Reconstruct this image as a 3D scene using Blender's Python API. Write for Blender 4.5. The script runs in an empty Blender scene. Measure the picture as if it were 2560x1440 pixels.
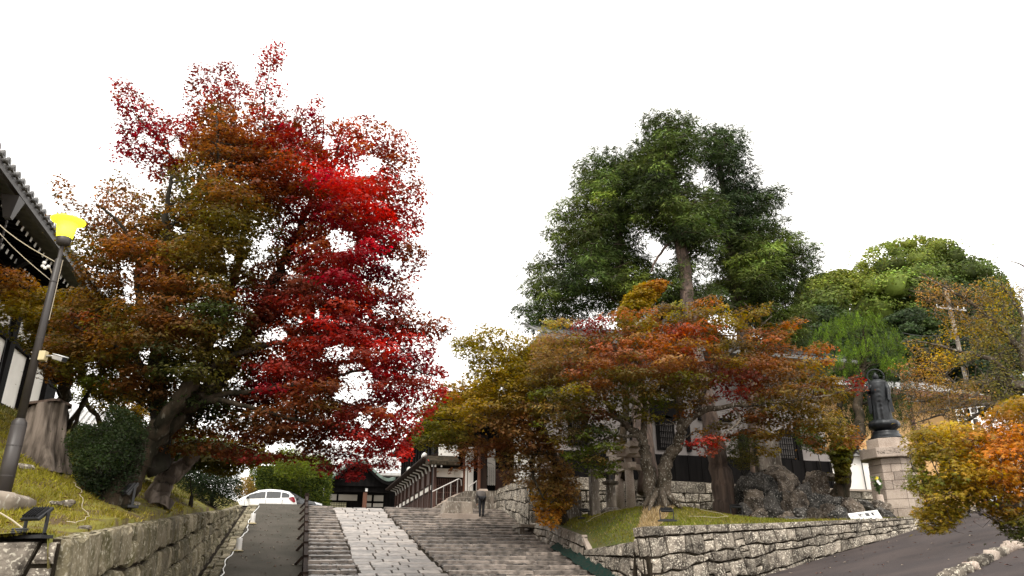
import bpy, math, random
import numpy as np
from mathutils import Vector, Matrix, Quaternion
random.seed(7); RNG = np.random.default_rng(7)
SC = bpy.context.scene
C = SC.collection
R = math.radians
PI = math.pi

# ---------------------------------------------------------------- camera, sky, sun, exposure
F = 1830.0; PITCH = R(21.0); YAW = R(15.6); CZ = 1.6
cam = bpy.data.cameras.new('camera'); cam_ob = bpy.data.objects.new('camera', cam); C.objects.link(cam_ob)
cam.sensor_width = 36.0; cam.lens = 36.0 * F / 2560.0; cam.clip_start = 0.1; cam.clip_end = 3000
cam_ob.location = (0, 0, CZ); cam_ob.rotation_euler = (R(90) + PITCH, 0, -YAW)
SC.camera = cam_ob
SUN_EL, SUN_AZ = R(52), R(205)          # soft light from behind the photographer's right
w = bpy.data.worlds.new('World'); SC.world = w; w.use_nodes = True
nt = w.node_tree; nt.nodes.clear()
sky = nt.nodes.new('ShaderNodeTexSky'); sky.sky_type = 'NISHITA'; sky.sun_disc = False
sky.sun_elevation = SUN_EL; sky.sun_rotation = SUN_AZ; sky.dust_density = 4
mx = nt.nodes.new('ShaderNodeMix'); mx.data_type = 'RGBA'; mx.inputs[0].default_value = 0.93
mx.inputs[7].default_value = (11.3, 10.95, 10.4, 1)     # the even cloud cover
bg = nt.nodes.new('ShaderNodeBackground'); bg.inputs[1].default_value = 0.12
wo = nt.nodes.new('ShaderNodeOutputWorld')
nt.links.new(sky.outputs[0], mx.inputs[6]); nt.links.new(mx.outputs[2], bg.inputs[0]); nt.links.new(bg.outputs[0], wo.inputs[0])
sun = bpy.data.lights.new('sun', 'SUN'); sun.energy = 1.5; sun.angle = R(14); sun.color = (1, .95, .88)
so = bpy.data.objects.new('sun', sun); C.objects.link(so)
sd = Vector((math.sin(SUN_AZ) * math.cos(SUN_EL), math.cos(SUN_AZ) * math.cos(SUN_EL), math.sin(SUN_EL)))
so.rotation_euler = (-sd).to_track_quat('-Z', 'Y').to_euler(); so.location = (0, 0, 60)
SC.view_settings.view_transform = 'Standard'; SC.view_settings.look = 'None'
SC.view_settings.exposure = 0.85; SC.view_settings.gamma = 1.0; SC.view_settings.use_curve_mapping = False
SC.cycles.max_bounces = 6; SC.cycles.diffuse_bounces = 3; SC.cycles.transmission_bounces = 4; SC.cycles.transparent_max_bounces = 8

# ---------------------------------------------------------------- survey helpers
cp, sp = math.cos(PITCH), math.sin(PITCH); cy_, sy_ = math.cos(YAW), math.sin(YAW)
def ray(px, py):
    a = (px - 1280) / F; b = -(py - 720) / F
    f = cp - b * sp; u = sp + b * cp
    return (a * cy_ + f * sy_, -a * sy_ + f * cy_, u)
def atY(px, py, Y):
    d = ray(px, py); t = Y / d[1]; return Vector((d[0] * t, Y, CZ + d[2] * t))
def atX(px, py, X):
    d = ray(px, py); t = X / d[0]; return Vector((X, d[1] * t, CZ + d[2] * t))
def at(px, py, dist):
    d = ray(px, py); t = dist / (d[0] * sy_ + d[1] * cy_); return Vector((d[0] * t, d[1] * t, CZ + d[2] * t))
def rays(px, py):
    a = (px - 1280) / F; b = -(py - 720) / F
    f = cp - b * sp; u = sp + b * cp
    return np.stack([a * cy_ + f * sy_, -a * sy_ + f * cy_, u], 1)
def ats(px, py, dist):
    d = rays(px, py); t = dist / (d[:, 0] * sy_ + d[:, 1] * cy_); o = d * t[:, None]; o[:, 2] += CZ; return o
def projs(P):
    x, y, z = P[:, 0], P[:, 1], P[:, 2] - CZ
    r = x * cy_ - y * sy_; f = x * sy_ + y * cy_
    zc = f * cp + z * sp; yc = z * cp - f * sp
    return 1280 + F * r / zc, 720 - F * yc / zc

# ---------------------------------------------------------------- object helpers
ORG = {}
def tag(o, label=None, cat=None, group=None, kind=None):
    if label: o['label'] = label
    if cat: o['category'] = cat
    if group: o['group'] = group
    if kind: o['kind'] = kind
    return o
def thing(name, label, cat, loc=(0, 0, 0), group=None, kind=None):
    o = bpy.data.objects.new(name, None); C.objects.link(o); o.location = loc; o.empty_display_size = .3
    ORG[o.name] = Vector(loc); return tag(o, label, cat, group, kind)
class MB:
    def __init__(s): s.v = []; s.f = []; s.smooth = False
    def quad(s, a, b, c, d):
        n = len(s.v); s.v += [tuple(a), tuple(b), tuple(c), tuple(d)]; s.f.append((n, n+1, n+2, n+3)); return s
    def poly(s, pts):
        n = len(s.v); s.v += [tuple(p) for p in pts]; s.f.append(tuple(range(n, n+len(pts)))); return s
    def box(s, x0, x1, y0, y1, z0, z1):
        return s.hexa([(x0,y0,z0),(x1,y0,z0),(x1,y1,z0),(x0,y1,z0)], [(x0,y0,z1),(x1,y0,z1),(x1,y1,z1),(x0,y1,z1)])
    def hexa(s, lo, hi):
        n = len(s.v); s.v += [tuple(p) for p in lo] + [tuple(p) for p in hi]; k = len(lo)
        s.f.append(tuple(range(n + k - 1, n - 1, -1))); s.f.append(tuple(range(n + k, n + 2 * k)))
        for i in range(k): j = (i + 1) % k; s.f.append((n+i, n+j, n+k+j, n+k+i))
        return s
    def beam(s, a, b, wd, ht, up=(0, 0, 1)):
        a, b = Vector(a), Vector(b); d = (b - a).normalized(); u = Vector(up); r = d.cross(u)
        if r.length < 1e-4: r = d.cross(Vector((1, 0, 0)))
        r = r.normalized() * wd / 2; u = r.cross(d).normalized() * ht / 2
        return s.hexa([a-r-u, a+r-u, a+r+u, a-r+u], [b-r-u, b+r-u, b+r+u, b-r+u])
    def tube(s, pts, rad, n=6, cap=True, wob=0):
        pts = [Vector(p) for p in pts]
        if not hasattr(rad, '__len__'): rad = [rad] * len(pts)
        base = len(s.v); u = None
        for i, p in enumerate(pts):
            d = (pts[min(i+1, len(pts)-1)] - pts[max(i-1, 0)]).normalized()
            if u is None: u = d.orthogonal().normalized()
            else:
                u = u - d * u.dot(d)
                u = u.normalized() if u.length > 1e-5 else d.orthogonal().normalized()
            vv = d.cross(u)
            for k in range(n):
                a = 2 * PI * k / n; rr = rad[i] * (1 + (random.uniform(-wob, wob) if wob else 0))
                s.v.append(tuple(p + (u * math.cos(a) + vv * math.sin(a)) * rr))
        for i in range(len(pts) - 1):
            for k in range(n):
                q = base + i * n; k2 = (k + 1) % n
                s.f.append((q+k, q+k2, q+n+k2, q+n+k))
        if cap:
            s.f.append(tuple(range(base + n - 1, base - 1, -1))); q = base + (len(pts) - 1) * n; s.f.append(tuple(range(q, q + n)))
        return s
    def lathe(s, prof, c=(0, 0, 0), n=16, sx=1, sy=1, rip=None):
        base = len(s.v); c = Vector(c)
        for j, (r, z) in enumerate(prof):
            for k in range(n):
                a = 2 * PI * k / n; rr = r * (rip(a, z) if rip else 1)
                s.v.append((c.x + rr * math.cos(a) * sx, c.y + rr * math.sin(a) * sy, c.z + z))
        for j in range(len(prof) - 1):
            for k in range(n):
                q = base + j * n; k2 = (k + 1) % n; s.f.append((q+k, q+k2, q+n+k2, q+n+k))
        s.f.append(tuple(range(base + n - 1, base - 1, -1))); q = base + (len(prof) - 1) * n; s.f.append(tuple(range(q, q + n)))
        return s
    def build(s, name, mat, parent=None, smooth=None, org=None, kind=None, label=None, bevel=0):
        me = bpy.data.meshes.new(name); o0 = org
        if o0 is None: o0 = ORG[parent.name] if parent is not None else Vector((0, 0, 0))
        o0 = Vector(o0)
        me.from_pydata([(x - o0.x, y - o0.y, z - o0.z) for x, y, z in s.v], [], s.f)
        me.materials.append(mat)
        if smooth is None: smooth = s.smooth
        if smooth: me.polygons.foreach_set('use_smooth', [True] * len(me.polygons))
        me.update()
        o = bpy.data.objects.new(name, me); C.objects.link(o)
        if parent is not None: o.parent = parent
        else: o.location = o0
        ORG[o.name] = o0
        if bevel:
            m = o.modifiers.new('bevel', 'BEVEL'); m.width = bevel; m.segments = 2; m.limit_method = 'ANGLE'
        if kind: o['kind'] = kind
        if label: o['label'] = label
        return o
def tri_mesh(name, V, T, mat, parent=None, col=None, kind=None, org=None, smooth=False):
    me = bpy.data.meshes.new(name); o0 = np.array(org if org is not None else (ORG[parent.name] if parent is not None else (0, 0, 0)))
    V = (V - o0).astype(np.float32); me.vertices.add(len(V)); me.vertices.foreach_set('co', V.ravel())
    T = T.astype(np.int32); k = T.shape[1]
    me.loops.add(T.size); me.loops.foreach_set('vertex_index', T.ravel())
    me.polygons.add(len(T)); me.polygons.foreach_set('loop_start', np.arange(0, T.size, k, dtype=np.int32))
    if smooth: me.polygons.foreach_set('use_smooth', np.ones(len(T), dtype=bool))
    me.materials.append(mat)
    if col is not None:
        ca = me.color_attributes.new('Col', 'FLOAT_COLOR', 'POINT')
        ca.data.foreach_set('color', np.concatenate([col, np.ones((len(col), 1))], 1).astype(np.float32).ravel())
    me.update(calc_edges=True)
    o = bpy.data.objects.new(name, me); C.objects.link(o)
    if parent is not None: o.parent = parent
    else: o.location = tuple(o0)
    if kind: o['kind'] = kind
    ORG[o.name] = Vector(tuple(o0)); return o

# ---------------------------------------------------------------- materials
def mat(name, col, rough=.8, col2=None, scale=3.0, detail=6, mixpos=(.4, .62), bump=0.0, bscale=None, metal=0, spec=.5,
        rnd=0.0, stretch=None, col3=None, scale3=1.0, pos3=(.55, .7), emit=None, es=0, trans=0, objc=False, coat=0):
    m = bpy.data.materials.new(name); m.use_nodes = True; t = m.node_tree; n = t.nodes; L = t.links
    b = n['Principled BSDF']; b.inputs['Base Color'].default_value = (*col, 1); b.inputs['Roughness'].default_value = rough
    b.inputs['Metallic'].default_value = metal; b.inputs['Specular IOR Level'].default_value = spec; b.inputs['Coat Weight'].default_value = coat
    geo = n.new('ShaderNodeNewGeometry') if not objc else None
    src = geo.outputs['Position'] if geo else n.new('ShaderNodeTexCoord').outputs['Object']
    if stretch:
        mp = n.new('ShaderNodeMapping'); mp.inputs['Scale'].default_value = stretch; L.new(src, mp.inputs[0]); src = mp.outputs[0]
    def noise(sc, dt=detail):
        x = n.new('ShaderNodeTexNoise'); x.inputs['Scale'].default_value = sc; x.inputs['Detail'].default_value = dt; L.new(src, x.inputs['Vector']); return x
    def ramp(x, a, c):
        r = n.new('ShaderNodeMapRange'); r.inputs[1].default_value = a; r.inputs[2].default_value = c; L.new(x, r.inputs[0]); return r.outputs[0]
    def mix(f, a, c, bt='MIX'):
        x = n.new('ShaderNodeMix'); x.data_type = 'RGBA'; x.blend_type = bt
        if isinstance(f, (int, float)): x.inputs[0].default_value = f
        else: L.new(f, x.inputs[0])
        for i, q in ((6, a), (7, c)):
            if isinstance(q, tuple): x.inputs[i].default_value = (*q, 1)
            else: L.new(q, x.inputs[i])
        return x.outputs[2]
    cur = None
    if col2: cur = mix(ramp(noise(scale).outputs[0], *mixpos), col, col2)
    if col3: cur = mix(ramp(noise(scale3, 9).outputs[0], *pos3), cur if cur is not None else col, col3)
    if rnd:
        oi = n.new('ShaderNodeObjectInfo'); r = n.new('ShaderNodeMapRange'); r.inputs[3].default_value = 1 - rnd; r.inputs[4].default_value = 1 + rnd
        L.new(oi.outputs['Random'], r.inputs[0]); hv = n.new('ShaderNodeHueSaturation'); L.new(r.outputs[0], hv.inputs['Value'])
        if cur is None: hv.inputs['Color'].default_value = (*col, 1)
        else: L.new(cur, hv.inputs['Color'])
        cur = hv.outputs[0]
    if cur is not None: L.new(cur, b.inputs['Base Color'])
    if bump:
        bn = n.new('ShaderNodeBump'); bn.inputs['Strength'].default_value = 1; bn.inputs['Distance'].default_value = bump
        L.new(noise(bscale or scale * 3, 8).outputs[0], bn.inputs['Height']); L.new(bn.outputs[0], b.inputs['Normal'])
    if emit: b.inputs['Emission Color'].default_value = (*emit, 1); b.inputs['Emission Strength'].default_value = es
    if trans: b.inputs['Transmission Weight'].default_value = trans
    return m
def leaf_mat(name, tr=.35, rough=.45, spec=.3):
    m = bpy.data.materials.new(name); m.use_nodes = True; t = m.node_tree; n = t.nodes; L = t.links; n.clear()
    o = n.new('ShaderNodeOutputMaterial'); a = n.new('ShaderNodeAttribute'); a.attribute_name = 'Col'
    b = n.new('ShaderNodeBsdfPrincipled'); b.inputs['Roughness'].default_value = rough; b.inputs['Specular IOR Level'].default_value = spec
    tb = n.new('ShaderNodeBsdfTranslucent'); hv = n.new('ShaderNodeHueSaturation'); hv.inputs['Saturation'].default_value = 1.15; hv.inputs['Value'].default_value = 1.5
    ms = n.new('ShaderNodeMixShader'); ms.inputs[0].default_value = tr
    L.new(a.outputs['Color'], b.inputs['Base Color']); L.new(a.outputs['Color'], hv.inputs['Color']); L.new(hv.outputs[0], tb.inputs[0])
    L.new(b.outputs[0], ms.inputs[1]); L.new(tb.outputs[0], ms.inputs[2]); L.new(ms.outputs[0], o.inputs[0]); return m
M = {}
M['leaf'] = leaf_mat('maple_leaf', .46, .55, .22); M['needle'] = leaf_mat('needle_leaf', .14, .6, .15); M['grass'] = leaf_mat('grass_blade', .25, .6, .1)
M['stone'] = mat('lichened_stone', (.235, .203, .165), .9, (.068, .057, .047), 3.8, mixpos=(.38, .62), bump=.035, bscale=11, rnd=.45, col3=(.48, .44, .36), scale3=26, pos3=(.54, .62), spec=.2)
M['stone_moss'] = mat('mossy_stone', (.20, .17, .115), .95, (.075, .066, .032), 3.2, mixpos=(.40, .66), bump=.045, bscale=9, rnd=.42, col3=(.32, .29, .22), scale3=26, pos3=(.54, .64), stretch=(1, 1, .75), spec=.15)
M['joint'] = mat('joint_earth', (.035, .028, .02), 1.0, (.02, .016, .012), 6, spec=.05)
M['stone_grey'] = mat('grey_boulder', (.085, .078, .07), .95, (.028, .028, .026), 2.5, bump=.06, bscale=7, rnd=.35, col3=(.34, .32, .29), scale3=22, pos3=(.58, .66), spec=.15)
M['granite'] = mat('granite', (.42, .34, .28), .75, (.26, .20, .16), 1.3, bump=.006, bscale=40, rnd=.18, col3=(.52, .45, .38), scale3=60, pos3=(.5, .65))
M['granite_old'] = mat('weathered_granite', (.24, .20, .16), .85, (.08, .065, .05), 2.2, bump=.01, bscale=20, rnd=.2, col3=(.36, .33, .28), scale3=18, pos3=(.55, .65), stretch=(1, 1, .4))
M['slab'] = mat('paving_slab', (.235, .20, .172), .5, (.12, .10, .085), 5, mixpos=(.4, .65), bump=.010, bscale=18, rnd=.4, spec=.7)
M['kerb'] = mat('step_stone', (.27, .225, .19), .42, (.085, .07, .058), 4, bump=.02, bscale=12, rnd=.4)
M['cobble'] = mat('cobble', (.17, .142, .12), .4, (.032, .027, .023), 6, mixpos=(.42, .58), bump=.03, bscale=14)
M['earth'] = mat('earth', (.06, .045, .03), 1, (.035, .03, .018), 4, bump=.02)
M['moss'] = mat('mossy_turf', (.16, .145, .016), 1, (.08, .05, .022), 2.2, mixpos=(.45, .62), bump=.05, bscale=9, col3=(.15, .15, .02), scale3=1.3)
M['moss_green'] = mat('green_turf', (.07, .085, .012), 1, (.10, .09, .03), 2, bump=.04, bscale=9)
M['asphalt'] = mat('asphalt', (.066, .052, .049), .9, (.044, .036, .036), .8, spec=.2, bump=.004, bscale=60, col3=(.10, .085, .08), scale3=45, pos3=(.6, .72))
M['ramp'] = mat('ramp_surface', (.066, .057, .045), .95, (.045, .040, .030), 1.4, spec=.15, bump=.002, bscale=80, col3=(.11, .10, .085), scale3=60, pos3=(.6, .75))
M['gravel'] = mat('plaza_gravel', (.30, .27, .23), .9, (.22, .2, .17), 6, bump=.01)
M['wood'] = mat('dark_timber', (.018, .012, .010), .9, (.035, .022, .016), 6, bump=.004, stretch=(1, 1, .1), spec=.12)
M['black_wood'] = mat('black_timber', (.005, .0045, .0045), .85, (.009, .008, .008), 6, stretch=(1, 1, .1), spec=.08)
M['red_wood'] = mat('reddish_timber', (.16, .06, .028), .6, (.08, .03, .016), 5, bump=.003, stretch=(4, 4, .3))
M['brown_wood'] = mat('brown_timber', (.07, .026, .016), .65, (.04, .018, .012), 5, stretch=(4, 4, .3))
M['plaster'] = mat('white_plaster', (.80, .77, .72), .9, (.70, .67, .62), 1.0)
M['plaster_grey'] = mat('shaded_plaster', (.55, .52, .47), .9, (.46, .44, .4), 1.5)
M['white'] = mat('white_paint', (.8, .8, .78), .6)
M['plaster_shade'] = mat('plaster_in_shade', (.27, .245, .235), .95, (.20, .18, .17), .8, spec=.1)  # white plaster, colour darkened to hold the shade behind the maples
M['stone_dark'] = mat('brown_boulder', (.13, .105, .082), .95, (.04, .033, .027), 3, bump=.06, bscale=8, rnd=.4, col3=(.33, .30, .26), scale3=24, pos3=(.58, .66), spec=.15)
M['yellow_plaster'] = mat('ochre_plaster', (.62, .38, .16), .9, (.55, .34, .15), 1.2)
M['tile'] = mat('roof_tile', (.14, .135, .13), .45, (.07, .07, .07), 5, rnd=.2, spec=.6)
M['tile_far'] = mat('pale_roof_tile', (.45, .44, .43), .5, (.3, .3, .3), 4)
M['copper'] = mat('copper_roof', (.16, .22, .19), .5, (.09, .12, .10), 3)
M['shoji'] = mat('paper_screen', (.55, .52, .34), .9)
M['bark'] = mat('maple_bark', (.050, .037, .025), .95, (.018, .016, .010), 5, bump=.04, bscale=14, col3=(.10, .09, .07), scale3=14, pos3=(.6, .7), stretch=(1, 1, .35), spec=.1)
M['bark_pale'] = mat('pale_bark', (.13, .105, .08), .95, (.05, .04, .028), 4, bump=.04, bscale=16, col3=(.36, .34, .29), scale3=24, pos3=(.58, .66), stretch=(1, 1, .6), spec=.15)
M['bark_dark'] = mat('dark_bark', (.03, .024, .017), .95, (.02, .018, .01), 4, bump=.02, bscale=10)
M['cedar'] = mat('cedar_bark', (.12, .082, .062), .95, (.05, .035, .028), 9, mixpos=(.4, .6), bump=.05, bscale=12, stretch=(1, 1, .06))
M['dead_wood'] = mat('dead_wood', (.23, .185, .15), .95, (.06, .045, .033), 7, mixpos=(.38, .62), bump=.06, bscale=9, stretch=(1, 1, .15))
M['bronze'] = mat('dark_bronze', (.008, .009, .011), .42, (.018, .021, .024), 4, metal=.4, bump=.003, bscale=20)
M['black_metal'] = mat('black_metal', (.008, .008, .009), .45)
M['post_metal'] = mat('post_paint', (.035, .030, .028), .5, (.05, .042, .038), 2)
M['steel'] = mat('steel', (.35, .33, .31), .4, metal=.8)
M['lamp_glow'] = mat('lamp_glow', (.8, .8, .1), .5, emit=(1.0, .93, .02), es=1.6)
M['frost'] = mat('frosted_plastic', (.75, .73, .70), .5)
M['cable'] = mat('cable_white', (.42, .36, .26), .6)
M['cable_dark'] = mat('cable_dark', (.04, .04, .04), .6)
M['cream'] = mat('cream_plastic', (.62, .52, .30), .5)
M['silver'] = mat('camera_housing', (.6, .58, .56), .3, metal=.3)
M['car_white'] = mat('car_white', (.80, .80, .80), .25, coat=.6)
M['car_dark'] = mat('car_dark', (.03, .032, .036), .3, coat=.6)
M['glass'] = mat('car_glass', (.02, .022, .025), .08, spec=.8)
M['tyre'] = mat('tyre', (.015, .015, .015), .8)
M['tail'] = mat('tail_lens', (.22, .01, .018), .2, coat=.5)
M['head'] = mat('clear_lens', (.7, .72, .75), .15, coat=.5)
M['pane'] = mat('window_pane', (.10, .09, .085), .25)
M['signw'] = mat('sign_white', (.82, .82, .80), .5)
M['ink'] = mat('sign_ink', (.02, .02, .025), .7)
M['net'] = mat('green_net', (.008, .028, .023), .95, (.025, .03, .024), 14, spec=.05)
M['cloth_grey'] = mat('grey_cloth', (.075, .065, .06), .9, (.06, .05, .045), 6)
M['cloth_black'] = mat('black_cloth', (.012, .012, .015), .9)
M['skin'] = mat('skin', (.45, .27, .19), .6)
M['hair'] = mat('hair', (.01, .008, .007), .6)
M['shoe'] = mat('shoe', (.03, .025, .03), .6)
M['sole'] = mat('sole', (.6, .58, .56), .6)
M['flower_y'] = mat('yellow_petal', (.7, .55, .03), .6); M['flower_w'] = mat('white_petal', (.75, .75, .72), .6); M['stem'] = mat('stem_green', (.06, .10, .02), .7)
M['straw'] = mat('straw', (.45, .34, .2), .9)
M['litter_brown'] = mat('brown_fallen_leaf', (.22, .07, .03), .8)
M['litter'] = mat('fallen_leaf', (.7, .58, .42), .8)

# ---------------------------------------------------------------- height functions of the place
GR, Y0, YT = .19, 12.6, 34.3                 # slope of the stone stair, its foot, its top
ZT = GR * (YT - Y0)
def zs(Y): return max(0.0, min(GR * (Y - Y0), ZT))
def zroad(X, Y): return 1.43 + .2165 * (X - 11.74) - .0622 * (Y - 18.01)
def walltop(Y): return np.interp(Y, [9, 15.7, 20.7, 28.4, 34], [1.9, 2.52, 2.94, 3.56, 4.18])
def zbank(X, Y):
    t = np.clip((Y - 9.0) / 8.0, 0, 1); t = t * t * (3 - 2 * t)
    return walltop(Y) + np.clip(-2.4 - X, 0, 9) * .44 * t + .05 * np.sin(X * 2.1) * np.sin(Y * 1.7)
LW = [(8.17, 17.24, 2.58), (11.89, 17.96, 2.74), (18.39, 19.27, 3.10), (22.5, 20.1, 3.75)]   # top line of the long wall
def zmound(X, Y):
    zt = np.interp(X, [8.2, 11.9, 18.4, 24], [2.55, 2.72, 3.08, 3.8]); yf = 17.24 + (X - 8.17) * .199
    k = np.clip((Y - yf) / 8.0, 0, 1)
    z = zt + (3.42 - zt) * k ** .8 + .38 * np.exp(-(((X - 10.9) / 1.7) ** 2 + ((Y - 21.6) / 2.3) ** 2))
    E = np.interp(Y, [17.2, 21.2, 21.6, 25.2, 27], [2.24, 2.10, 2.50, 3.10, 3.2]); k = np.exp(-np.maximum(0, X - 8.35) / .55)
    return z * (1 - k) + E * k
# ================================================================= LARGE STRUCTURE
def grid_sheet(name, xs, ys, zf, m, kind='structure', parent=None):
    X, Y = np.meshgrid(xs, ys); Z = zf(X, Y); V = np.stack([X.ravel(), Y.ravel(), Z.ravel()], 1)
    nx, ny = len(xs), len(ys); i = np.arange(nx - 1); j = np.arange(ny - 1); I, J = np.meshgrid(i, j); q = (J * nx + I).ravel()
    T = np.stack([q, q + 1, q + nx + 1, q + nx], 1)
    return tri_mesh(name, V, T, m, parent, kind=kind, smooth=True)
mb = MB(); mb.quad((-900, -300, -.03), (900, -300, -.03), (900, 1500, -.03), (-900, 1500, -.03)); mb.build('ground', M['earth'], kind='structure')
# upper plaza, cut back on the right where the garden stands
mb = MB(); mb.poly([(-40, 34.35, ZT), (60, 34.35, ZT), (60, 140, ZT), (-40, 140, ZT)]); mb.build('plaza', M['gravel'], kind='structure')
MB().box(-14, 1.55, 46.6, 60, ZT - .1, ZT + .42).build('parking_terrace', M['gravel'], kind='structure')
grid_sheet('hillside', np.linspace(-60, 110, 18), np.linspace(62, 170, 12), lambda X, Y: ZT - .4 + np.clip((Y - 62) * .16, 0, 30) * np.clip((X - 8) / 25, 0, 1), M['moss'])

def clip(poly, px, py, nx, ny):          # keep the side where (p - P).n <= 0
    out = []
    for i in range(len(poly)):
        a, b = poly[i], poly[(i + 1) % len(poly)]
        da = (a[0] - px) * nx + (a[1] - py) * ny; db = (b[0] - px) * nx + (b[1] - py) * ny
        if da <= 0: out.append(a)
        if da * db < 0:
            t = da / (da - db); out.append((a[0] + (b[0] - a[0]) * t, a[1] + (b[1] - a[1]) * t))
    return out
def voronoi(pts, x0, x1, y0, y1, ay=1.0):
    P = np.array(pts); cells = []; S = P * [1, ay]
    for i in range(len(P)):
        d = ((S - S[i]) ** 2).sum(1); idx = np.argsort(d)[1:13]
        poly = [(x0, y0), (x1, y0), (x1, y1), (x0, y1)]
        for j in idx:
            mxx, myy = (P[i][0] + P[j][0]) / 2, (P[i][1] + P[j][1]) / 2
            nx, ny = P[j][0] - P[i][0], (P[j][1] - P[i][1]) * ay * ay
            poly = clip(poly, mxx, myy, nx, ny)
            if len(poly) < 3: break
        if len(poly) >= 3:
            # drop very short edges
            q = [p for k, p in enumerate(poly) if math.hypot(p[0] - poly[k - 1][0], p[1] - poly[k - 1][1]) > .03]
            if len(q) >= 3: cells.append(q)
    return cells
def shrink(poly, g):
    cx = sum(p[0] for p in poly) / len(poly); cyy = sum(p[1] for p in poly) / len(poly); out = []
    for x, y in poly:
        d = math.hypot(x - cx, y - cyy); k = max(.3, 1 - g / max(d, 1e-3)); out.append((cx + (x - cx) * k, cyy + (y - cyy) * k))
    return out, (cx, cyy)
def stone_piece(mb, poly, fmap, gap=.012, proud=.06, rough=1.0, back=.10, rnd=random):
    """poly in (s, h); fmap(s, h, out) -> world point"""
    p0, c = shrink(poly, gap); p1, _ = shrink(poly, gap + .012 + .01 * rnd.random()); p2, _ = shrink(poly, gap + .05 + .03 * rnd.random())
    pr = proud * rnd.uniform(.6, 1.25); n = len(mb.v); k = len(poly)
    tx, ty = rnd.uniform(-.1, .1) * rough, rnd.uniform(-.1, .1) * rough
    for x, y in p0: mb.v.append(tuple(fmap(x, y, -back)))
    for x, y in p1: mb.v.append(tuple(fmap(x, y, pr * .55 + rnd.uniform(-.008, .008) * rough)))
    for x, y in p2: mb.v.append(tuple(fmap(x, y, pr + (x - c[0]) * tx + (y - c[1]) * ty + rnd.uniform(-.012, .012) * rough)))
    mb.v.append(tuple(fmap(c[0] + rnd.uniform(-.05, .05), c[1] + rnd.uniform(-.03, .03), pr + .02 * rough * rnd.uniform(0, 1))))
    for r in range(2):
        for i in range(k):
            j = (i + 1) % k; a = n + r * k; mb.f.append((a + i, a + j, a + k + j, a + k + i))
    for i in range(k): mb.f.append((n + 2 * k + i, n + 2 * k + (i + 1) % k, n + 3 * k))
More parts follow.
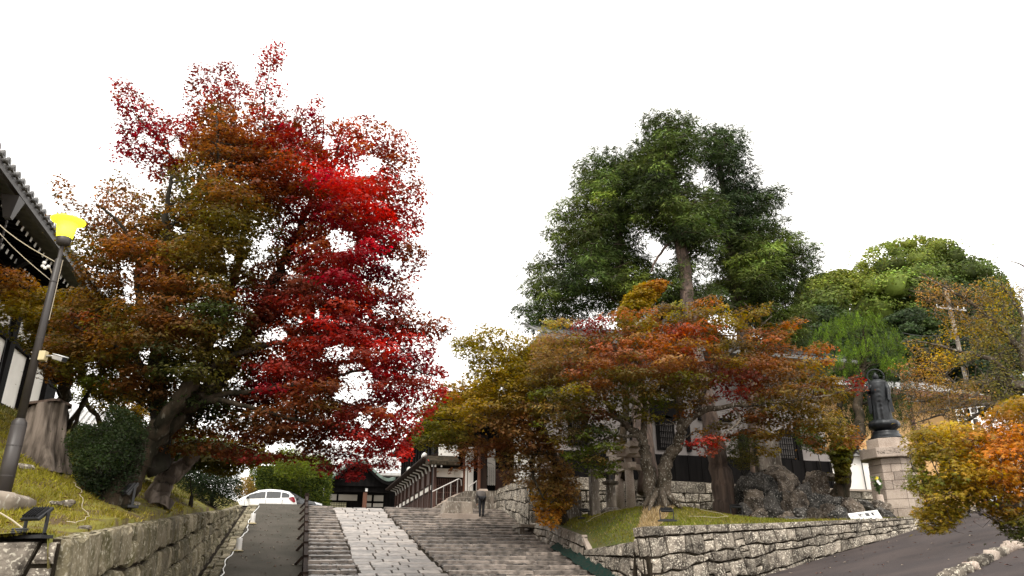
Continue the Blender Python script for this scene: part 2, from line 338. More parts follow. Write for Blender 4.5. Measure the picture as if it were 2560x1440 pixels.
def stone_wall(name, label, path, sw, sh, m, cap=0.0, gap=.012, proud=.06, jit=.3, ay=1.35, seed=1, thick=.35, cap_len=1.1, capm=None, piece='stone', courses_jit=.32, flip=1):
    """path: list of (base xyz, top xyz); outward normal on the right of travel times flip"""
    rnd = random.Random(seed); base = [Vector(p[0]) for p in path]; top = [Vector(p[1]) for p in path]
    L = [0]
    for i in range(1, len(path)): L.append(L[-1] + (top[i] - top[i-1]).to_2d().length)
    H = sum((top[i] - base[i]).z for i in range(len(path))) / len(path)
    def fm(s, h, out):
        i = 0
        while i < len(L) - 2 and s > L[i + 1]: i += 1
        t = (s - L[i]) / max(1e-6, L[i + 1] - L[i]); b = base[i].lerp(base[i+1], t); tp = top[i].lerp(top[i+1], t)
        d = (top[i+1] - top[i]); nrm = Vector((d.y, -d.x, 0)).normalized() * flip
        return b.lerp(tp, h / H) + nrm * out
    root = thing(name, label, 'stone wall', tuple(base[0]))
    bk = MB()
    for i in range(len(path) - 1):
        d = (top[i+1] - top[i]); nrm = Vector((d.y, -d.x, 0)).normalized() * flip
        o = nrm * -.012; t_ = nrm * -thick
        bk.hexa([base[i] + t_, base[i] + o, base[i+1] + o, base[i+1] + t_], [top[i] + t_ - Vector((0,0,.03)), top[i] + o - Vector((0,0,.03)), top[i+1] + o - Vector((0,0,.03)), top[i+1] + t_ - Vector((0,0,.03))])
    bk.build('core', M['joint'], root)
    Hs = H - cap; rows = max(1, round(Hs / sh)); cells = []
    hts = [rnd.uniform(.7, 1.35) for _ in range(rows)]; tot = sum(hts); acc = [0]
    for q in hts: acc.append(acc[-1] + q / tot * Hs)
    ph = [[rnd.uniform(0, 6.28) for _ in range(3)] for _ in range(rows + 1)]; am = sh * courses_jit * .38
    def course(r, x):
        if r == 0: return 0.0
        if r == rows: return Hs
        return acc[r] + am * (.55 * math.sin(x * 1.3 / sw * .6 + ph[r][0]) + .4 * math.sin(x * 2.9 / sw * .6 + ph[r][1]) + .25 * math.sin(x * 6.1 / sw * .6 + ph[r][2]))
    for r in range(rows):
        x = -rnd.random() * sw; tilt = 0
        while x < L[-1]:
            ww = sw * rnd.choice((.55, .75, .9, 1.1, 1.4, 1.75)) * rnd.uniform(.85, 1.15); t2 = rnd.uniform(-.28, .28) * sh; x2 = x + ww
            if x2 > L[-1] - .12: x2 = L[-1]; t2 = 0
            xa_, xb_ = max(0, x), x2
            if xb_ - xa_ > .06:
                yl0, yl1, yr0, yr1 = course(r, xa_), course(r + 1, xa_), course(r, xb_), course(r + 1, xb_)
                cl = lambda v: min(L[-1], max(0, v)); xm = (xa_ + xb_) / 2 + rnd.uniform(-.1, .1) * ww
                q = [(cl(xa_ - tilt * .5), yl0), (xm, course(r, xm)), (cl(xb_ - t2 * .5), yr0), (cl(xb_ + t2 * .5), yr1), (xm, course(r + 1, xm)), (cl(xa_ + tilt * .5), yl1)]
                hh = (yl1 - yl0 + yr1 - yr0) / 2
                if hh > .75 * sh and ww < sw and rnd.random() < .38:      # two small stones stacked
                    f = rnd.uniform(.35, .65); ml = (q[0][0] + (q[5][0] - q[0][0]) * f, q[0][1] + (q[5][1] - q[0][1]) * f); mr = (q[2][0] + (q[3][0] - q[2][0]) * f, q[2][1] + (q[3][1] - q[2][1]) * f)
                    cells += [[q[0], q[1], q[2], mr, ml], [ml, mr, q[3], q[4], q[5]]]
                elif rnd.random() < .35:     # knock a corner off, as rubble is
                    k = rnd.choice((0, 2, 3, 5)); a_, b_, c_ = q[k - 1], q[k], q[(k + 1) % 6]; m1 = (b_[0] + (a_[0] - b_[0]) * .22, b_[1] + (a_[1] - b_[1]) * .22); m2 = (b_[0] + (c_[0] - b_[0]) * .3, b_[1] + (c_[1] - b_[1]) * .3)
                    cells.append(q[:k] + [m1, m2] + q[k + 1:])
                else: cells.append(q)
            x = x2; tilt = t2
            if x >= L[-1]: break
    if cap:
        x = 0
        while x < L[-1] - .05:
            ww = cap_len * rnd.uniform(.7, 1.3); x2 = min(L[-1], x + ww); x2 = L[-1] if L[-1] - x2 < .3 else x2
            cells.append([(x, Hs + rnd.uniform(0, .02)), (x2, Hs + rnd.uniform(0, .02)), (x2, H), (x, H)]); x = x2
    ps = []
    for c in cells:
        mbp = MB(); stone_piece(mbp, c, fm, gap, proud, 1.0, rnd=rnd); ps.append((sum((Vector(v) for v in mbp.v), Vector()) / len(mbp.v), mbp))
    ps.sort(key=lambda q: (q[0] - Vector((0, 0, CZ))).length)
    rest = MB()
    for i, (c0, mbp) in enumerate(ps):
        if i < 290: mbp.build(piece, m, root)
        else:
            n = len(rest.v); rest.v += mbp.v; rest.f += [tuple(a + n for a in f) for f in mbp.f]
    if rest.v: rest.build('small_stones', m, root, kind='stuff')
    return root, fm, L[-1], H

# ---- left retaining wall: a face towards the viewer, then along the ramp
bt = lambda X, Y, z0: (X, Y, z0)
stone_wall('retaining_wall', 'mossy stone retaining wall below the grass bank, left of the ramp', [
    ((-2.35, 9.25, -.05), (-2.42, 9.3, walltop(9.3))), ((-2.3, 13, .0), (-2.42, 13, walltop(13))),
    ((-2.3, 20, zs(20) - .1), (-2.42, 20, walltop(20))), ((-2.3, 28, zs(28) - .1), (-2.42, 28, walltop(28))), ((-2.3, 33.6, zs(33.6) - .1), (-2.42, 33.6, zs(33.6) + .1))],
    .42, .34, M['stone_moss'], seed=3, proud=.085, gap=.013, courses_jit=.3)
stone_wall('retaining_wall', 'pale dry-stone wall end facing the viewer at bottom left below the floodlight', [
    ((-7.5, 9.05, 0), (-7.5, 9.0, 1.86)), ((-2.42, 9.2, 0), (-2.42, 9.2, 1.88))], .62, .5, M['stone'], seed=5, proud=.08, gap=.014)
# ---- bank
ys = np.concatenate([np.linspace(9.1, 22, 60), np.linspace(22.4, 45, 40)])
bank = grid_sheet('grass_bank', np.concatenate([np.linspace(-22, -2.52, 90), [-2.45]]), ys, lambda X, Y: -.35 * (X > -2.47) + zbank(X, Y) - .05 * np.clip((Y - 20) / 10, 0, 1) + .06 * np.sin(3.1 * X + Y) * np.sin(2.3 * Y) * np.clip((-2.5 - X) / .6, 0, 1) + .03 * (X > -3.2), M['moss'])

# ---- the stone slope
def slope_pt(X, Y): return zs(Y)
root = thing('stone_slope', 'broad stepped stone slope rising between the walls', 'stone stairs', (0, Y0, 0), kind='structure')
mb = MB(); mb.quad((-2.5, Y0, -.05), (9.8, Y0, -.05), (9.8, YT, ZT - .06), (-2.5, YT, ZT - .06)); mb.quad((-2.5, YT, ZT - .06), (9.8, YT, ZT - .06), (9.8, 40, ZT - .06), (-2.5, 40, ZT - .06)); mb.build('bed', M['joint'], root)
def xr(Y): return float(np.interp(Y, [12, 20, 26, 29.5, 34.5], [7.7, 7.9, 8.2, 8.6, 9.1]))     # right margin
def xl_path(Y): return float(np.interp(Y, [20, 33], [1.69, 1.50]))
def xr_path(Y): return float(np.interp(Y, [20, 33], [3.80, 3.44]))
slabs = []; Y = 16.2; rnd = random.Random(11)
while Y < YT - .1:
    h = rnd.uniform(.30, .55); h = min(h, YT - Y); xa, xb = xl_path(Y) - rnd.uniform(0, .12), xr_path(Y) + rnd.uniform(0, .18); x = xa
    while x < xb - .05:
        ww = rnd.uniform(.38, .85); x2 = min(xb, x + ww); x2 = xb if xb - x2 < .25 else x2
        if rnd.random() < .25 and h > .42:
            hm = h * rnd.uniform(.4, .6); slabs += [(x, x2, Y, Y + hm), (x, x2, Y + hm, Y + h)]
        else: slabs.append((x, x2, Y, Y + h))
        x = x2
    Y += h
def flat_stone(mb, x0, x1, y0, y1, zf, th, top=0.0, g=.021, skew=0, rnd=rnd):
    j = lambda: rnd.uniform(-.008, .008)
    q = [(x0 + g + j(), y0 + g + j()), (x1 - g + j(), y0 + g + j()), (x1 - g + j(), y1 - g + j()), (x0 + g + j(), y1 - g + j())]
    c = ((x0 + x1) / 2, (y0 + y1) / 2); i = .012
    lo = [(x, y, zf(x, y) - th) for x, y in q]; mid = [(x, y, zf(x, y) + top - .014) for x, y in q]
    hi = [(x + (i if x < c[0] else -i), y + (i if y < c[1] else -i), zf(x, y) + top) for x, y in q]
    n = len(mb.v); mb.v += lo + mid + hi
    for r in range(2):
        for a in range(4): b = (a + 1) % 4; o = n + r * 4; mb.f.append((o + a, o + b, o + 4 + b, o + 4 + a))
    mb.f.append((n + 8, n + 9, n + 10, n + 11))
slabs.sort(key=lambda s: s[2])
for i, s in enumerate(slabs[:295]):
    mb = MB(); tilt = rnd.uniform(-.012, .012); tx = rnd.uniform(-.006, .006); cx0, cy0 = (s[0] + s[1]) / 2, (s[2] + s[3]) / 2
    flat_stone(mb, *s, lambda x, y: zs(y) + (y - cy0) * tilt + (x - cx0) * tx, .06, rnd.uniform(0, .012)); mb.build('paving_slab', M['slab'], root)
# treads: long kerb stone at the front of each, cobbles behind
STEP = .68; k = 0; kerbs = []; cob = []
Yk = 16.2
while Yk < YT - .3:
    y1 = min(Yk + STEP, YT)
    for side in (0, 1):
        xa, xb = (.36, xl_path(Yk) - .1) if side == 0 else (xr_path(Yk) + .16, xr(Yk))
        x = xa
        while x < xb - .05:
            ww = rnd.uniform(.7, 1.9); x2 = min(xb, x + ww); x2 = xb if xb - x2 < .35 else x2
            mb = MB(); zt = zs(Yk) + .10; tl = rnd.uniform(-.01, .01)
            flat_stone(mb, x, x2, Yk, Yk + rnd.uniform(.13, .2), lambda X_, Y_: zt + (X_ - x) * tl + (Y_ - Yk) * .09, .14, rnd.uniform(-.006, .01), .006); kerbs.append((Yk, mb)); x = x2
        # cobble infill
        y = Yk + .19
        while y < y1 - .05:
            ch = rnd.uniform(.10, .19); x = xa
            while x < xb:
                cw = rnd.uniform(.10, .34); cob.append((x, min(x + cw, xb), y, min(y + ch, y1 - .01), Yk)); x += cw
            y += ch
    Yk += STEP
kerbs.sort(key=lambda q: q[0])
for q in kerbs[:295]: q[1].build('step_stone', M['kerb'], root)
mb = MB()
for x0, x1, y0, y1, yk in cob:
    if x1 - x0 < .04 or y1 - y0 < .03: continue
    g = .011; c = ((x0 + x1) / 2, (y0 + y1) / 2); top = rnd.uniform(-.02, .03); n = len(mb.v); ring = []
    sk = rnd.uniform(-.03, .03)
    for a, b in ((0, .25), (.25, 0), (.75, 0), (1, .3), (1, .75), (.7, 1), (.3, 1), (0, .7)):
        ring.append((x0 + g + (x1 - x0 - 2 * g) * min(1, max(0, a + rnd.uniform(-.08, .08))) + sk * (b - .5), y0 + g + (y1 - y0 - 2 * g) * min(1, max(0, b + rnd.uniform(-.1, .1)))))
    zb = lambda y: zs(yk) + .075 + (y - yk) * .105
    for x, y in ring: mb.v.append((x, y, zb(y) - .05))
    for x, y in ring: mb.v.append((c[0] + (x - c[0]) * .82, c[1] + (y - c[1]) * .82, zb(y) + top))
    for a in range(8): b = (a + 1) % 8; mb.f.append((n + a, n + b, n + 8 + b, n + 8 + a))
    mb.f.append(tuple(range(n + 8, n + 16)))
mb.build('cobbles', M['cobble'], root, kind='stuff')
# ---- ramp with smooth dark surface, beside it a strip of old edge stones and a drain
mb = MB(); n = 30; e0 = .0
for i in range(n):
    ya, yb = Y0 + (YT - Y0) * i / n, Y0 + (YT - Y0) * (i + 1) / n
    mb.quad((-1.66, ya, zs(ya) + .10), (.22, ya, zs(ya) + .10), (.22, yb, zs(yb) + .10), (-1.66, yb, zs(yb) + .10))
mb.quad((-1.66, Y0, -.02), (-1.66, YT, ZT - .02), (-1.66, YT, ZT + .10), (-1.66, Y0, .10)); mb.quad((-1.66, YT, ZT + .1), (.22, YT, ZT + .1), (.22, 36.2, ZT + .01), (-1.66, 36.2, ZT + .01))
mb.quad((.22, Y0, -.02), (.22, YT, ZT - .02), (.22, YT, ZT + .10), (.22, Y0, .10))
mb.build('ramp', M['ramp'], kind='structure')
eroot = thing('edge_strip', 'strip of dark old stones between the ramp and the left wall', 'edging', (-2, Y0, 0), kind='structure')
Y = 16.0
pieces = []
while Y < YT:
    h = rnd.uniform(.22, .42); x = -2.12
    for x2 in (-1.95 + rnd.uniform(-.05, .05), -1.68): 
        mb = MB(); flat_stone(mb, x, x2, Y, min(Y + h, YT), lambda a, b: zs(b) + (.02 if x < -2.0 else .06), .14, rnd.uniform(-.02, .03)); pieces.append(mb); x = x2
    Y += h
for mb in pieces[:290]: mb.build('edge_stone', M['stone_moss'], eroot)
# fallen leaves on the ramp, road and slope
def litter(name, n, fx, fy, fz, seed, label, size=.05, mt='litter'):
    r = np.random.default_rng(seed); X = r.uniform(*fx, n); Yy = r.uniform(*fy, n); Z = np.array([fz(a, b) for a, b in zip(X, Yy)]) + .012
    an = r.uniform(0, 6.28, n); s = size * r.uniform(.5, 1.3, n); V = []
    for dx, dy, dz in ((-1, 0, 0), (0, -.5, .2), (1, 0, 0), (0, .5, .25)):
        V.append(np.stack([X + s * (dx * np.cos(an) - dy * np.sin(an)), Yy + s * (dx * np.sin(an) + dy * np.cos(an)), Z + s * dz], 1))
    V = np.stack(V, 1).reshape(-1, 3); T = np.arange(4 * n).reshape(-1, 4)
    return tag(tri_mesh(name, V, T, M[mt], kind='stuff'), label, 'leaf litter')
litter('fallen_leaves', 60, (-2.1, .2), (17, 34), lambda x, y: zs(y) + .10, 4, 'few pale leaves lying on the dark ramp', .04)
litter('fallen_leaves', 70, (8.5, 22), (9, 18), lambda x, y: zroad(x, y) + .01, 5, 'pale fallen leaves scattered over the asphalt road', .045)

litter('fallen_leaves', 260, (-7, -2.6), (9.3, 20), lambda x, y: float(zbank(x, y)) + .06, 6, 'reddish brown fallen leaves scattered over the left bank', .045, 'litter_brown')
litter('fallen_leaves', 220, (8.6, 16), (18, 25), lambda x, y: float(zmound(x, y)) + .05, 7, 'reddish brown fallen leaves scattered over the garden mound', .045, 'litter_brown')
litter('fallen_leaves', 220, (-2.1, .2), (16, 34), lambda x, y: zs(y) + .10, 8, 'dark reddish leaves gathered along the ramp', .035, 'litter_brown')
litter('fallen_leaves', 260, (8.5, 22), (8, 19), lambda x, y: zroad(x, y) + .005, 9, 'dark reddish leaves lying on the road', .04, 'litter_brown')
# ---- right side: road, long wall, short wall beside the slope, upper wall
xs = np.linspace(7.0, 30, 60)
grid_sheet('road', xs, np.linspace(2, 21, 50), lambda X, Y: np.minimum(zroad(X, Y), 4.1 + 0 * X) + .012 * np.sin(X * 1.3) * np.sin(Y * 1.9), M['asphalt'])
lw = []
lw.append(((8.20, 17.75, zs(17.5) - .2), (8.12, 17.75, 2.56)))
for (x, y, z) in LW: lw.append(((x + .05, y - .16, zroad(x, y) - .15), (x, y, z)))
stone_wall('road_wall', 'long lichened dry-stone wall beside the asphalt road, under the mossy mound', lw, .34, .30, M['stone'], seed=8, proud=.06, gap=.009, courses_jit=.42, ay=1.05, cap=.15, cap_len=.6)
sw = [((8.30, 27.6, zs(27.6) - .1), (8.45, 27.6, 3.22)), ((8.22, 25.2, zs(25.2) - .1), (8.38, 25.2, 3.10)), ((8.14, 21.6, zs(21.6) - .1), (8.28, 21.6, 2.5))]
stone_wall('garden_wall', 'weathered stone wall with flat coping beside the right edge of the slope', sw, .42, .3, M['granite_old'], seed=9, cap=.24, cap_len=1.2, flip=1, proud=.05)
sw = [((8.12, 21.5, zs(21.5) - .1), (8.26, 21.5, 2.12)), ((8.02, 17.9, zs(17.9) - .1), (8.19, 17.9, 2.25))]
stone_wall('garden_wall', 'lower stained stone wall with long coping at the foot of the mound', sw, .5, .36, M['stone'], seed=10, cap=.26, cap_len=1.6, flip=1, proud=.06)
# sloping end stone between the two heights
mb = MB(); mb.beam((8.32, 21.75, 2.52), (8.30, 21.2, 2.05), .16, .10); tag(mb.build('coping_stone', M['granite'], org=(8.3, 21.5, 2.2)), 'pale sloping end stone joining the two low garden walls', 'coping stone')
uw = [((9.42, 38.5, ZT - .1), (9.42, 38.5, 5.25)), ((9.1, 34.3, zs(34.3) - .1), (9.15, 34.3, 5.2)), ((8.66, 29.4, zs(29.4) - .1), (8.75, 29.4, 5.08)), ((8.58, 28.35, zs(28.35) - .1), (8.68, 28.35, 5.04))]
stone_wall('terrace_wall', 'tall stone terrace wall beside the stairs near the standing person', uw, .5, .42, M['stone'], seed=12, cap=.34, cap_len=1.5, flip=1, proud=.05)
uw2 = [((8.55, 28.3, zs(28) - .1), (8.66, 28.3, 5.04)), ((13.0, 28.3, 3.1), (13.0, 28.3, 5.04))]
stone_wall('terrace_wall', 'shaded end face of the terrace wall behind the drooping maple', uw2, .5, .42, M['stone'], seed=13, cap=.3, flip=1)
# back garden wall with pale granite coping
bw = [((9.0, 26.6, 3.0), (9.0, 26.6, 4.86)), ((16.6, 26.6, 3.3), (16.6, 26.6, 4.78)), ((24.5, 26.9, 3.6), (24.5, 26.9, 4.62))]
broot, fmb, LB, HB = stone_wall('foundation_wall', 'stone foundation wall with granite coping under the white building', bw, .42, .3, M['stone'], seed=14, cap=.40, cap_len=1.9, flip=1, proud=.04)
mb = MB(); mb.box(8.9, 25, 26.75, 27.6, 4.66, 4.74); mb.build('terrace_floor', M['granite'], kind='structure')
# mound
mx_ = np.linspace(8.42, 25, 90); my_ = np.linspace(17.3, 26.7, 70)
X, Y = np.meshgrid(np.linspace(0, 1, 90), np.linspace(0, 1, 70)); XX = 8.35 + X * 16.6; YF = 17.38 + (XX - 8.17) * .199; YY = YF + Y * (26.6 - YF); ZZ = zmound(XX, YY) - .03
q = (np.arange(69)[:, None] * 90 + np.arange(89)[None]).ravel()
tri_mesh('garden_mound', np.stack([XX.ravel(), YY.ravel(), ZZ.ravel()], 1), np.stack([q, q + 1, q + 91, q + 90], 1), M['moss_green'], kind='structure', smooth=True)
# drain slab over a dark gutter
g = thing('drain_cover', 'flat stone slab over the dark gutter at the wall corner', 'stone slab', (8.4, 27.5, 2.9))
a = at(1328, 1322, 27.2)
mb = MB(); mb.box(7.75, 8.95, 26.8, 27.7, 3.02, 3.12); mb.build('slab', M['granite_old'], g)
for x0_ in (7.8, 8.7): MB().box(x0_, x0_ + .17, 26.9, 27.6, 2.6, 3.0).build('support', M['granite_old'], g)
# green net along the right margin of the slope
V = []; T = []; n = 26; r = random.Random(3)
mb = MB(); mb.smooth = True; rows = []
for i in range(n + 1):
    Y = 18.5 + 5.4 * i / n; x0 = xr(Y) - .02 - .14 * r.random(); row = [(x0, Y, zs(Y) + .10), (x0 + .08, Y, zs(Y) + .12 + .08 * r.random()), (x0 + .16, Y, zs(Y) + .16 + .1 * r.random()), (xr(Y) + .2, Y, zs(Y) + .22 + .12 * r.random())]
    rows.append(len(mb.v)); mb.v += row
for i in range(n):
    for j in range(3): mb.f.append((rows[i] + j, rows[i] + j + 1, rows[i+1] + j + 1, rows[i+1] + j))
tag(mb.build('safety_net', M['net'], org=(7.7, 19, 1.3)), 'dark green netting lying along the foot of the right wall', 'net')

# ---- kerb of rounded stones and stone apron, bottom right
def boulder(mb, c, r, seed, n=9, m=6, sq=1.0):
    rr = random.Random(seed); ph = [rr.uniform(0, 6.28) for _ in range(6)]; base = len(mb.v)
    rings = []
    for j in range(m + 1):
        th = PI * j / m
        for k in range(n):
            a = 2 * PI * k / n
            d = Vector((math.sin(th) * math.cos(a), math.sin(th) * math.sin(a), math.cos(th)))
            f = 1 + .16 * math.sin(2 * d.x * 1.7 + ph[0]) * math.cos(d.y * 2.3 + ph[1]) + .12 * math.sin(3 * d.z + ph[2] + 2 * d.x) + .07 * math.sin(7 * d.y + ph[3]) + rr.uniform(-.03, .03) * (0 < j < m)
            e = [abs(q) ** .75 * (1 if q > 0 else -1) for q in d]
            mb.v.append((c[0] + r[0] * e[0] * f, c[1] + r[1] * e[1] * f, c[2] + r[2] * e[2] * f))
    for j in range(m):
        for k in range(n):
            q = base + j * n; k2 = (k + 1) % n; mb.f.append((q + k, q + n + k, q + n + k2, q + k2))
    return mb
kroot = thing('kerb_stones', 'row of rounded kerb stones along the near edge of the road', 'kerb', (9.7, 9.7, 1.5), kind='structure')
r = random.Random(21)
p0, p1 = Vector((9.1, 9.35, 0)), Vector((13.2, 11.0, 0)); t = 0; L_ = (p1 - p0).length; d_ = (p1 - p0).normalized()
while t < L_:
    s = r.uniform(.10, .18); c = p0 + d_ * (t + s); c.z = zroad(c.x, c.y) + .05
    mb = MB(); mb.smooth = True; boulder(mb, c, (s * .95, .11, .09 * r.uniform(.9, 1.2)), r.random()); mb.build('kerb_stone', M['stone'] if r.random() < .6 else M['granite'], kroot); t += 2 * s * .93
stone_wall('lower_wall', 'small stone wall below the rounded kerb stones at bottom right', [((9.2, 8.9, .9), (9.2, 9.2, zroad(9.2, 9.2) - .03)), ((13.3, 10.5, 1.5), (13.3, 10.85, zroad(13.3, 10.85) - .03))], .3, .22, M['stone'], seed=15, proud=.06, thick=.25)
mb = MB(); mb.poly([(9.2, 9.2, zroad(9.2, 9.2) - .04), (13.3, 10.85, zroad(13.3, 10.85) - .04), (13.3, 11.2, zroad(13.3, 11.2) - .03), (9.2, 9.55, zroad(9.2, 9.55) - .03)]); mb.build('verge', M['earth'], kind='structure')
# ================================================================= BUILDINGS
def fbox(x0, x1, y0, y1, z0, z1): return MB().box(min(x0,x1), max(x0,x1), y0, y1, z0, z1)
# ---- left temple hall: wall plane X = -9.2, eave edge X = -7.4
H = thing('temple_hall', 'big dark temple hall with white plaster walls and deep tiled eaves at far left', 'building', (-9.2, 20, 5.5))
WX, EX = -9.2, -7.4
fbox(WX - 3, WX - .12, 8, 31, 4.5, 10.9).build('wall', M['black_wood'], H)
fbox(WX - .12, WX + .10, 8, 31, 4.9, 6.36).build('foundation_beam', M['black_wood'], H)
yy = 9.2
while yy < 31:
    fbox(WX - .1, WX + .16, yy - .2, yy + .2, 6.0, 10.6).build('post', M['black_wood'], H); 
    if yy + 2.0 < 31:
        fbox(WX - .11, WX + .0, yy + .205, yy + 1.795, 6.37, 8.15).build('plaster_panel', M['plaster'], H)
        fbox(WX - .11, WX + .0, yy + .205, yy + 1.795, 8.42, 9.1).build('plaster_panel', M['plaster'], H)
    yy += 2.0
fbox(WX - .1, WX + .12, 8, 31, 8.16, 8.40).build('tie_beam', M['black_wood'], H)
fbox(WX - .1, WX + .2, 8, 31, 9.15, 9.5).build('tie_beam', M['black_wood'], H)
# eave: soffit slopes up inwards, roof above it
mb = MB(); mb.hexa([(EX + .02, 8, 10.32), (WX - 3, 8, 10.9), (WX - 3, 32.4, 10.9), (EX + .02, 32.4, 10.32)], [(EX + .02, 8, 10.44), (WX - 3, 8, 12.2), (WX - 3, 32.4, 12.2), (EX + .02, 32.4, 10.44)]); mb.build('roof', M['tile'], H)
fbox(EX - .06, EX + .05, 8, 32.4, 10.18, 10.32).build('eave_board', M['post_metal'], H)
yy = 12.0
while yy < 32.2:                      # round end tiles and their rolls
    mb = MB(); mb.smooth = True
    mb.tube([(EX - 1.6, yy, 11.0), (EX - .02, yy, 10.47), (EX + .10, yy, 10.45)], [.06, .075, .075], 8); mb.build('roll_tile', M['tile'], H)
    mb = MB(); mb.tube([(EX + .09, yy, 10.45), (EX + .14, yy, 10.45)], [.105, .105], 12); mb.tube([(EX + .135, yy, 10.45), (EX + .155, yy, 10.45)], [.05, .05], 10); mb.build('end_tile', M['tile'], H)
    yy += .34
# two rows of white-tipped rafters
wm1, wm2 = MB(), MB()
yy = 14.0
while yy < 31:
    for x0, z0, row in ((EX - .42, 10.06, 0), (EX - 1.05, 9.78, 1)):
        rf = MB().beam((WX, yy, z0 + .30), (x0, yy, z0), .10, .13).build('rafter', M['black_wood'], H)
        MB().beam((x0, yy, z0 - .0), (x0 + .012, yy, z0 - .003), .10, .13).build('rafter_end', M['white'], rf)
    yy += .36
for yy in (18.4, 22.4, 26.4):
    mb = MB(); mb.hexa([(WX, yy - .12, 9.1), (WX + .5, yy - .12, 9.35), (WX + .5, yy + .12, 9.35), (WX, yy + .12, 9.1)], [(WX, yy - .12, 9.9), (EX - .7, yy - .12, 9.9), (EX - .7, yy + .12, 9.9), (WX, yy + .12, 9.9)]); mb.build('bracket', M['black_wood'], H)
# rain hopper under the eave and rain chains
mb = MB(); mb.hexa([(EX - .18, 18.62, 9.55), (EX - .02, 18.62, 9.55), (EX - .02, 18.78, 9.55), (EX - .18, 18.78, 9.55)], [(EX - .3, 18.5, 10.1), (EX + .1, 18.5, 10.1), (EX + .1, 18.9, 10.1), (EX - .3, 18.9, 10.1)]); mb.build('rain_hopper', M['post_metal'], H)
for yy in (18.7, 14.6):
    ch = MB(); z = 9.5
    while z > 6.6: ch.lathe([(.02, 0), (.035, .05), (.02, .1)], (EX - .1, yy, z - .1), 6); z -= .12
    ch.build('rain_chain', M['post_metal'], H)
# lightning rod wire on plaster
MB().tube([(WX + .2, 24.4, 9.2), (WX + .22, 24.5, 7.6), (WX + .25, 24.6, 6.2)], .015, 5).build('downpipe', M['black_metal'], H)

# ---- far building with pale tiled roofs behind the trees on the left
Fh = thing('storehouse', 'low house with pale grey tiled roofs seen between trunks at left', 'building', (-14, 44, 6))
a = at(165, 1095, 46); b = at(345, 1135, 46); Yf = 44.0
x0, x1 = -20.5, -10.5
fbox(x0, x1, 44.6, 50, 3.6, 8.1).build('wall', M['plaster_grey'], Fh)
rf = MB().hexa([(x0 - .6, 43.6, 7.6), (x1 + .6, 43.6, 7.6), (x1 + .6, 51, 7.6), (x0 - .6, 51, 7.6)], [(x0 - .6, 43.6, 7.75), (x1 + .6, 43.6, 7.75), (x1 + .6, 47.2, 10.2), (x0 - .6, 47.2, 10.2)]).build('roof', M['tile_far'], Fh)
x = x0 - .5
mb = MB()
while x < x1 + .6: mb.tube([(x, 43.58, 7.80), (x, 47.15, 10.24)], .07, 5); x += .3
mb.build('tile_rolls', M['tile_far'], Fh, kind='stuff')

# ---- entrance hall with curved copper gable, far end of the street
K = thing('entrance_hall', 'dark entrance porch with curved copper gable roof at the top of the slope', 'building', (3.8, 60, ZT))
Yk = 60.0
def kx(px, y=1200): return atY(px, y, Yk).x
def kz(py, px=900): return atY(px, py, Yk).z
xa, xb = kx(815), kx(1000); xc = kx(892)
fbox(xa, xb + .3, Yk + 2.2, Yk + 2.4, ZT, kz(1180)).build('wall', M['black_wood'], K)
zt1, zt2 = kz(1229), kz(1246)
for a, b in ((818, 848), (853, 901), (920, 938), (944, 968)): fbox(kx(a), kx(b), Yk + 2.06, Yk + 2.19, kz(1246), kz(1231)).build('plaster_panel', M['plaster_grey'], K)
for a, b in ((825, 849), (850, 874)): 
    pnl = fbox(kx(a), kx(b), Yk + 2.02, Yk + 2.18, ZT, kz(1252)).build('paper_screen', M['shoji'], K)
    mb = MB()
    for i in range(1, 4): x = kx(a) + (kx(b) - kx(a)) * i / 4; mb.box(x - .012, x + .012, Yk + 1.99, Yk + 2.015, ZT, kz(1252))
    for i in range(5): z = kz(1254 + 6 * i); mb.box(kx(a), kx(b), Yk + 1.99, Yk + 2.015, z - .012, z + .012)
    mb.build('lattice', M['black_wood'], pnl)
for a, b in ((920, 938), (943, 968)): fbox(kx(a), kx(b), Yk + 2.03, Yk + 2.18, kz(1261), kz(1252)).build('plaster_panel', M['plaster_grey'], K)
fbox(kx(911), kx(921), Yk + .1, Yk + .4, ZT, kz(1215)).build('post', M['red_wood'], K)
fbox(kx(815), kx(822), Yk + .1, Yk + .4, ZT, kz(1215)).build('post', M['black_wood'], K)
fbox(kx(815), kx(990), Yk + .05, Yk + .45, kz(1229), kz(1214)).build('tie_beam', M['black_wood'], K)
fbox(kx(915), kx(921), Yk - .02, Yk + .04, kz(1228), kz(1220)).build('beam_end', M['white'], K)
fbox(kx(920), kx(926), Yk - .02, Yk + .04, kz(1208), kz(1203)).build('beam_end', M['white'], K)
# karahafu outline: crest in the middle, upturned tips
def kara(t):        # t -1..1 -> (x, z) of the gable line
    x = xc + t * (kx(985) - xc); s = abs(t); z = kz(1160) - (kz(1160) - kz(1204)) * (s ** 1.0) * (1 - .12 * math.sin(PI * s)) if s < .8 else None
    z = kz(1160) - (kz(1160) - kz(1205)) * (0.5 - 0.5 * math.cos(PI * min(1, s / .82))) + (max(0, s - .82) / .18) ** 1.5 * .12
    return x, z
N = 24; prof = [kara(-1 + 2 * i / N) for i in range(N + 1)]
mb = MB(); mb.smooth = True
for i in range(N):
    (x0, z0), (x1, z1) = prof[i], prof[i + 1]
    mb.hexa([(x0, Yk - .9, z0 + .02), (x1, Yk - .9, z1 + .02), (x1, Yk + 4, z1 + .02), (x0, Yk + 4, z0 + .02)], [(x0, Yk - .9, z0 + .26), (x1, Yk - .9, z1 + .26), (x1, Yk + 4, z1 + .7), (x0, Yk + 4, z0 + .7)])
mb.build('curved_roof', M['copper'], K, smooth=False)
mb = MB()
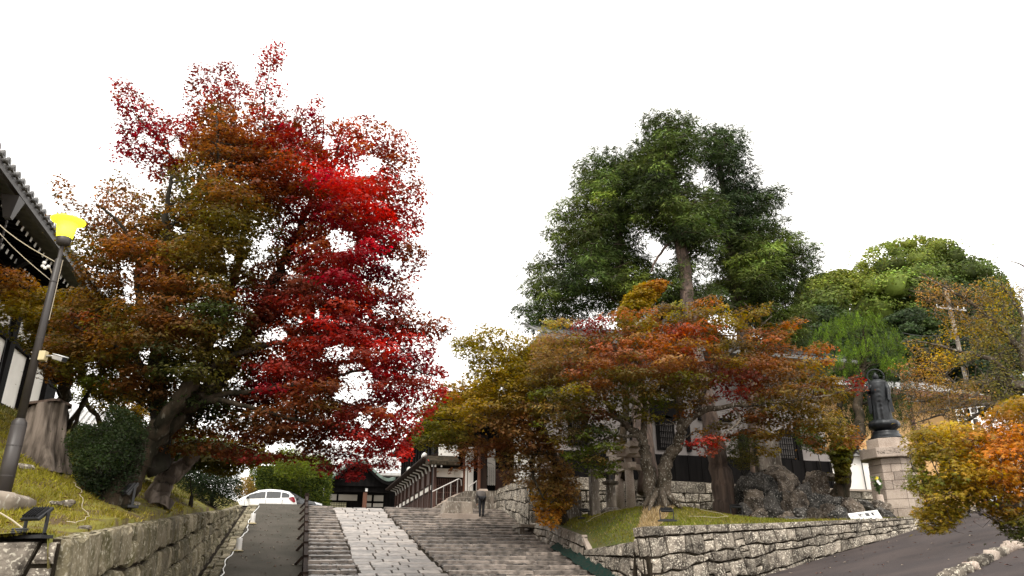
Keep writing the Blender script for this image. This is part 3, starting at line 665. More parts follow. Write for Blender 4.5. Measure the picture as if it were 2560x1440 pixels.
for i in range(N):
    (x0, z0), (x1, z1) = prof[i], prof[i + 1]
    mb.hexa([(x0, Yk - .85, z0 - .22), (x1, Yk - .85, z1 - .22), (x1, Yk - .7, z1 - .22), (x0, Yk - .7, z0 - .22)], [(x0, Yk - .85, z0 + .015), (x1, Yk - .85, z1 + .015), (x1, Yk - .7, z1 + .015), (x0, Yk - .7, z0 + .015)])
mb.build('gable_board', M['black_wood'], K)
mb = MB(); mb.poly([(x, Yk - .2, z - .05) for x, z in prof[2:-2]] + [(prof[-3][0], Yk - .2, kz(1216)), (prof[2][0], Yk - .2, kz(1216))]); mb.build('gable_panel', M['black_wood'], K)
# house with tiled roof behind the entrance
B2 = thing('rear_hall', 'white plastered hall with pale tiled roof behind the entrance porch', 'building', (3, 68, ZT))
fbox(-1, 9.5, 68, 76, ZT, 9.2).build('wall', M['plaster'], B2)
MB().hexa([(-2.5, 66.5, 9.3), (10.5, 66.5, 9.3), (10.5, 77, 9.3), (-2.5, 77, 9.3)], [(-2.5, 66.5, 9.5), (10.5, 66.5, 9.5), (9, 71.5, 12.3), (-1, 71.5, 12.3)]).build('roof', M['tile_far'], B2)

# ---- long two-storey wing on the right of the plaza: wall plane X = 7
Wg = thing('temple_wing', 'long dark timber temple wing with white panels receding up the plaza', 'building', (7, 41, ZT))
X7 = 7.0; ya, yb = 40.2, 57.5; nb = 9
fbox(X7 + .12, X7 + 2.5, ya, yb, ZT, 7.2).build('wall', M['black_wood'], Wg)
bw_ = (yb - ya) / nb
for i in range(nb + 1):
    y = ya + i * bw_
    fbox(X7 - .10, X7 + .1, y - .09, y + .09, ZT, 7.15).build('post', M['brown_wood'], Wg)
for i in range(nb):
    y0_, y1_ = ya + i * bw_ + .1, ya + (i + 1) * bw_ - .1; ym = (y0_ + y1_) / 2
    fbox(X7 - .02, X7 + .11, y0_, ym - .04, 5.72, 5.98).build('plaster_panel', M['plaster'], Wg)
    fbox(X7 - .02, X7 + .11, ym + .04, y1_, 5.72, 5.98).build('plaster_panel', M['plaster'], Wg)
    mb = MB()
    for k in range(7): y = y0_ + (k + .5) * (y1_ - y0_) / 7; mb.box(X7 - .05, X7 + .10, y - .045, y + .045, ZT, 5.62)
    mb.build('plank_row', M['brown_wood'], Wg, kind='stuff')
    fbox(X7 + .03, X7 + .11, y0_, y1_, 6.05, 6.95).build('shutter', M['brown_wood'], Wg)
fbox(X7 - .07, X7 + .1, ya, yb, 5.60, 5.70).build('rail', M['wood'], Wg); fbox(X7 - .07, X7 + .1, ya, yb, 5.99, 6.06).build('rail', M['wood'], Wg)
# pent roof over the lower wall with white brackets and a gutter pipe
MB().hexa([(X7 - .75, ya - .2, 7.12), (X7 + .4, ya - .2, 7.35), (X7 + .4, yb, 7.35), (X7 - .75, yb, 7.12)], [(X7 - .75, ya - .2, 7.2), (X7 + .4, ya - .2, 7.7), (X7 + .4, yb, 7.7), (X7 - .75, yb, 7.2)]).build('pent_roof', M['wood'], Wg)
MB().tube([(X7 - .82, ya - .3, 7.2), (X7 - .82, yb, 7.2)], .06, 8).build('gutter', M['wood'], Wg)
y = ya + .3
while y < yb:
    mb = MB(); mb.beam((X7 - .11, y, 6.72), (X7 - .2, y, 7.0), .07, .07); mb.beam((X7 - .2, y, 7.0), (X7 - .55, y, 7.08), .07, .06); mb.build('bracket', M['white'], Wg); y += 1.25
# upper storey
fbox(X7 + .5, X7 + 2.5, ya, yb + 1, 7.3, 11).build('upper_wall', M['black_wood'], Wg)
for i in range(14):
    y = ya + .2 + i * 1.25
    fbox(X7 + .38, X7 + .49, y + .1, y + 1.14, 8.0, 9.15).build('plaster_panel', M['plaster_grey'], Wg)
    fbox(X7 + .36, X7 + .49, y + .1, y + 1.14, 7.72, 7.9).build('plaster_panel', M['white'], Wg)
    fbox(X7 + .12, X7 + .48, y - .10, y + .08, 7.5, 9.7).build('post', M['black_wood'], Wg)
MB().hexa([(X7 - .5, ya - 1.4, 9.75), (X7 + 3, ya - 1.4, 9.75), (X7 + 3, yb + 1, 9.75), (X7 - .5, yb + 1, 9.75)], [(X7 - .5, ya - 1.4, 9.95), (X7 + 3, ya - 1.4, 11.6), (X7 + 3, yb + 1, 11.6), (X7 - .5, yb + 1, 9.95)]).build('roof', M['black_wood'], Wg)
for y, z in ((ya + 1.0, 7.55), (ya + 7, 7.5)):
    mb = MB(); mb.smooth = True; mb.tube([(X7 - .55, y, z), (X7 - .5, y + .7, z)], [.13, .13], 10); mb.build('pipe_lamp', M['frost'], Wg)
# end front (faces the viewer) with white band and lattice, and its little canopy
Yg = 40.0
def gx(px, py=1200): return atY(px, py, Yg).x
def gz(py, px=1130): return atY(px, py, Yg).z
Gt = thing('gate_front', 'white banded front wall with dark lattice doors beside the stairs', 'building', (8.5, Yg, ZT))
xg0, xg1 = gx(1083), gx(1158)
fbox(xg0, xg1, Yg + .1, Yg + .6, ZT, gz(1100)).build('wall', M['black_wood'], Gt)
fbox(xg0 + .07, xg1 - .02, Yg - .02, Yg + .09, gz(1193), gz(1172)).build('plaster_panel', M['plaster'], Gt)
for a, b, c, d in ((1094, 1146, 1140, 1112), (1094, 1140, 1150, 1145)): fbox(gx(a), gx(b), Yg - .02, Yg + .09, gz(c), gz(d)).build('plaster_panel', M['plaster'], Gt)
fbox(xg0 + .07, xg1 - .02, Yg + .03, Yg + .095, ZT, gz(1196)).build('door_board', M['wood'], Gt)
mb = MB(); n = 16
for i in range(n): x = xg0 + .1 + (xg1 - xg0 - .16) * i / (n - 1); mb.box(x - .018, x + .018, Yg - .03, Yg + .02, ZT, gz(1197))
for z in (gz(1215), gz(1232), gz(1248)): mb.box(xg0 + .07, xg1 - .03, Yg - .045, Yg - .031, z - .03, z + .03)
mb.build('lattice', M['brown_wood'], Gt, kind='stuff')
fbox(gx(1082), gx(1089), Yg - .25, Yg + .05, ZT, gz(1163)).build('post', M['brown_wood'], Gt)
fbox(gx(1157), gx(1161), Yg - .1, Yg + .3, gz(1240), gz(1120)).build('post', M['red_wood'], Gt)
fbox(gx(1161), gx(1175), Yg - .08, Yg + .3, gz(1240), gz(1150)).build('post', M['brown_wood'], Gt)
fbox(gx(1082), gx(1160), Yg - .2, Yg - .05, gz(1172), gz(1165)).build('tie_beam', M['black_wood'], Gt)
cz0 = gz(1166)
MB().hexa([(gx(1062), Yg - 1.0, cz0 - .05), (gx(1140), Yg - 1.0, cz0 - .05), (gx(1140), Yg + .1, cz0 + .02), (gx(1062), Yg + .1, cz0 + .02)], [(gx(1062), Yg - 1.0, cz0 + .12), (gx(1140), Yg - 1.0, cz0 + .12), (gx(1140), Yg - .2, cz0 + .5), (gx(1062), Yg - .2, cz0 + .5)]).build('canopy', M['bark'], Gt)
for px in (1071, 1079, 1094): fbox(gx(px), gx(px + 3), Yg - .9, Yg - .8, cz0 - .16, cz0 - .06).build('rafter_end', M['white'], Gt)
# main porch: recessed white doors, big pillar on a stone plinth, side wall
Pn = thing('main_porch', 'porch with thick orange brown pillar and white doors above the stairs', 'building', (10, 39, 5.3))
Yp = 38.7
def hx(px, py=1190): return atY(px, py, Yp).x
def hz(py, px=1210): return atY(px, py, Yp).z
fbox(hx(1160), hx(1600), Yp + 1.4, Yp + 1.6, 5.1, 9.3).build('wall', M['black_wood'], Pn)
for a, b in ((1175, 1180), (1182, 1196), (1232, 1252), (1310, 1330)):
    fbox(hx(a), hx(b), Yp + 1.2, Yp + 1.38, hz(1232) if a < 1200 else hz(1206), hz(1110)).build('door_panel', M['plaster'], Pn)
fbox(hx(1183), hx(1194), Yp + 1.1, Yp + 1.19, hz(1150), hz(1125)).build('plaster_panel', M['plaster_grey'], Pn)
fbox(hx(1195), hx(1199), Yp - .2, Yp + .12, hz(1223), hz(1090)).build('pillar_edge', M['red_wood'], Pn)
fbox(hx(1199) + .002, hx(1216), Yp - .18, Yp + .2, hz(1223), hz(1090)).build('pillar', M['wood'], Pn)
mb = MB(); mb.hexa([(hx(1193), Yp - .35, 5.22), (hx(1220), Yp - .35, 5.22), (hx(1220), Yp + .35, 5.22), (hx(1193), Yp + .35, 5.22)], [(hx(1197), Yp - .25, hz(1223.5)), (hx(1216), Yp - .25, hz(1223.5)), (hx(1216), Yp + .25, hz(1223.5)), (hx(1197), Yp + .25, hz(1223.5))]); mb.build('plinth', M['granite'], Pn)
mb = MB()
for i in range(8): x = hx(1222) + i * .11; mb.box(x, x + .03, Yp + 1.2, Yp + 1.3, 5.3, hz(1160))
for z in (5.8, 6.3, 6.8): mb.box(hx(1222), hx(1232), Yp + 1.15, Yp + 1.19, z, z + .05)
mb.build('lattice', M['black_wood'], Pn, kind='stuff')
fbox(hx(1252), hx(1310), Yp + 1.15, Yp + 1.3, 5.3, hz(1165)).build('shutter', M['brown_wood'], Pn)
MB().hexa([(hx(1130), Yp - 2.4, 9.3), (hx(1700), Yp - 2.4, 9.3), (hx(1700), Yp + 3, 9.3), (hx(1130), Yp + 3, 9.3)], [(hx(1150), Yp - 1.6, 9.6), (hx(1700), Yp - 1.6, 9.6), (hx(1700), Yp + 3, 11.5), (hx(1180), Yp + 3, 11.5)]).build('roof', M['tile'], Pn)
# stairs of the porch with sloping side stone, terrace and handrails
St = thing('porch_stairs', 'stone stairs with sloping side stone leading up to the porch', 'stone stairs', (8.6, 37, ZT))
P = lambda px, py: atY(px, py, 36.5)
pts = [P(1084, 1270), P(1160, 1228), P(1250, 1228), P(1250, 1285), P(1084, 1285)]
mb = MB(); lo = [Vector((p.x, 36.35, p.z)) for p in pts]; hi = [Vector((p.x, 36.7, p.z)) for p in pts]; mb.hexa(lo, hi); mb.build('side_stone', M['granite_old'], St)
x0, x1 = P(1084, 1270).x, P(1160, 1228).x; z1 = P(1160, 1228).z - .06
for i in range(6):
    fbox(x0 + (x1 - x0) * i / 6, x1, 36.71, 39.9, ZT, ZT + (z1 - ZT) * (i + 1) / 6 - .002 * i).build('step', M['granite'], St)
fbox(x1 + .001, 9.35, 36.71, 38.4, ZT, z1 - .005).build('landing', M['granite_old'], St)
fbox(x1 + .002, 20, 38.41, 40.4, ZT, 5.2).build('porch_floor', M['granite'], St)
Hr = thing('handrail', 'long grey metal handrail rising along the porch stairs', 'handrail', (8, 36.5, 4.5))
pa, pb, pc = P(1081, 1229), P(1147, 1197), P(1153, 1200)
MB().tube([pa, pb, pc, P(1154, 1214)], .028, 8).build('rail', M['steel'], Hr)
for px in (1092, 1109, 1127, 1144):
    t = (px - 1081) / 66; top = pa.lerp(pb, t); MB().tube([(top.x, 36.5, top.z), (top.x, 36.5, P(px, 1266 - (px - 1084) * .53).z)], .02, 6).build('rail_post', M['steel'], Hr)
Hr = thing('handrail', 'short grey metal handrail at the landing by the big pillar', 'handrail', (9, 37.5, 5.2))
Q = lambda px, py: atY(px, py, 37.4)
MB().tube([Q(1171, 1218), Q(1192, 1202)], .028, 8).build('rail', M['steel'], Hr)
for px, py in ((1173, 1217), (1182, 1210), (1191, 1203)): MB().tube([Q(px, py), Q(px, 1229)], .02, 6).build('rail_post', M['steel'], Hr)

# ---- big block of granite on its plinth standing on the slope
Bk = thing('stone_block', 'massive lichened stone block on a low plinth standing on the slope', 'stone block', (6.3, 31, 3.4))
ax, bx = atY(1103, 1300, 31).x, atY(1196, 1300, 31).x
z0 = zs(31)
MB().box(ax, bx, 30.9, 32.3, z0 - .1, z0 + .24).build('plinth', M['granite'], Bk, bevel=.02)
z3 = atY(1150, 1254, 31.3).z
mb = MB(); mb.hexa([(ax + .12, 31.1, z0 + .242), (bx - .2, 31.1, z0 + .242), (bx - .2, 32.1, z0 + .242), (ax + .12, 32.1, z0 + .242)], [(ax + .2, 31.18, z3), (bx - .24, 31.18, z3), (bx - .24, 32.0, z3), (ax + .2, 32.0, z3)]); mb.build('block', M['granite_old'], Bk, bevel=.03)
Bk = thing('stone_block', 'taller dark stone block behind the lichened block on the slope', 'stone block', (7.3, 32.6, 3.6))
mb = MB(); ax2, bx2 = atY(1125, 1250, 32.9).x, atY(1178, 1250, 32.9).x; mb.box(ax2, bx2, 32.75, 33.5, zs(32.7) - .1, atY(1150, 1243, 32.9).z); mb.build('block', M['granite_old'], Bk, bevel=.03)

# ---- big white plaster building behind the maples (faces the viewer, front at Y = 27.7)
Rb = thing('kura_hall', 'white plastered hall with gabled tile roof and barred windows behind the maples', 'building', (15, 28, 4.7))
Yr = 27.7
def rx(px, py=1100): return atY(px, py, Yr).x
def rz(py, px=1750): return atY(px, py, Yr).z
xr0, xr1 = rx(1400, 1190), rx(2082, 1190)
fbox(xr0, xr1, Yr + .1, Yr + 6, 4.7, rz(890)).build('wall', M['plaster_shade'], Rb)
zsk = rz(1140)
fbox(xr0 - .02, xr1 + .02, Yr - .02, Yr + .09, 4.75, zsk).build('plank_skirt', M['black_wood'], Rb)
mb = MB(); x = xr0
while x < xr1: 
    fbox(x, x + .07, Yr - .07, Yr - .021, 4.75, zsk).build('batten', M['black_wood'], Rb); x += .62
def window(cx0, cx1, py0, py1, nm='window', arch=True):
    x0, x1, z0, z1 = rx(cx0, py1), rx(cx1, py1), rz(py1), rz(py0)
    f = fbox(x0 - .12, x1 + .12, Yr + .02, Yr + .098, z0 - .1, z1 + .08).build(nm, M['black_wood'], Rb)
    fbox(x0, x1, Yr + .0, Yr + .018, z0, z1).build('pane', M['pane'], f)
    mb = MB(); n = 7
    for i in range(n + 1): x = x0 + (x1 - x0) * i / n; mb.box(x - .014, x + .014, Yr - .05, Yr - .02, z0, z1)
    for i in range(4): z = z0 + (z1 - z0) * (i + .5) / 4; mb.box(x0, x1, Yr - .068, Yr - .052, z - .016, z + .016)
    mb.build('bars', M['black_wood'], f)
    if arch:
        mb = MB()
        for i in range(8):
            a, b = i / 8, (i + 1) / 8; g = lambda t: z1 + .10 + .22 * math.sin(PI * t) ** .6
            mb.quad((x0 - .2 + (x1 - x0 + .4) * a, Yr - .01, z1), (x0 - .2 + (x1 - x0 + .4) * b, Yr - .01, z1), (x0 - .2 + (x1 - x0 + .4) * b, Yr - .01, g(b)), (x0 - .2 + (x1 - x0 + .4) * a, Yr - .01, g(a)))
        mb.build('arch', M['black_wood'], f)
for c in ((1652, 1684, 1062, 1122), (1585, 1602, 1065, 1120), (1858, 1890, 1085, 1132), (1948, 1986, 1080, 1136), (1430, 1465, 1060, 1120)): window(*c)
fbox(rx(1630), rx(1716), Yr - .01, Yr + .096, rz(1050), rz(1006)).build('upper_band', M['black_wood'], Rb)
fbox(rx(1716, 1090) + .01, rx(1726, 1090), Yr - .03, Yr + .096, rz(1130), rz(1050)).build('post', M['black_wood'], Rb)
fbox(rx(1990), rx(2001), Yr - .03, Yr + .096, rz(1140), rz(1040)).build('post', M['black_wood'], Rb)
fbox(rx(1752), rx(1835), Yr - .02, Yr + .096, rz(1050), rz(1042)).build('tie_beam', M['black_wood'], Rb)
fbox(xr0 - .4, xr1 + .4, Yr - .5, Yr + .09, rz(893), rz(880)).build('eave_beam', M['wood'], Rb)
ze, za = rz(885), rz(742, 1690) + 1.2
rw = thing  # lower skirt roof
MB().hexa([(xr0 - 1.2, Yr - 1.3, ze - .25), (xr1 + 1.2, Yr - 1.3, ze - .25), (xr1 + 1.2, Yr + 7, ze - .25), (xr0 - 1.2, Yr + 7, ze - .25)], [(xr0 - 1.2, Yr - 1.3, ze - .1), (xr1 + 1.2, Yr - 1.3, ze - .1), (xr1 - 1.5, Yr + 2.6, ze + 1.7), (xr0 + 1.5, Yr + 2.6, ze + 1.7)]).build('roof_skirt', M['tile'], Rb)
mb = MB(); x = xr0 - 1.0
while x < xr1 + 1.0: mb.tube([(x, Yr - 1.32, ze - .05), (x + (0 if abs(x) else 0), Yr + 1.6, ze + 1.25)], .055, 5); x += .28
mb.build('roof_tiles', M['tile'], Rb, kind='stuff')
# upper gable: apex towards the viewer
Ya = Yr + 1.6
def ux(px, py): return atY(px, py, Ya).x
def uz(px, py): return atY(px, py, Ya).z
ap = atY(1692, 752, Ya); le = atY(1515, 880, Ya); re = atY(1850, 885, Ya); lz = (le.z + re.z) / 2
mb = MB(); mb.poly([(le.x + .3, Ya + .2, lz), (re.x - .3, Ya + .2, lz), (ap.x, Ya + .2, ap.z - .25)]); mb.build('gable_wall', M['plaster'], Rb)
for s, e in ((1, le), (-1, re)):
    a = Vector((ap.x, Ya - .4, ap.z)); b = Vector((e.x, Ya - .4, lz)); 
    n_ = Vector((0, 0, .2)); mb = MB(); m_ = a.lerp(b, .5) - Vector((0, 0, .22)); bk_ = Vector((0, 6, 0))
    mb.hexa([b, m_, m_ + bk_, b + bk_], [b + n_, m_ + n_, m_ + bk_ + n_, b + bk_ + n_]); mb.hexa([m_, a, a + bk_, m_ + bk_], [m_ + n_, a + n_, a + bk_ + n_, m_ + bk_ + n_]); mb.build('gable_roof', M['tile'], Rb)
    mb = MB()
    for i in range(20):
        y = Ya - .3 + i * .3; mb.tube([a + n_ + Vector((0, y - Ya + .4, .02)), m_ + n_ + Vector((0, y - Ya + .4, .02)), b + n_ + Vector((0, y - Ya + .4, .02))], .05, 5)
    mb.build('roof_tiles', M['tile_far'], Rb, kind='stuff')
    MB().beam(a + Vector((0, -.06, -.12)), m_ + Vector((0, -.06, -.12)), .08, .3).build('barge_board', M['wood'], Rb); MB().beam(m_ + Vector((0, -.06, -.12)), b + Vector((0, -.06, -.12)), .08, .3).build('barge_board', M['wood'], Rb)
MB().beam((ap.x, Ya - .5, ap.z + .3), (ap.x, Ya + 6, ap.z + .3), .3, .35).build('ridge', M['tile_far'], Rb)
x_, z_ = le.x - 2.5, rz(905)
# lower lean-to wall left of it with pale eave bits showing through the leaves
Ln = thing('side_house', 'low plastered annex under a tiled pent roof beside the drooping maple', 'building', (10.5, 31, 4.8))
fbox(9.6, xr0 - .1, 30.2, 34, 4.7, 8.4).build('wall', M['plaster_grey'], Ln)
MB().hexa([(9.0, 29.2, 8.3), (xr0 + .6, 29.2, 8.3), (xr0 + .6, 34, 8.3), (9.0, 34, 8.3)], [(9.0, 29.2, 8.42), (xr0 + .6, 29.2, 8.42), (xr0 + .6, 34, 10.0), (9.0, 34, 10.0)]).build('roof', M['tile'], Ln)

# ---- ochre house, white boundary wall behind the statue, far house
Oh = thing('ochre_house', 'ochre plastered house with brown posts behind the bronze statue', 'building', (22, 28, 5))
Yo = 30.0
def ox(px, py=1050): return atY(px, py, Yo).x
def oz(py, px=2230): return atY(px, py, Yo).z
xo0, xo1 = ox(2040), ox(2420)
fbox(xo0, xo1, Yo, Yo + 6, 4.2, oz(990)).build('wall', M['yellow_plaster'], Oh)
for px in (2172, 2275, 2300 + 110): fbox(ox(px), ox(px + 9), Yo - .08, Yo - .003, 4.2, oz(995)).build('post', M['red_wood'], Oh)
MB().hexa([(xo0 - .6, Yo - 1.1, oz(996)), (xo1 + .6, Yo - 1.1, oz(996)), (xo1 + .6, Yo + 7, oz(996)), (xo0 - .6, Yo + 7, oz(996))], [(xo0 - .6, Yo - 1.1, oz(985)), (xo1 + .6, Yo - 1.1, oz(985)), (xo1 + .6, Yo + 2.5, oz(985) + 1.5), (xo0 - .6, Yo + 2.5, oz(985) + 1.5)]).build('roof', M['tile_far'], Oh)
fbox(xo0 - .6, xo1 + .6, Yo - 1.14, Yo - 1.105, oz(1000), oz(986)).build('fascia', M['red_wood'], Oh)
Pw = thing('boundary_wall', 'white plastered wall with tiled top left of the stone pedestal', 'wall', (21, 28, 4.6))
Yw = 28.3
xw0, xw1 = atY(2095, 1150, Yw).x, atY(2178, 1200, Yw).x
zc = atY(2150, 1142, Yw).z
fbox(xw0 - .5, xw1, Yw, Yw + .4, 4.2, zc).build('wall_body', M['plaster'], Pw)
MB().hexa([(xw0 - .6, Yw - .25, zc), (xw1 + .1, Yw - .25, zc), (xw1 + .1, Yw + .65, zc), (xw0 - .6, Yw + .65, zc)], [(xw0 - .6, Yw - .2, zc + .07), (xw1 + .1, Yw - .2, zc + .07), (xw1 + .1, Yw + .2, zc + .35), (xw0 - .6, Yw + .2, zc + .35)]).build('tile_cap', M['tile'], Pw)
for i in range(8): MB().tube([(xw0 - .5 + i * .3, Yw - .27, zc + .1), (xw0 - .5 + i * .3, Yw + .15, zc + .36)], .06, 8).build('cap_tile', M['tile'], Pw)
px_ = atY(2150, 1150, Yw).x; MB().tube([(px_, Yw - .1, 4.4), (px_ - .02, Yw - .1, zc)], .025, 6).build('downpipe', M['black_metal'], Pw)
Gh = thing('hillside_house', 'distant white house with pale roof glimpsed through the cherry branches', 'building', (33, 40, 9))
c = at(2425, 880, 46)
fbox(c.x - 1.4, c.x + 1.5, c.y, c.y + 4, c.z - 1.2, c.z + .35).build('wall', M['white'], Gh)
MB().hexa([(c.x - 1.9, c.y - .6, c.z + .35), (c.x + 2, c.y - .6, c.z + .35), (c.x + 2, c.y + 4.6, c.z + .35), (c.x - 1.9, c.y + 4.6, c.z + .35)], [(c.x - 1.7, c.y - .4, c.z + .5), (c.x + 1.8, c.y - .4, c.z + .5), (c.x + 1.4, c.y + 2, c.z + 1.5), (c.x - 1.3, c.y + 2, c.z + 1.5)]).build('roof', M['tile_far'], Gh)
for i in (-.8, .2, 1.0): fbox(c.x + i - .25, c.x + i + .25, c.y - .03, c.y - .003, c.z - .8, c.z - .2).build('window', M['pane'], Gh)
# utility pole with insulators and wires
Up = thing('utility_pole', 'pale concrete utility pole with crossarm behind the cherry branches', 'utility pole', tuple(at(2450, 1050, 38)))
a, b = at(2445, 1080, 38), at(2428, 715, 38); b = Vector((a.x, a.y, b.z))
MB().tube([a - Vector((0, 0, 2)), b], [.13, .10], 10).build('pole', M['granite_old'], Up)
c = at(2425, 775, 38); MB().beam((b.x - 1.1, b.y - .15, c.z), (b.x + .9, b.y - .15, c.z), .08, .09).build('crossarm', M['steel'], Up)
for dx in (-1.0, -.6, .4, .8): MB().lathe([(.02, 0), (.045, .03), (.025, .07), (.045, .10), (.015, .15)], (b.x + dx, b.y - .15, c.z + .05), 8).build('insulator', M['frost'], Up)
for i, (q0, q1) in enumerate((((2430, 800), (2255, 832)), ((2430, 835), (2230, 860)), ((2430, 780), (2700, 700)))):
    a, b = at(*q0, 38), at(*q1, 38 if i < 2 else 30); pts = [a.lerp(b, t / 8) - Vector((0, 0, .5 * math.sin(PI * t / 8))) for t in range(9)]
    tag(MB().tube(pts, .018, 4).build('overhead_wire', M['cable_dark'], org=a), ['upper wire running left from the utility pole', 'lower wire running left from the utility pole', 'wire running right from the utility pole out of frame'][i], 'wire', 'overhead wires')
Fn = thing('guard_fence', 'white metal guard fence on the hillside below the utility pole', 'fence', tuple(at(2450, 1050, 34)))
a, b = at(2395, 1052, 34), at(2500, 1038, 34)
for dz in (0, .25, .5): MB().tube([a + Vector((0, 0, dz)), b + Vector((0, 0, dz))], .02, 5).build('rail', M['white'], Fn)
for t in range(7): p = a.lerp(b, t / 6); MB().tube([p - Vector((0, 0, .4)), p + Vector((0, 0, .55))], .025, 5).build('post', M['white'], Fn)

# ================================================================= OBJECTS
# ---- street lamp with lit yellow hat-shaped shade
lp = at(5, 1240, 11); LX, LY, LZ = lp; LT = at(165, 600, 11).z
def lz(py): 
    # height on the pole axis whose image row is py
    lo, hi = LZ - 1, LZ + 6
    for _ in range(40):
        m_ = (lo + hi) / 2; _, yv = projs(np.array([[LX, LY, m_]])); 
        if yv[0] > py: lo = m_
        else: hi = m_
    return (lo + hi) / 2
Lm = thing('street_lamp', 'dark street lamp post with lit yellow hat-shaped shade on the bank', 'street lamp', (LX, LY, LZ))
za_, zb_, zc_ = lz(1055), lz(650), lz(612)
mb = MB(); mb.smooth = True; mb.tube([(LX, LY, LZ - .1), (LX, LY, za_ - .06)], [.105, .105], 16); mb.build('sleeve', M['post_metal'], Lm)
mb = MB(); mb.smooth = True; mb.tube([(LX, LY, za_ - .06), (LX, LY, za_), (LX, LY, za_ + .05)], [.105, .10, .062], 16, cap=False); mb.build('collar', M['post_metal'], Lm)
mb = MB(); mb.smooth = True; mb.tube([(LX, LY, za_), (LX, LY, zb_), (LX, LY, zb_ + .02), (LX, LY, zc_)], [.06, .055, .032, .03], 14); mb.build('pole', M['post_metal'], Lm)
for py in (1115, 1190, 845, 705): z = lz(py); mb = MB(); rr = .107 if py > 1060 else .061; mb.tube([(LX, LY, z - .008), (LX, LY, z + .008)], rr, 14); mb.build('band', M['post_metal'], Lm)
z1_, z2_ = lz(612), lz(556)
mb = MB(); mb.smooth = True; h = z2_ - z1_
mb.lathe([(.03, -.02), (.075, -.01), (.10, .015), (.115, .12), (.10, .13)], (LX, LY, z1_), 20); mb.build('lamp_cup', M['post_metal'], Lm)
mb = MB(); mb.smooth = True; mb.lathe([(.108, .12), (.118, .14), (.165, h * .98 + .03), (.10, h + .04)], (LX, LY, z1_), 24); mb.build('lamp_shade', M['lamp_glow'], Lm)
mb = MB(); mb.smooth = True; mb.lathe([(.15, h * .93), (.255, h + .015), (.26, h + .035), (.12, h + .065)], (LX, LY, z1_), 28); mb.build('lamp_brim', M['lamp_glow'], Lm)
pl = bpy.data.lights.new('lamp_light', 'POINT'); pl.energy = 12; pl.color = (1, .85, .2); pl.shadow_soft_size = .15; po = bpy.data.objects.new('lamp_light', pl); C.objects.link(po); po.parent = Lm; po.location = (.0, 0, z1_ + h + .25 - LZ)
mb = MB(); mb.tube([(LX + .065, LY - .02, lz(650)), (LX + .07, LY - .02, lz(800))], .006, 5); mb.build('cable', M['cable'], Lm)
# footing stone
mb = MB(); mb.smooth = True; boulder(mb, (LX + .02, LY - .25, LZ - .16), (.42, .34, .17), 5, 14, 8); tag(mb.build('footing_stone', M['granite_old'], org=(LX, LY, LZ - .2)), 'weathered tan stone footing at the base of the street lamp', 'footing')
# camera on the pole
Cm = thing('security_camera', 'white security camera with cream junction box on the lamp post', 'security camera', (LX, LY, lz(890)))
z = lz(890); u = Vector((cy_, -sy_, 0))
o = Vector((LX, LY, z)) + u * .115
MB().beam(o - Vector((0, 0, .075)), o + Vector((0, 0, .075)), .10, .10, up=tuple(Vector((sy_, cy_, 0)))).build('junction_box', M['cream'], Cm, bevel=.008)
for dz in (.05, -.05): MB().tube([(LX - .075, LY, z + dz), (LX + .075, LY, z + dz)], .012, 6).build('clamp', M['steel'], Cm)
c0 = o + u * .05; c1 = c0 + u * .15 - Vector((0, 0, .02)); d = (u * .82 - Vector((.1, .5, .30))).normalized()
MB().tube([c0, c0 + u * .08, c1], .018, 8).build('arm', M['steel'], Cm)
mb = MB(); mb.beam(c1 - d * .03, c1 + d * .27, .085, .075); mb.build('housing', M['silver'], Cm, bevel=.012)
MB().beam(c1 - d * .02 + Vector((0, 0, .046)), c1 + d * .30 + Vector((0, 0, .046)), .10, .008).build('sun_hood', M['white'], Cm)
MB().beam(c1 + d * .271, c1 + d * .29, .07, .06).build('lens', M['black_metal'], Cm)
# cables to the hall
lt = Vector((LX - .05, LY, lz(655)))
for i, (q, dd, end, rr) in enumerate((((0, 505), 12.5, lt, .009), ((0, 490), 13.5, Vector((LX - .06, LY, lz(700))), .007))):
    a = at(q[0] - 120, q[1] - 95, dd); pts = [a.lerp(end, t / 10) - Vector((0, 0, .25 * math.sin(PI * t / 10))) for t in range(11)]
    tag(MB().tube(pts, rr, 5).build('lamp_cable', M['cable'], org=end), ['upper white cable from the eaves to the lamp post', 'lower white cable from the eaves to the lamp post'][i], 'cable')
iz = lz(668); mb = MB(); mb.smooth = True
ins = thing('insulator_knobs', 'cluster of small white porcelain insulators left of the lamp post', 'insulator', (LX - .3, LY, iz))
for dx, dz in ((-.17, .03), (-.13, .0), (-.09, .03), (-.16, .09)): MB().lathe([(.01, -.02), (.028, -.01), (.03, .02), (.01, .035)], (LX + dx - .02, LY - .05, iz + dz - .06), 8).build('knob', M['frost'], ins)
MB().tube([(LX - .1, LY - .04, iz - .02), (LX - .04, LY, iz - .14)], .01, 5).build('wire', M['cable'], ins)

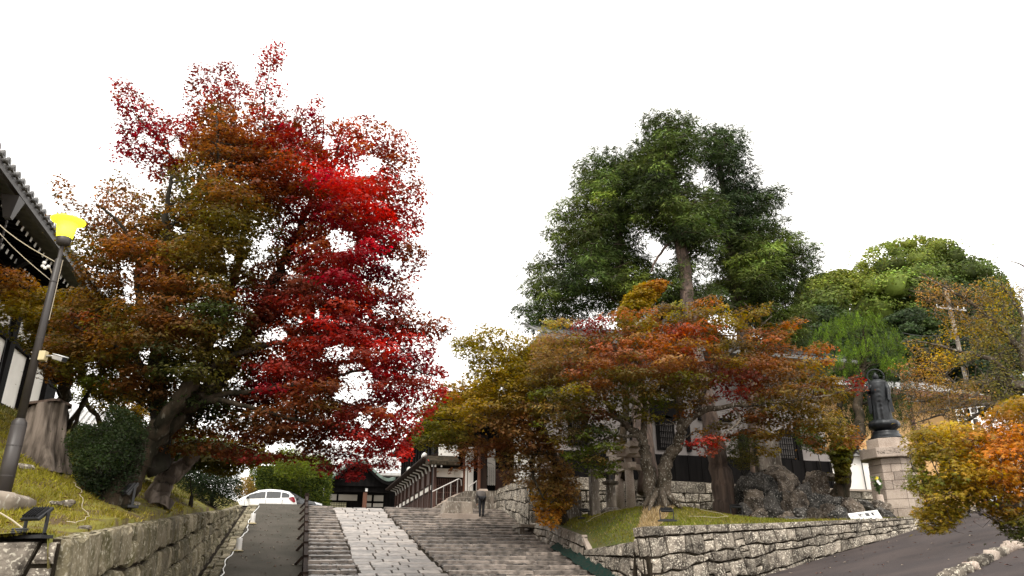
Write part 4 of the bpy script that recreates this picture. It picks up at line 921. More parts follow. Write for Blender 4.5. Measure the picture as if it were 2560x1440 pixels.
# ---- floodlights
def floodlight(name_loc, label, yaw, tilt, s=1.0, group='floodlights on the turf'):
    x, y, z = name_loc; t = thing('floodlight', label, 'floodlight', (x, y, z), group)
    Rm = Matrix.Rotation(yaw, 3, 'Z'); Tm = Rm @ Matrix.Rotation(tilt, 3, 'X'); O = Vector((x, y, z)); cH = O + Vector((0, 0, .26 * s))
    def rb(m_, lo, hi, o): 
        pts = [(lo[0], lo[1], lo[2]), (hi[0], lo[1], lo[2]), (hi[0], hi[1], lo[2]), (lo[0], hi[1], lo[2])]; pt2 = [(a, b, hi[2]) for a, b, c in pts]
        return MB().hexa([o + m_ @ Vector(p) * s for p in pts], [o + m_ @ Vector(p) * s for p in pt2])
    rb(Tm, (-.17, -.045, -.13), (.17, .0, .13), cH).build('housing', M['black_metal'], t, bevel=.01)
    rb(Tm, (-.15, .0012, -.11), (.15, .008, .11), cH).build('glass', M['pane'], t)
    for i in range(6): rb(Tm, (-.14 + i * .052, -.075, -.1), (-.13 + i * .052, -.0458, .1), cH).build('fin', M['black_metal'], t)
    for sx in (-1, 1): rb(Rm, (sx * .19 - .012, -.02, .03), (sx * .19 + .012, .02, .30), O).build('bracket', M['black_metal'], t)
    rb(Rm, (-.202, -.02, .005), (.202, .02, .029), O).build('bracket_foot', M['black_metal'], t)
    rb(Rm, (-.26, -.09, -.04), (.26, .09, .0045), O).build('base_plate', M['black_metal'], t)
    return t
q = at(82, 1345, 8.15); floodlight((q.x, q.y, 1.93), 'large black floodlight on the wall top at bottom left', R(-35), R(-50), .78)
mb = MB(); mb.smooth = True
for k in range(3): mb.tube([(q.x - .14 + .075 * math.cos(a / 10 * 2 * PI), q.y + .02 + .075 * math.sin(a / 10 * 2 * PI), 1.95 + .02 * k) for a in range(11)], .012, 5)
tag(mb.build('cable_coil', M['cable_dark'], org=(q.x, q.y, 1.93)), 'coiled dark cable lying at the foot of the bottom left floodlight', 'cable')
q = at(315, 1290, 13.2); floodlight((q.x, q.y, zbank(q.x, q.y) + .06), 'black floodlight beside the base of the leaning maple on the bank', R(-60), R(-35), 1.0)
q = at(1668, 1302, 19.7); floodlight((q.x, q.y, q.z + .02), 'black floodlight in front of the pale-barked maple on the mound', R(-20), R(-65), .9)
q = at(1462, 1300, 25.0); floodlight((q.x, q.y, zmound(q.x, q.y)), 'black floodlight beside the stone post left of the mound', R(10), R(-70), .85)
q = at(1842, 1288, 23.4); floodlight((q.x, q.y, zmound(q.x, q.y) + .02), 'black floodlight at the foot of the rock pile', R(-10), R(-70), .95)
# cables on the turf
def cable(label, pts, zf, mt=M['cable'], rr=.0055, off=.035):
    P3 = []
    for i in range(len(pts) - 1):
        for k in range(6):
            t = k / 6; a, b = pts[i], pts[i + 1]; x, y = a[0] + (b[0] - a[0]) * t, a[1] + (b[1] - a[1]) * t
            P3.append((x + .02 * math.sin(9 * t + i), y + .02 * math.cos(7 * t + i), zf(x, y) + off))
    tag(MB().tube(P3, rr, 5).build('power_cable', mt, org=P3[0]), label, 'cable', 'power cables on the ground')
def gb(px, py, zf, d0=7, d1=40):     # ground hit by bisection along the view ray
    last = None
    for k in range(400):
        d = d0 + (d1 - d0) * k / 400; p = at(px, py, d)
        if p.z < zf(p.x, p.y): return p
    return at(px, py, (d0 + d1) / 2)
GBk = [gb(px, py, lambda x, y: float(zbank(x, y)) + .02, 8, 20) for px, py in ((182, 1213), (200, 1235), (203, 1262), (222, 1300), (190, 1318), (165, 1314))]
cable('pale cable snaking down the grass bank', [(p.x, p.y) for p in GBk], lambda x, y: float(zbank(x, y)), off=.07)
GBk = [at(0, 1282, 8.8), at(30, 1300, 8.5), at(66, 1328, 8.2)]
tag(MB().tube(GBk, .009, 5).build('power_cable', M['cable'], org=GBk[0]), 'pale cable arching to the bottom left floodlight', 'cable', 'power cables on the ground')
cable('white cable running up the left edge of the ramp', [(-1.62, 16), (-1.74, 18.5), (-1.6, 20), (-1.72, 21.5), (-1.6, 23), (-1.68, 25), (-1.55, 26.5), (-1.66, 28), (-1.7, 30), (-1.6, 34)], lambda x, y: zs(y) + .07, M['white'], .014)
cable('pale cable looping on the turf by the pale-barked maple', [(10.4, 19.0), (11.0, 18.6), (11.5, 18.9), (11.7, 19.6), (11.3, 20.2)], lambda x, y: float(zmound(x, y)), off=.05)
cable('pale cable along the mound above the low wall', [(8.7, 22.5), (9.2, 22.6), (10.0, 23.2)], lambda x, y: float(zmound(x, y)), off=.05)
# ---- path lights on the ramp edge
for i, (px, py, lab) in enumerate(((586, 1383, 'nearer white cylinder path light on the ramp edge'), (623, 1313, 'farther white cylinder path light on the ramp edge'))):
    X = -1.52; p = atX(px, py, X); Y = [22.9, 28.2][i]; z = zs(Y) + .105
    t = thing('path_light', lab, 'path light', (X, Y, z), 'white path lights along the ramp')
    MB().box(X - .13, X + .13, Y - .13, Y + .13, z, z + .025).build('base_plate', M['cream'], t)
    mb = MB(); mb.smooth = True; mb.lathe([(.082, .026), (.085, .05), (.08, .33), (.075, .345)], (X, Y, z), 18); mb.build('tube', M['frost'], t)
# ---- wooden fence between the ramp and the slope
Fc = thing('ramp_fence', 'low dark wooden fence between the ramp and the stepped slope', 'fence', (.28, 20, zs(20)))
Y = 16.0; i = 0
while Y < 33.8:
    z = zs(Y)
    MB().box(.21, .34, Y - .065, Y + .065, z, z + .52).build('post', M['wood'], Fc)
    Y2 = min(Y + 2.0, 34.2); z2 = zs(Y2)
    MB().beam((.275, Y + .07, z + .45), (.275, Y2 - .07, z + .45 + (z2 - z) * .93), .10, .09).build('top_rail', M['wood'], Fc)
    MB().beam((.275, Y + .07, z + .22), (.275, Y2 - .07, z + .22 + (z2 - z) * .93), .07, .07).build('lower_rail', M['wood'], Fc)
    MB().beam((.21, Y + 1.0, zs(Y + 1) + .30), (.04, Y + 1.0, zs(Y + 1) + .10), .06, .07).build('prop', M['wood'], Fc)
    MB().box(.345, .43, Y - .05, Y + .6, z - .02, z + .12).build('foot_block', M['kerb'], Fc)
    Y += 2.0; i += 1
MB().box(.19, .36, 34.0, 34.16, ZT, ZT + .55).build('post', M['wood'], Fc)
# ---- cars on the plaza
def car(loc, flip, paint, label, z0):
    cx0, cy0 = loc; t = thing('parked_car', label, 'car', (cx0, cy0, z0)); L_ = 4.1
    S = [(0.0, .30, .50, .50, .60, .60), (.06, .24, .62, .66, .74, .70), (.35, .2, .72, .78, .82, .74), (.95, .2, .86, .92, .84, .74), (1.22, .2, .93, 1.0, .85, .72), (1.62, .2, .95, 1.25, .85, .66), (2.05, .2, .96, 1.44, .85, .61), (2.6, .2, .98, 1.51, .85, .60), (3.2, .2, 1.00, 1.48, .85, .59), (3.62, .2, 1.03, 1.40, .84, .57), (3.88, .24, 1.05, 1.20, .81, .60), (4.02, .3, .85, .95, .76, .62), (4.1, .36, .6, .66, .68, .58)]
    def wp(x, y, z): return (cx0 + (x - L_ / 2) * (1 if not flip else -1), cy0 + y, z0 + z)
    mb = MB(); mb.smooth = True; rows = []
    for x, zs_, zb, zr, w_, wr in S:
        rows.append(len(mb.v)); k = zr - zb
        ring = [(-w_ * .92, zs_), (-w_, (zs_ + zb) / 2), (-w_ * .985, zb), (-wr - (w_ - wr) * .12, zb + k * .8), (-wr * .8, zr - k * .02), (0, zr + .015), (wr * .8, zr - k * .02), (wr + (w_ - wr) * .12, zb + k * .8), (w_ * .985, zb), (w_, (zs_ + zb) / 2), (w_ * .92, zs_)]
        for y, z in ring: mb.v.append(wp(x, y, z))
    n = 11
    for i in range(len(S) - 1):
        for k in range(n): a, b = rows[i], rows[i + 1]; k2 = (k + 1) % n; f = (a + k, a + k2, b + k2, b + k); mb.f.append(f if flip else f[::-1])
    mb.f.append(tuple(range(rows[0], rows[0] + n))); mb.f.append(tuple(range(rows[-1], rows[-1] + n)))
    body = mb.build('body', paint, t); body.modifiers.new('bevel', 'BEVEL').width = .01
    def sec(x):
        for i in range(len(S) - 1):
            if S[i][0] <= x <= S[i + 1][0]:
                q = (x - S[i][0]) / (S[i + 1][0] - S[i][0]); return [S[i][j] + (S[i + 1][j] - S[i][j]) * q for j in range(6)]
    for side in (-1, 1):
        def sp_(x, t_, off=.03):
            s = sec(x); w0, w1 = s[4] * .985, s[5] + (s[4] - s[5]) * .12; zb, zt = s[2], s[2] + (s[3] - s[2]) * .8
            return wp(x, side * (w0 + (w1 - w0) * t_ + off), zb + (zt - zb) * t_)
        for nm, xs_, lo, hi in (('front_window', [1.45, 1.62, 1.9, 2.2, 2.42], .1, .93), ('rear_window', [2.48, 2.7, 3.0, 3.2], .1, .93), ('quarter_window', [3.26, 3.45, 3.66], .14, .92)):
            m2 = MB(); hs = [hi] * len(xs_)
            if nm == 'front_window': hs[0] = .35
            if nm == 'quarter_window': hs[-1] = .7
            for i in range(len(xs_) - 1): m2.quad(sp_(xs_[i], lo), sp_(xs_[i + 1], lo), sp_(xs_[i + 1], hs[i + 1]), sp_(xs_[i], hs[i]))
            m2.build(nm, M['glass'], t)
        m2 = MB(); m2.beam(wp(1.5, side * .98, 1.0), wp(1.62, side * .98, 1.0), .16, .12); m2.build('wing_mirror', M['black_metal'] if paint is M['car_white'] else paint, t, bevel=.02)
        m2 = MB(); m2.hexa([sp_(3.80, .1, .0), sp_(3.99, -.6, .0), sp_(4.0, -1.0, .0), sp_(3.9, -.9, .0)], [sp_(3.80, .1, .03), sp_(3.99, -.6, .03), sp_(4.0, -1.0, .03), sp_(3.9, -.9, .03)])
        m2 = MB(); m2.poly([wp(3.62, side * .862, 1.02), wp(3.80, side * .85, 1.12), wp(3.93, side * .815, 1.08), wp(4.0, side * .79, .84), wp(3.88, side * .84, .82)]); m2.build('tail_light', M['tail'], t)
        m2 = MB(); m2.poly([wp(.10, side * .765, .62), wp(.1, side * .765, .72), wp(.55, side * .845, .82), wp(.45, side * .85, .68)]); m2.build('headlight', M['head'], t)
        for x in (.8, 3.3):
            m2 = MB(); m2.smooth = True; m2.tube([wp(x, side * .66, .31), wp(x, side * .86, .31)], .31, 20); wh = m2.build('wheel', M['tyre'], t, smooth=False)
            m2 = MB(); m2.tube([wp(x, side * .855, .31), wp(x, side * .875, .31)], .19, 14); m2.build('rim', M['steel'], wh)
            m2 = MB()
            for k in range(12): 
                a, b = PI * k / 12, PI * (k + 1) / 12; m2.quad(wp(x + .33 * math.cos(a), side * .862, .31 + .33 * math.sin(a)), wp(x + .33 * math.cos(b), side * .862, .31 + .33 * math.sin(b)), wp(x + .39 * math.cos(b), side * .862, .31 + .39 * math.sin(b)), wp(x + .39 * math.cos(a), side * .862, .31 + .39 * math.sin(a)))
            m2.build('wheel_arch', M['tyre'], t)
    m2 = MB()
    for a, b in ((1.27, 1.6), (1.6, 2.0)):
        s0, s1 = sec(a), sec(b); m2.quad(wp(a, -s0[5] * .85, s0[3] + .015), wp(a, s0[5] * .85, s0[3] + .015), wp(b, s1[5] * .85, s1[3] + .015), wp(b, -s1[5] * .85, s1[3] + .015))
    m2.build('windscreen', M['glass'], t)
    m2 = MB(); s0, s1 = sec(3.66), sec(3.87); m2.quad(wp(3.66, -s0[5] * .8, s0[3] + .02), wp(3.66, s0[5] * .8, s0[3] + .02), wp(3.9, s1[5] * .8, s1[3] + .03), wp(3.9, -s1[5] * .8, s1[3] + .03)); m2.build('rear_window_glass', M['glass'], t)
    m2 = MB()
    for x in (1.42, 2.45, 3.3):
        for side in (-1, 1): m2.beam(wp(x, side * .858, .3), wp(x + (.02 if x > 2 else 0), side * .845, .96), .012, .012)
    m2.build('door_gaps', M['black_metal'], t)
    return t
cz = ZT
x1 = atY(744, 1250, 43.3).x
car((x1 - 2.05, 43.3), False, M['car_white'], 'white hatchback parked side-on at the top of the ramp', cz)
x2 = atY(808, 1265, 48).x
car((x2 - 2.05, 48), True, M['car_dark'], 'dark car mostly hidden behind the white hatchback', cz + .42)

# ---- stone lantern, torii, stone posts
def onmound(px, py, d): p = at(px, py, d); return Vector((p.x, p.y, float(zmound(p.x, p.y)) - .03))
D1 = 25.2
def zrow(x, y, py):
    lo, hi = -3, 40
    for _ in range(40):
        m_ = (lo + hi) / 2; _, yv = projs(np.array([[x, y, m_]]))
        if yv[0] > py: lo = m_
        else: hi = m_
    return (lo + hi) / 2
p = onmound(1530, 1295, 25.6); x, y, zb = p; zt = zrow(x, y, 1155); k = (zt - zb) / 2.25
T = thing('stone_lantern', 'weathered stone lantern with onion finial between the stone post and the torii', 'stone lantern', tuple(p))
def lz_(prof, name, n=24, rip=None, sm=True): 
    mb = MB(); mb.smooth = sm; mb.lathe([(r * k * 1.15, z * k) for r, z in prof], (x, y, zb), n, rip=rip); return mb.build(name, M['granite_old'], T)
lz_([(.42, 0), (.40, .12), (.30, .20), (.26, .24)], 'base', rip=lambda a, z: 1 + .04 * abs(math.sin(4 * a)))
lz_([(.215, .24), (.20, .3), (.18, 1.15), (.19, 1.22)], 'shaft')
lz_([(.19, 1.221), (.34, 1.27), (.37, 1.36), (.33, 1.385), (.2, 1.40)], 'platform', 6, sm=False)
lz_([(.17, 1.401), (.19, 1.41), (.17, 1.68), (.18, 1.70)], 'light_box', 6, sm=False)
lz_([(.2, 1.701), (.36, 1.70), (.40, 1.78), (.30, 1.82), (.16, 1.93), (.10, 1.96)], 'cap', 6, rip=lambda a, z: 1.0, sm=False)
lz_([(.08, 1.961), (.11, 1.99), (.07, 2.04), (.12, 2.10), (.125, 2.16), (.07, 2.25), (.01, 2.30)], 'finial')
for a in range(6):
    an = a * PI / 3 + PI / 6; d = Vector((math.cos(an), math.sin(an), 0)) * .205 * k * .97
    mb = MB(); c = Vector((x, y, zb + 1.55 * k)) + d; u = Vector((-math.sin(an), math.cos(an), 0)) * .05; mb.quad(c - u - Vector((0, 0, .07)), c + u - Vector((0, 0, .07)), c + u + Vector((0, 0, .07)), c - u + Vector((0, 0, .07))); mb.build('window', M['black_metal'], T)
# torii seen nearly end-on: beams run away from the viewer
pA = onmound(1580, 1285, 26.0); zt1 = zrow(pA.x, pA.y, 1142)
T = thing('torii_gate', 'small stone torii gate seen end-on beside the lantern', 'torii', tuple(pA))
vd = Vector((pA.x, pA.y, 0)).normalized(); rt = Vector((vd.y, -vd.x, 0)); ax_ = (vd * .93 - rt * .36).normalized(); pB = pA + ax_ * 1.1; pB.z = zb
for q in (pA, pB):
    mb = MB(); mb.smooth = True; top = Vector((q.x, q.y, zt1)); top += (pA + ax_ * .55 - q).normalized() * .08; mb.tube([Vector((q.x, q.y, q.z - .1)), top], [.165, .14], 16); mb.build('pillar', M['granite'], T)
mid = Vector((pA.x, pA.y, 0)) + ax_ * .55
def tb(z0, z1, hl, wd, nm, rise=0):
    a = mid - ax_ * hl; b = mid + ax_ * hl; n_ = 6; mb = MB()
    for i in range(n_):
        t0, t1 = i / n_, (i + 1) / n_; f = lambda t: rise * (2 * t - 1) ** 2
        p0_, p1_ = a.lerp(b, t0), a.lerp(b, t1); r_ = Vector((ax_.y, -ax_.x, 0)) * wd / 2
        mb.hexa([p0_ - r_ + Vector((0, 0, z0 + f(t0))), p0_ + r_ + Vector((0, 0, z0 + f(t0))), p1_ + r_ + Vector((0, 0, z0 + f(t1))), p1_ - r_ + Vector((0, 0, z0 + f(t1)))], [p0_ - r_ * 1.15 + Vector((0, 0, z1 + f(t0))), p0_ + r_ * 1.15 + Vector((0, 0, z1 + f(t0))), p1_ + r_ * 1.15 + Vector((0, 0, z1 + f(t1))), p1_ - r_ * 1.15 + Vector((0, 0, z1 + f(t1)))])
    mb.build(nm, M['granite'], T)
rt_off = rt * .0
zz = zrow(pA.x, pA.y, 1142); h = (zrow(pA.x, pA.y, 1118) - zz)
tb(zz, zz + h * .48, 1.05, .30, 'lower_lintel', .06); tb(zz + h * .5, zz + h * 1.05, 1.25, .36, 'lintel', .10)
z5 = zrow(pA.x, pA.y, 1172); tb(z5, z5 + h * .55, .98, .16, 'tie_beam')
# front crosspiece ends as seen beside the near pillar
for z_, nm in ((z5 + .04, 'tie_end'),): MB().beam(Vector((pA.x, pA.y, z_ + .1)) - rt * .42, Vector((pA.x, pA.y, z_ - .02)) + rt * .5, .14, .2).build(nm, M['granite'], T)
MB().beam(Vector((pA.x, pA.y, zz + h * .3)) - rt * .42, Vector((pA.x, pA.y, zz + h * .2)) + rt * .42, .3, .18).build('lintel_end', M['granite'], T)
MB().beam(Vector((pA.x, pA.y, zz + h * .85)) - rt * .46, Vector((pA.x, pA.y, zz + h * .78)) + rt * .46, .34, .2).build('lintel_end', M['granite'], T)
p = onmound(1488, 1298, 25.4); zt = zrow(p.x, p.y, 1174); mb = MB(); mb.hexa([(p.x - .15, p.y - .15, p.z - .1), (p.x + .15, p.y - .15, p.z - .1), (p.x + .15, p.y + .15, p.z - .1), (p.x - .15, p.y + .15, p.z - .1)], [(p.x - .13, p.y - .13, zt), (p.x + .13, p.y - .13, zt), (p.x + .13, p.y + .13, zt + .04), (p.x - .13, p.y + .13, zt + .04)])
tag(mb.build('stone_post', M['granite_old'], org=p, bevel=.02), 'slim square stone post left of the lantern', 'stone post')
p = onmound(1432, 1304, 26.0); zt = zrow(p.x, p.y, 1222); mb = MB(); mb.hexa([(p.x - .33, p.y - .1, p.z - .15), (p.x + .33, p.y - .1, p.z - .15), (p.x + .33, p.y + .1, p.z - .15), (p.x - .33, p.y + .1, p.z - .15)], [(p.x - .31, p.y - .09, zt - .04), (p.x + .31, p.y - .09, zt), (p.x + .31, p.y + .09, zt), (p.x - .31, p.y + .09, zt - .04)])
tag(mb.build('stone_slab', M['granite_old'], org=p, bevel=.03), 'broad upright stone slab half hidden by drooping maple leaves', 'stone slab')

# ---- rock pile with monument slab
RK = [(1930,1195,52,24,25.2,1),(1895,1222,50,30,24.6,0),(1965,1222,38,26,24.8,1),(2040,1215,26,30,25,1),(2010,1240,20,32,24.6,0),(2075,1192,14,8,25.6,1),
 (1860,1240,20,26,24.5,0),(1888,1262,26,30,23.9,1),(1925,1262,28,28,24,0),(1958,1255,24,24,24.1,0),(1985,1268,28,32,23.8,1),(2035,1262,30,26,24.2,0),(2070,1265,36,22,24.5,0),
 (1862,1280,14,22,23.7,0),(1900,1292,18,16,23.3,1),(1940,1290,20,18,23.3,0),(1965,1298,20,14,23.1,1),(2000,1292,22,18,23.2,0),(2035,1292,22,18,23.2,1),(2068,1285,20,20,23.3,1),(2095,1292,24,22,23.2,0),(2128,1276,26,24,23.4,1),(2165,1268,22,12,24,0),(2200,1270,30,14,24.2,1),(2205,1290,22,16,23.9,0),(2225,1300,16,12,23.6,0),(2000,1305,30,8,22.9,0),(1875,1303,25,7,22.9,0),(2100,1262,16,14,24.6,1)]
seed = 0; RKN = {}
for px, py, rx_, ry_, d, kk in RK:
    seed += 1; c = at(px, py, d); pxm = F / (d * cp * 1.0) / 1.13
    mb = MB(); mb.smooth = False; boulder(mb, (0, 0, 0), (rx_ / pxm * 1.04, rx_ / pxm * .8, ry_ / pxm * 1.0), seed * 3 + 1, 11, 7)
    rr = random.Random(seed); q = Matrix.Rotation(rr.uniform(-.35, .35), 3, 'Y') @ Matrix.Rotation(rr.uniform(-.6, .6), 3, 'Z'); mb.v = [tuple(Vector(c) + q @ Vector(v)) for v in mb.v]
    o = mb.build('boulder', M['stone_grey'] if not kk else M['stone_dark'], org=c); md = o.modifiers.new('rough', 'SUBSURF'); md.levels = md.render_levels = 2; md.subdivision_type = 'SIMPLE'
    tx = bpy.data.textures.get('rocknoise') or bpy.data.textures.new('rocknoise', 'CLOUDS'); tx.noise_scale = .22; md = o.modifiers.new('noise', 'DISPLACE'); md.texture = tx; md.strength = .2; md.mid_level = .5
    big = 'broad' if rx_ > 34 else ('tall' if ry_ > rx_ else 'small')
    where = 'topping the pile' if seed == 1 else ('high in the pile' if py < 1235 else ('midway up the pile' if py < 1275 else 'at the pile foot'))
    side = 'left of the stone monument' if px < 1895 else ('directly below the monument' if px < 1950 else ('just right of the monument' if px < 2012 else ('left of the gnarled juniper' if px < 2080 else ('behind the white notice board' if px < 2190 else 'against the pedestal'))))
    nth = RKN.setdefault((big, kk, where, side), 0); RKN[(big, kk, where, side)] += 1
    tag(o, f"{'' if not nth else ('second ' if nth == 1 else 'third ')}{big} {'brown lichened' if kk else 'dark grey'} boulder {where}, {side}", 'boulder', 'boulders of the rock pile')
p = at(1924, 1185, 25.4); zt = zrow(p.x, p.y, 1080); mb = MB(); mb.hexa([(p.x - .47, p.y - .14, p.z - .1), (p.x + .47, p.y - .14, p.z - .1), (p.x + .47, p.y + .14, p.z - .1), (p.x - .47, p.y + .14, p.z - .1)], [(p.x - .42, p.y - .12, zt), (p.x + .42, p.y - .12, zt), (p.x + .42, p.y + .12, zt), (p.x - .42, p.y + .12, zt)])
tag(mb.build('monument_slab', M['granite_old'], org=p, bevel=.03), 'tall grey upright monument slab on top of the rock pile', 'monument')

# ---- pedestal and bronze statue
pc = at(2252, 1292, 25.5); PX, PY = pc.x, pc.y; PZ = 3.1
def pz(py): return zrow(PX, PY, py)
Pd = thing('stone_pedestal', 'tall octagonal granite pedestal under the bronze statue', 'pedestal', (PX, PY, PZ))
vd = math.atan2(-PY, -PX)      # towards viewer
def octa(r, z0, z1, r2=None, name='block', m=M['granite'], off=0):
    r2 = r2 or r; A = [vd + PI / 8 + off + i * PI / 4 for i in range(8)]
    return [(PX + r * math.cos(a), PY + r * math.sin(a), z0) for a in A], [(PX + r2 * math.cos(a), PY + r2 * math.sin(a), z1) for a in A]
rows = [1312, 1275, 1252, 1228, 1206, 1186, 1166, 1151]
rr = random.Random(4)
for i in range(len(rows) - 1):
    r_ = .83 - .012 * i; lo, hi = octa(r_, pz(rows[i]) + .006, pz(rows[i + 1]) - .006)
    for k in range(8):       # one block per face
        k2 = (k + 1) % 8; c = Vector((PX, PY, 0)); a0, a1, b0, b1 = [Vector(q) for q in (lo[k], lo[k2], hi[k], hi[k2])]
        if rr.random() < .45:
            t = rr.uniform(.35, .65); m0, m1 = a0.lerp(a1, t), b0.lerp(b1, t); segs = [(a0, m0, b0, m1, .0), (m0, a1, m1, b1, .0)]
        else: segs = [(a0, a1, b0, b1, 0)]
        for s0, s1, s2, s3, _ in segs:
            d = (s1 - s0).normalized() * .005; inn = lambda v: c.lerp(Vector((v.x, v.y, 0)), .72) + Vector((0, 0, v.z)); s0, s1, s2, s3 = s0 + d, s1 - d, s2 + d, s3 - d
            MB().hexa([s0, s1, inn(s1), inn(s0)], [s2, s3, inn(s3), inn(s2)]).build('block', M['granite'], Pd, bevel=.008)
lo, hi = octa(.68, PZ, pz(1150)); MB().hexa(lo, hi).build('core', M['joint'], Pd)
lo, hi = octa(1.0, pz(1150), pz(1126), 1.0); MB().hexa(lo, hi).build('cap_stone', M['granite'], Pd, bevel=.015)
lo, hi = octa(.72, pz(1125.6), pz(1101), .70); MB().hexa(lo, hi).build('top_block', M['granite'], Pd, bevel=.01)
# carved seal-like plate on the front of the cap: eight worn unreadable characters
fr = Vector((math.cos(vd), math.sin(vd), 0)); rt = Vector((-fr.y, fr.x, 0)); apo = 1.0 * math.cos(PI / 8)
c = Vector((PX, PY, (pz(1150) + pz(1126)) / 2)) + fr * (apo + .004)
hh = (pz(1126) - pz(1150)) * .40
mb = MB(); mb.hexa([c - rt * .37 - Vector((0, 0, hh)), c + rt * .37 - Vector((0, 0, hh)), c + rt * .37 - fr * .03 - Vector((0, 0, hh)), c - rt * .37 - fr * .03 - Vector((0, 0, hh))], [c - rt * .37 + Vector((0, 0, hh)), c + rt * .37 + Vector((0, 0, hh)), c + rt * .37 - fr * .03 + Vector((0, 0, hh)), c - rt * .37 - fr * .03 + Vector((0, 0, hh))])
pt = mb.build('name_plate', M['granite'], Pd)
mb = MB(); rr = random.Random(9)
for i in range(8):
    o = c + rt * (-.31 + i * .088) + fr * .006
    for k in range(7):
        u0, v0 = rr.choice((-.028, -.01, .01, .028)), rr.choice((-.05, -.02, .01, .04)); horiz = rr.random() < .55
        a = o + rt * u0 + Vector((0, 0, v0)); b = a + (rt * rr.uniform(.02, .04) if horiz else Vector((0, 0, rr.uniform(.02, .05)))); mb.beam(a, b, .007, .007)
mb.build('carving', M['black_metal'], pt)
St_ = thing('buddha_statue', 'dark bronze standing robed figure with ring halo on a lotus base', 'statue', (PX, PY, pz(1100)))
zb = pz(1101) + .004; zl = pz(1080); zf = pz(1052); zh = pz(936)
mb = MB(); mb.smooth = True; h = zl - zb; mb.lathe([(.60, 0), (.60, .05), (.50, .09), (.46, h * .5), (.40, h * .8), (.42, h)], (PX, PY, zb), 40, rip=lambda a, z: 1 + (.03 * abs(math.sin(8 * a)) if z > .1 else 0)); mb.build('base', M['bronze'], St_)
mb = MB(); mb.smooth = True; h = zf - zl; mb.lathe([(.30, .0), (.34, .04), (.46, h * .35), (.49, h * .6), (.46, h * .85), (.38, h)], (PX, PY, zl + .002), 48, rip=lambda a, z: 1 + .05 * abs(math.sin(6 * a))); mb.build('lotus', M['bronze'], St_)
H_ = zh - zf
def ringpt(z, a):
    """robe outline: z 0..1 from feet to shoulders"""
    W = np.interp(z, [0, .05, .3, .5, .62, .74, .82, .86, .89], [.31, .29, .27, .275, .28, .29, .30, .20, .09]); Dp = np.interp(z, [0, .3, .5, .62, .74, .82, .86, .89], [.22, .18, .19, .19, .18, .16, .11, .08])
    front = max(0, math.sin(a))          # a = pi/2 faces the viewer
    fold = .005 * math.sin(62 * (z + .30 * math.cos(a) ** 2)) * front * (1 if .2 < z < .72 else .15) + .02 * math.cos(9 * a) * (1 - z) * (1 if z < .4 else .3)
    x_ = W * math.cos(a) * (1 + .06 * math.cos(4 * a)); y_ = (Dp + fold) * math.sin(a)
    return x_, y_
def statue_pt(x_, y_, z): return Vector((PX, PY, zf + z * H_)) + rt * x_ + fr * y_
mb = MB(); mb.smooth = True; nn = 48; zlv = [i / 60 * .89 for i in range(61)]
for z in zlv:
    for k in range(nn): a = 2 * PI * k / nn; x_, y_ = ringpt(z, a); mb.v.append(tuple(statue_pt(x_, y_, z)))
for j in range(60):
    for k in range(nn): q = j * nn; k2 = (k + 1) % nn; mb.f.append((q + k, q + k2, q + nn + k2, q + nn + k))
mb.f.append(tuple(range(nn - 1, -1, -1)))
mb.build('robed_body', M['bronze'], St_)
for s in (-1, 1):
    mb = MB(); mb.smooth = True
    if s < 0: pts = [statue_pt(s * .25, .0, .80), statue_pt(s * .34, .05, .66), statue_pt(s * .30, .20, .60), statue_pt(s * .22, .30, .68), statue_pt(s * .20, .33, .74)]; rd = [.085, .08, .065, .04, .025]
    else: pts = [statue_pt(s * .25, .0, .80), statue_pt(s * .33, .04, .66), statue_pt(s * .31, .10, .52), statue_pt(s * .29, .17, .42), statue_pt(s * .28, .19, .37)]; rd = [.085, .08, .065, .04, .025]
    mb.tube(pts, rd, 12); mb.build('arm', M['bronze'], St_)
    mb = MB(); mb.smooth = True; mb.hexa([statue_pt(s * .27, .10, .62), statue_pt(s * .36, .05, .62), statue_pt(s * .35, -.03, .62), statue_pt(s * .27, -.03, .62)], [statue_pt(s * .31, .05, .66), statue_pt(s * .35, .03, .66), statue_pt(s * .34, -.02, .66), statue_pt(s * .3, -.02, .66)])
    mb = MB(); mb.poly([statue_pt(s * .25, .10, .62), statue_pt(s * .37, .06, .60), statue_pt(s * .40, .04, .18), statue_pt(s * .33, .08, .15), statue_pt(s * .29, .10, .2)]); mb.poly([statue_pt(s * .25, .04, .62), statue_pt(s * .37, .02, .60), statue_pt(s * .40, .01, .18), statue_pt(s * .33, .03, .15), statue_pt(s * .29, .04, .2)]); mb.build('sleeve', M['bronze'], St_)
mb = MB(); mb.smooth = True; hc = statue_pt(0, .02, .945)
mb.lathe([(.02, -.13), (.07, -.11), (.088, -.04), (.092, .02), (.08, .07), (.05, .10), (.045, .12), (.03, .145), (.005, .15)], tuple(hc), 20); hd = mb.build('head', M['bronze'], St_)
mb = MB(); mb.tube([hc + fr * .085 + Vector((0, 0, .02)), hc + fr * .108 - Vector((0, 0, .02))], [.008, .014], 6)
for s in (-1, 1): mb.tube([hc + rt * s * .092 + Vector((0, 0, .02)), hc + rt * s * .095 - Vector((0, 0, .07))], .014, 6); mb.tube([hc + rt * s * .018 + fr * .083 + Vector((0, 0, .02)), hc + rt * s * .05 + fr * .078 + Vector((0, 0, .022))], .006, 5)
mb.tube([hc - rt * .025 + fr * .083 - Vector((0, 0, .045)), hc + rt * .025 + fr * .083 - Vector((0, 0, .045))], .006, 5); mb.build('face', M['bronze'], hd)
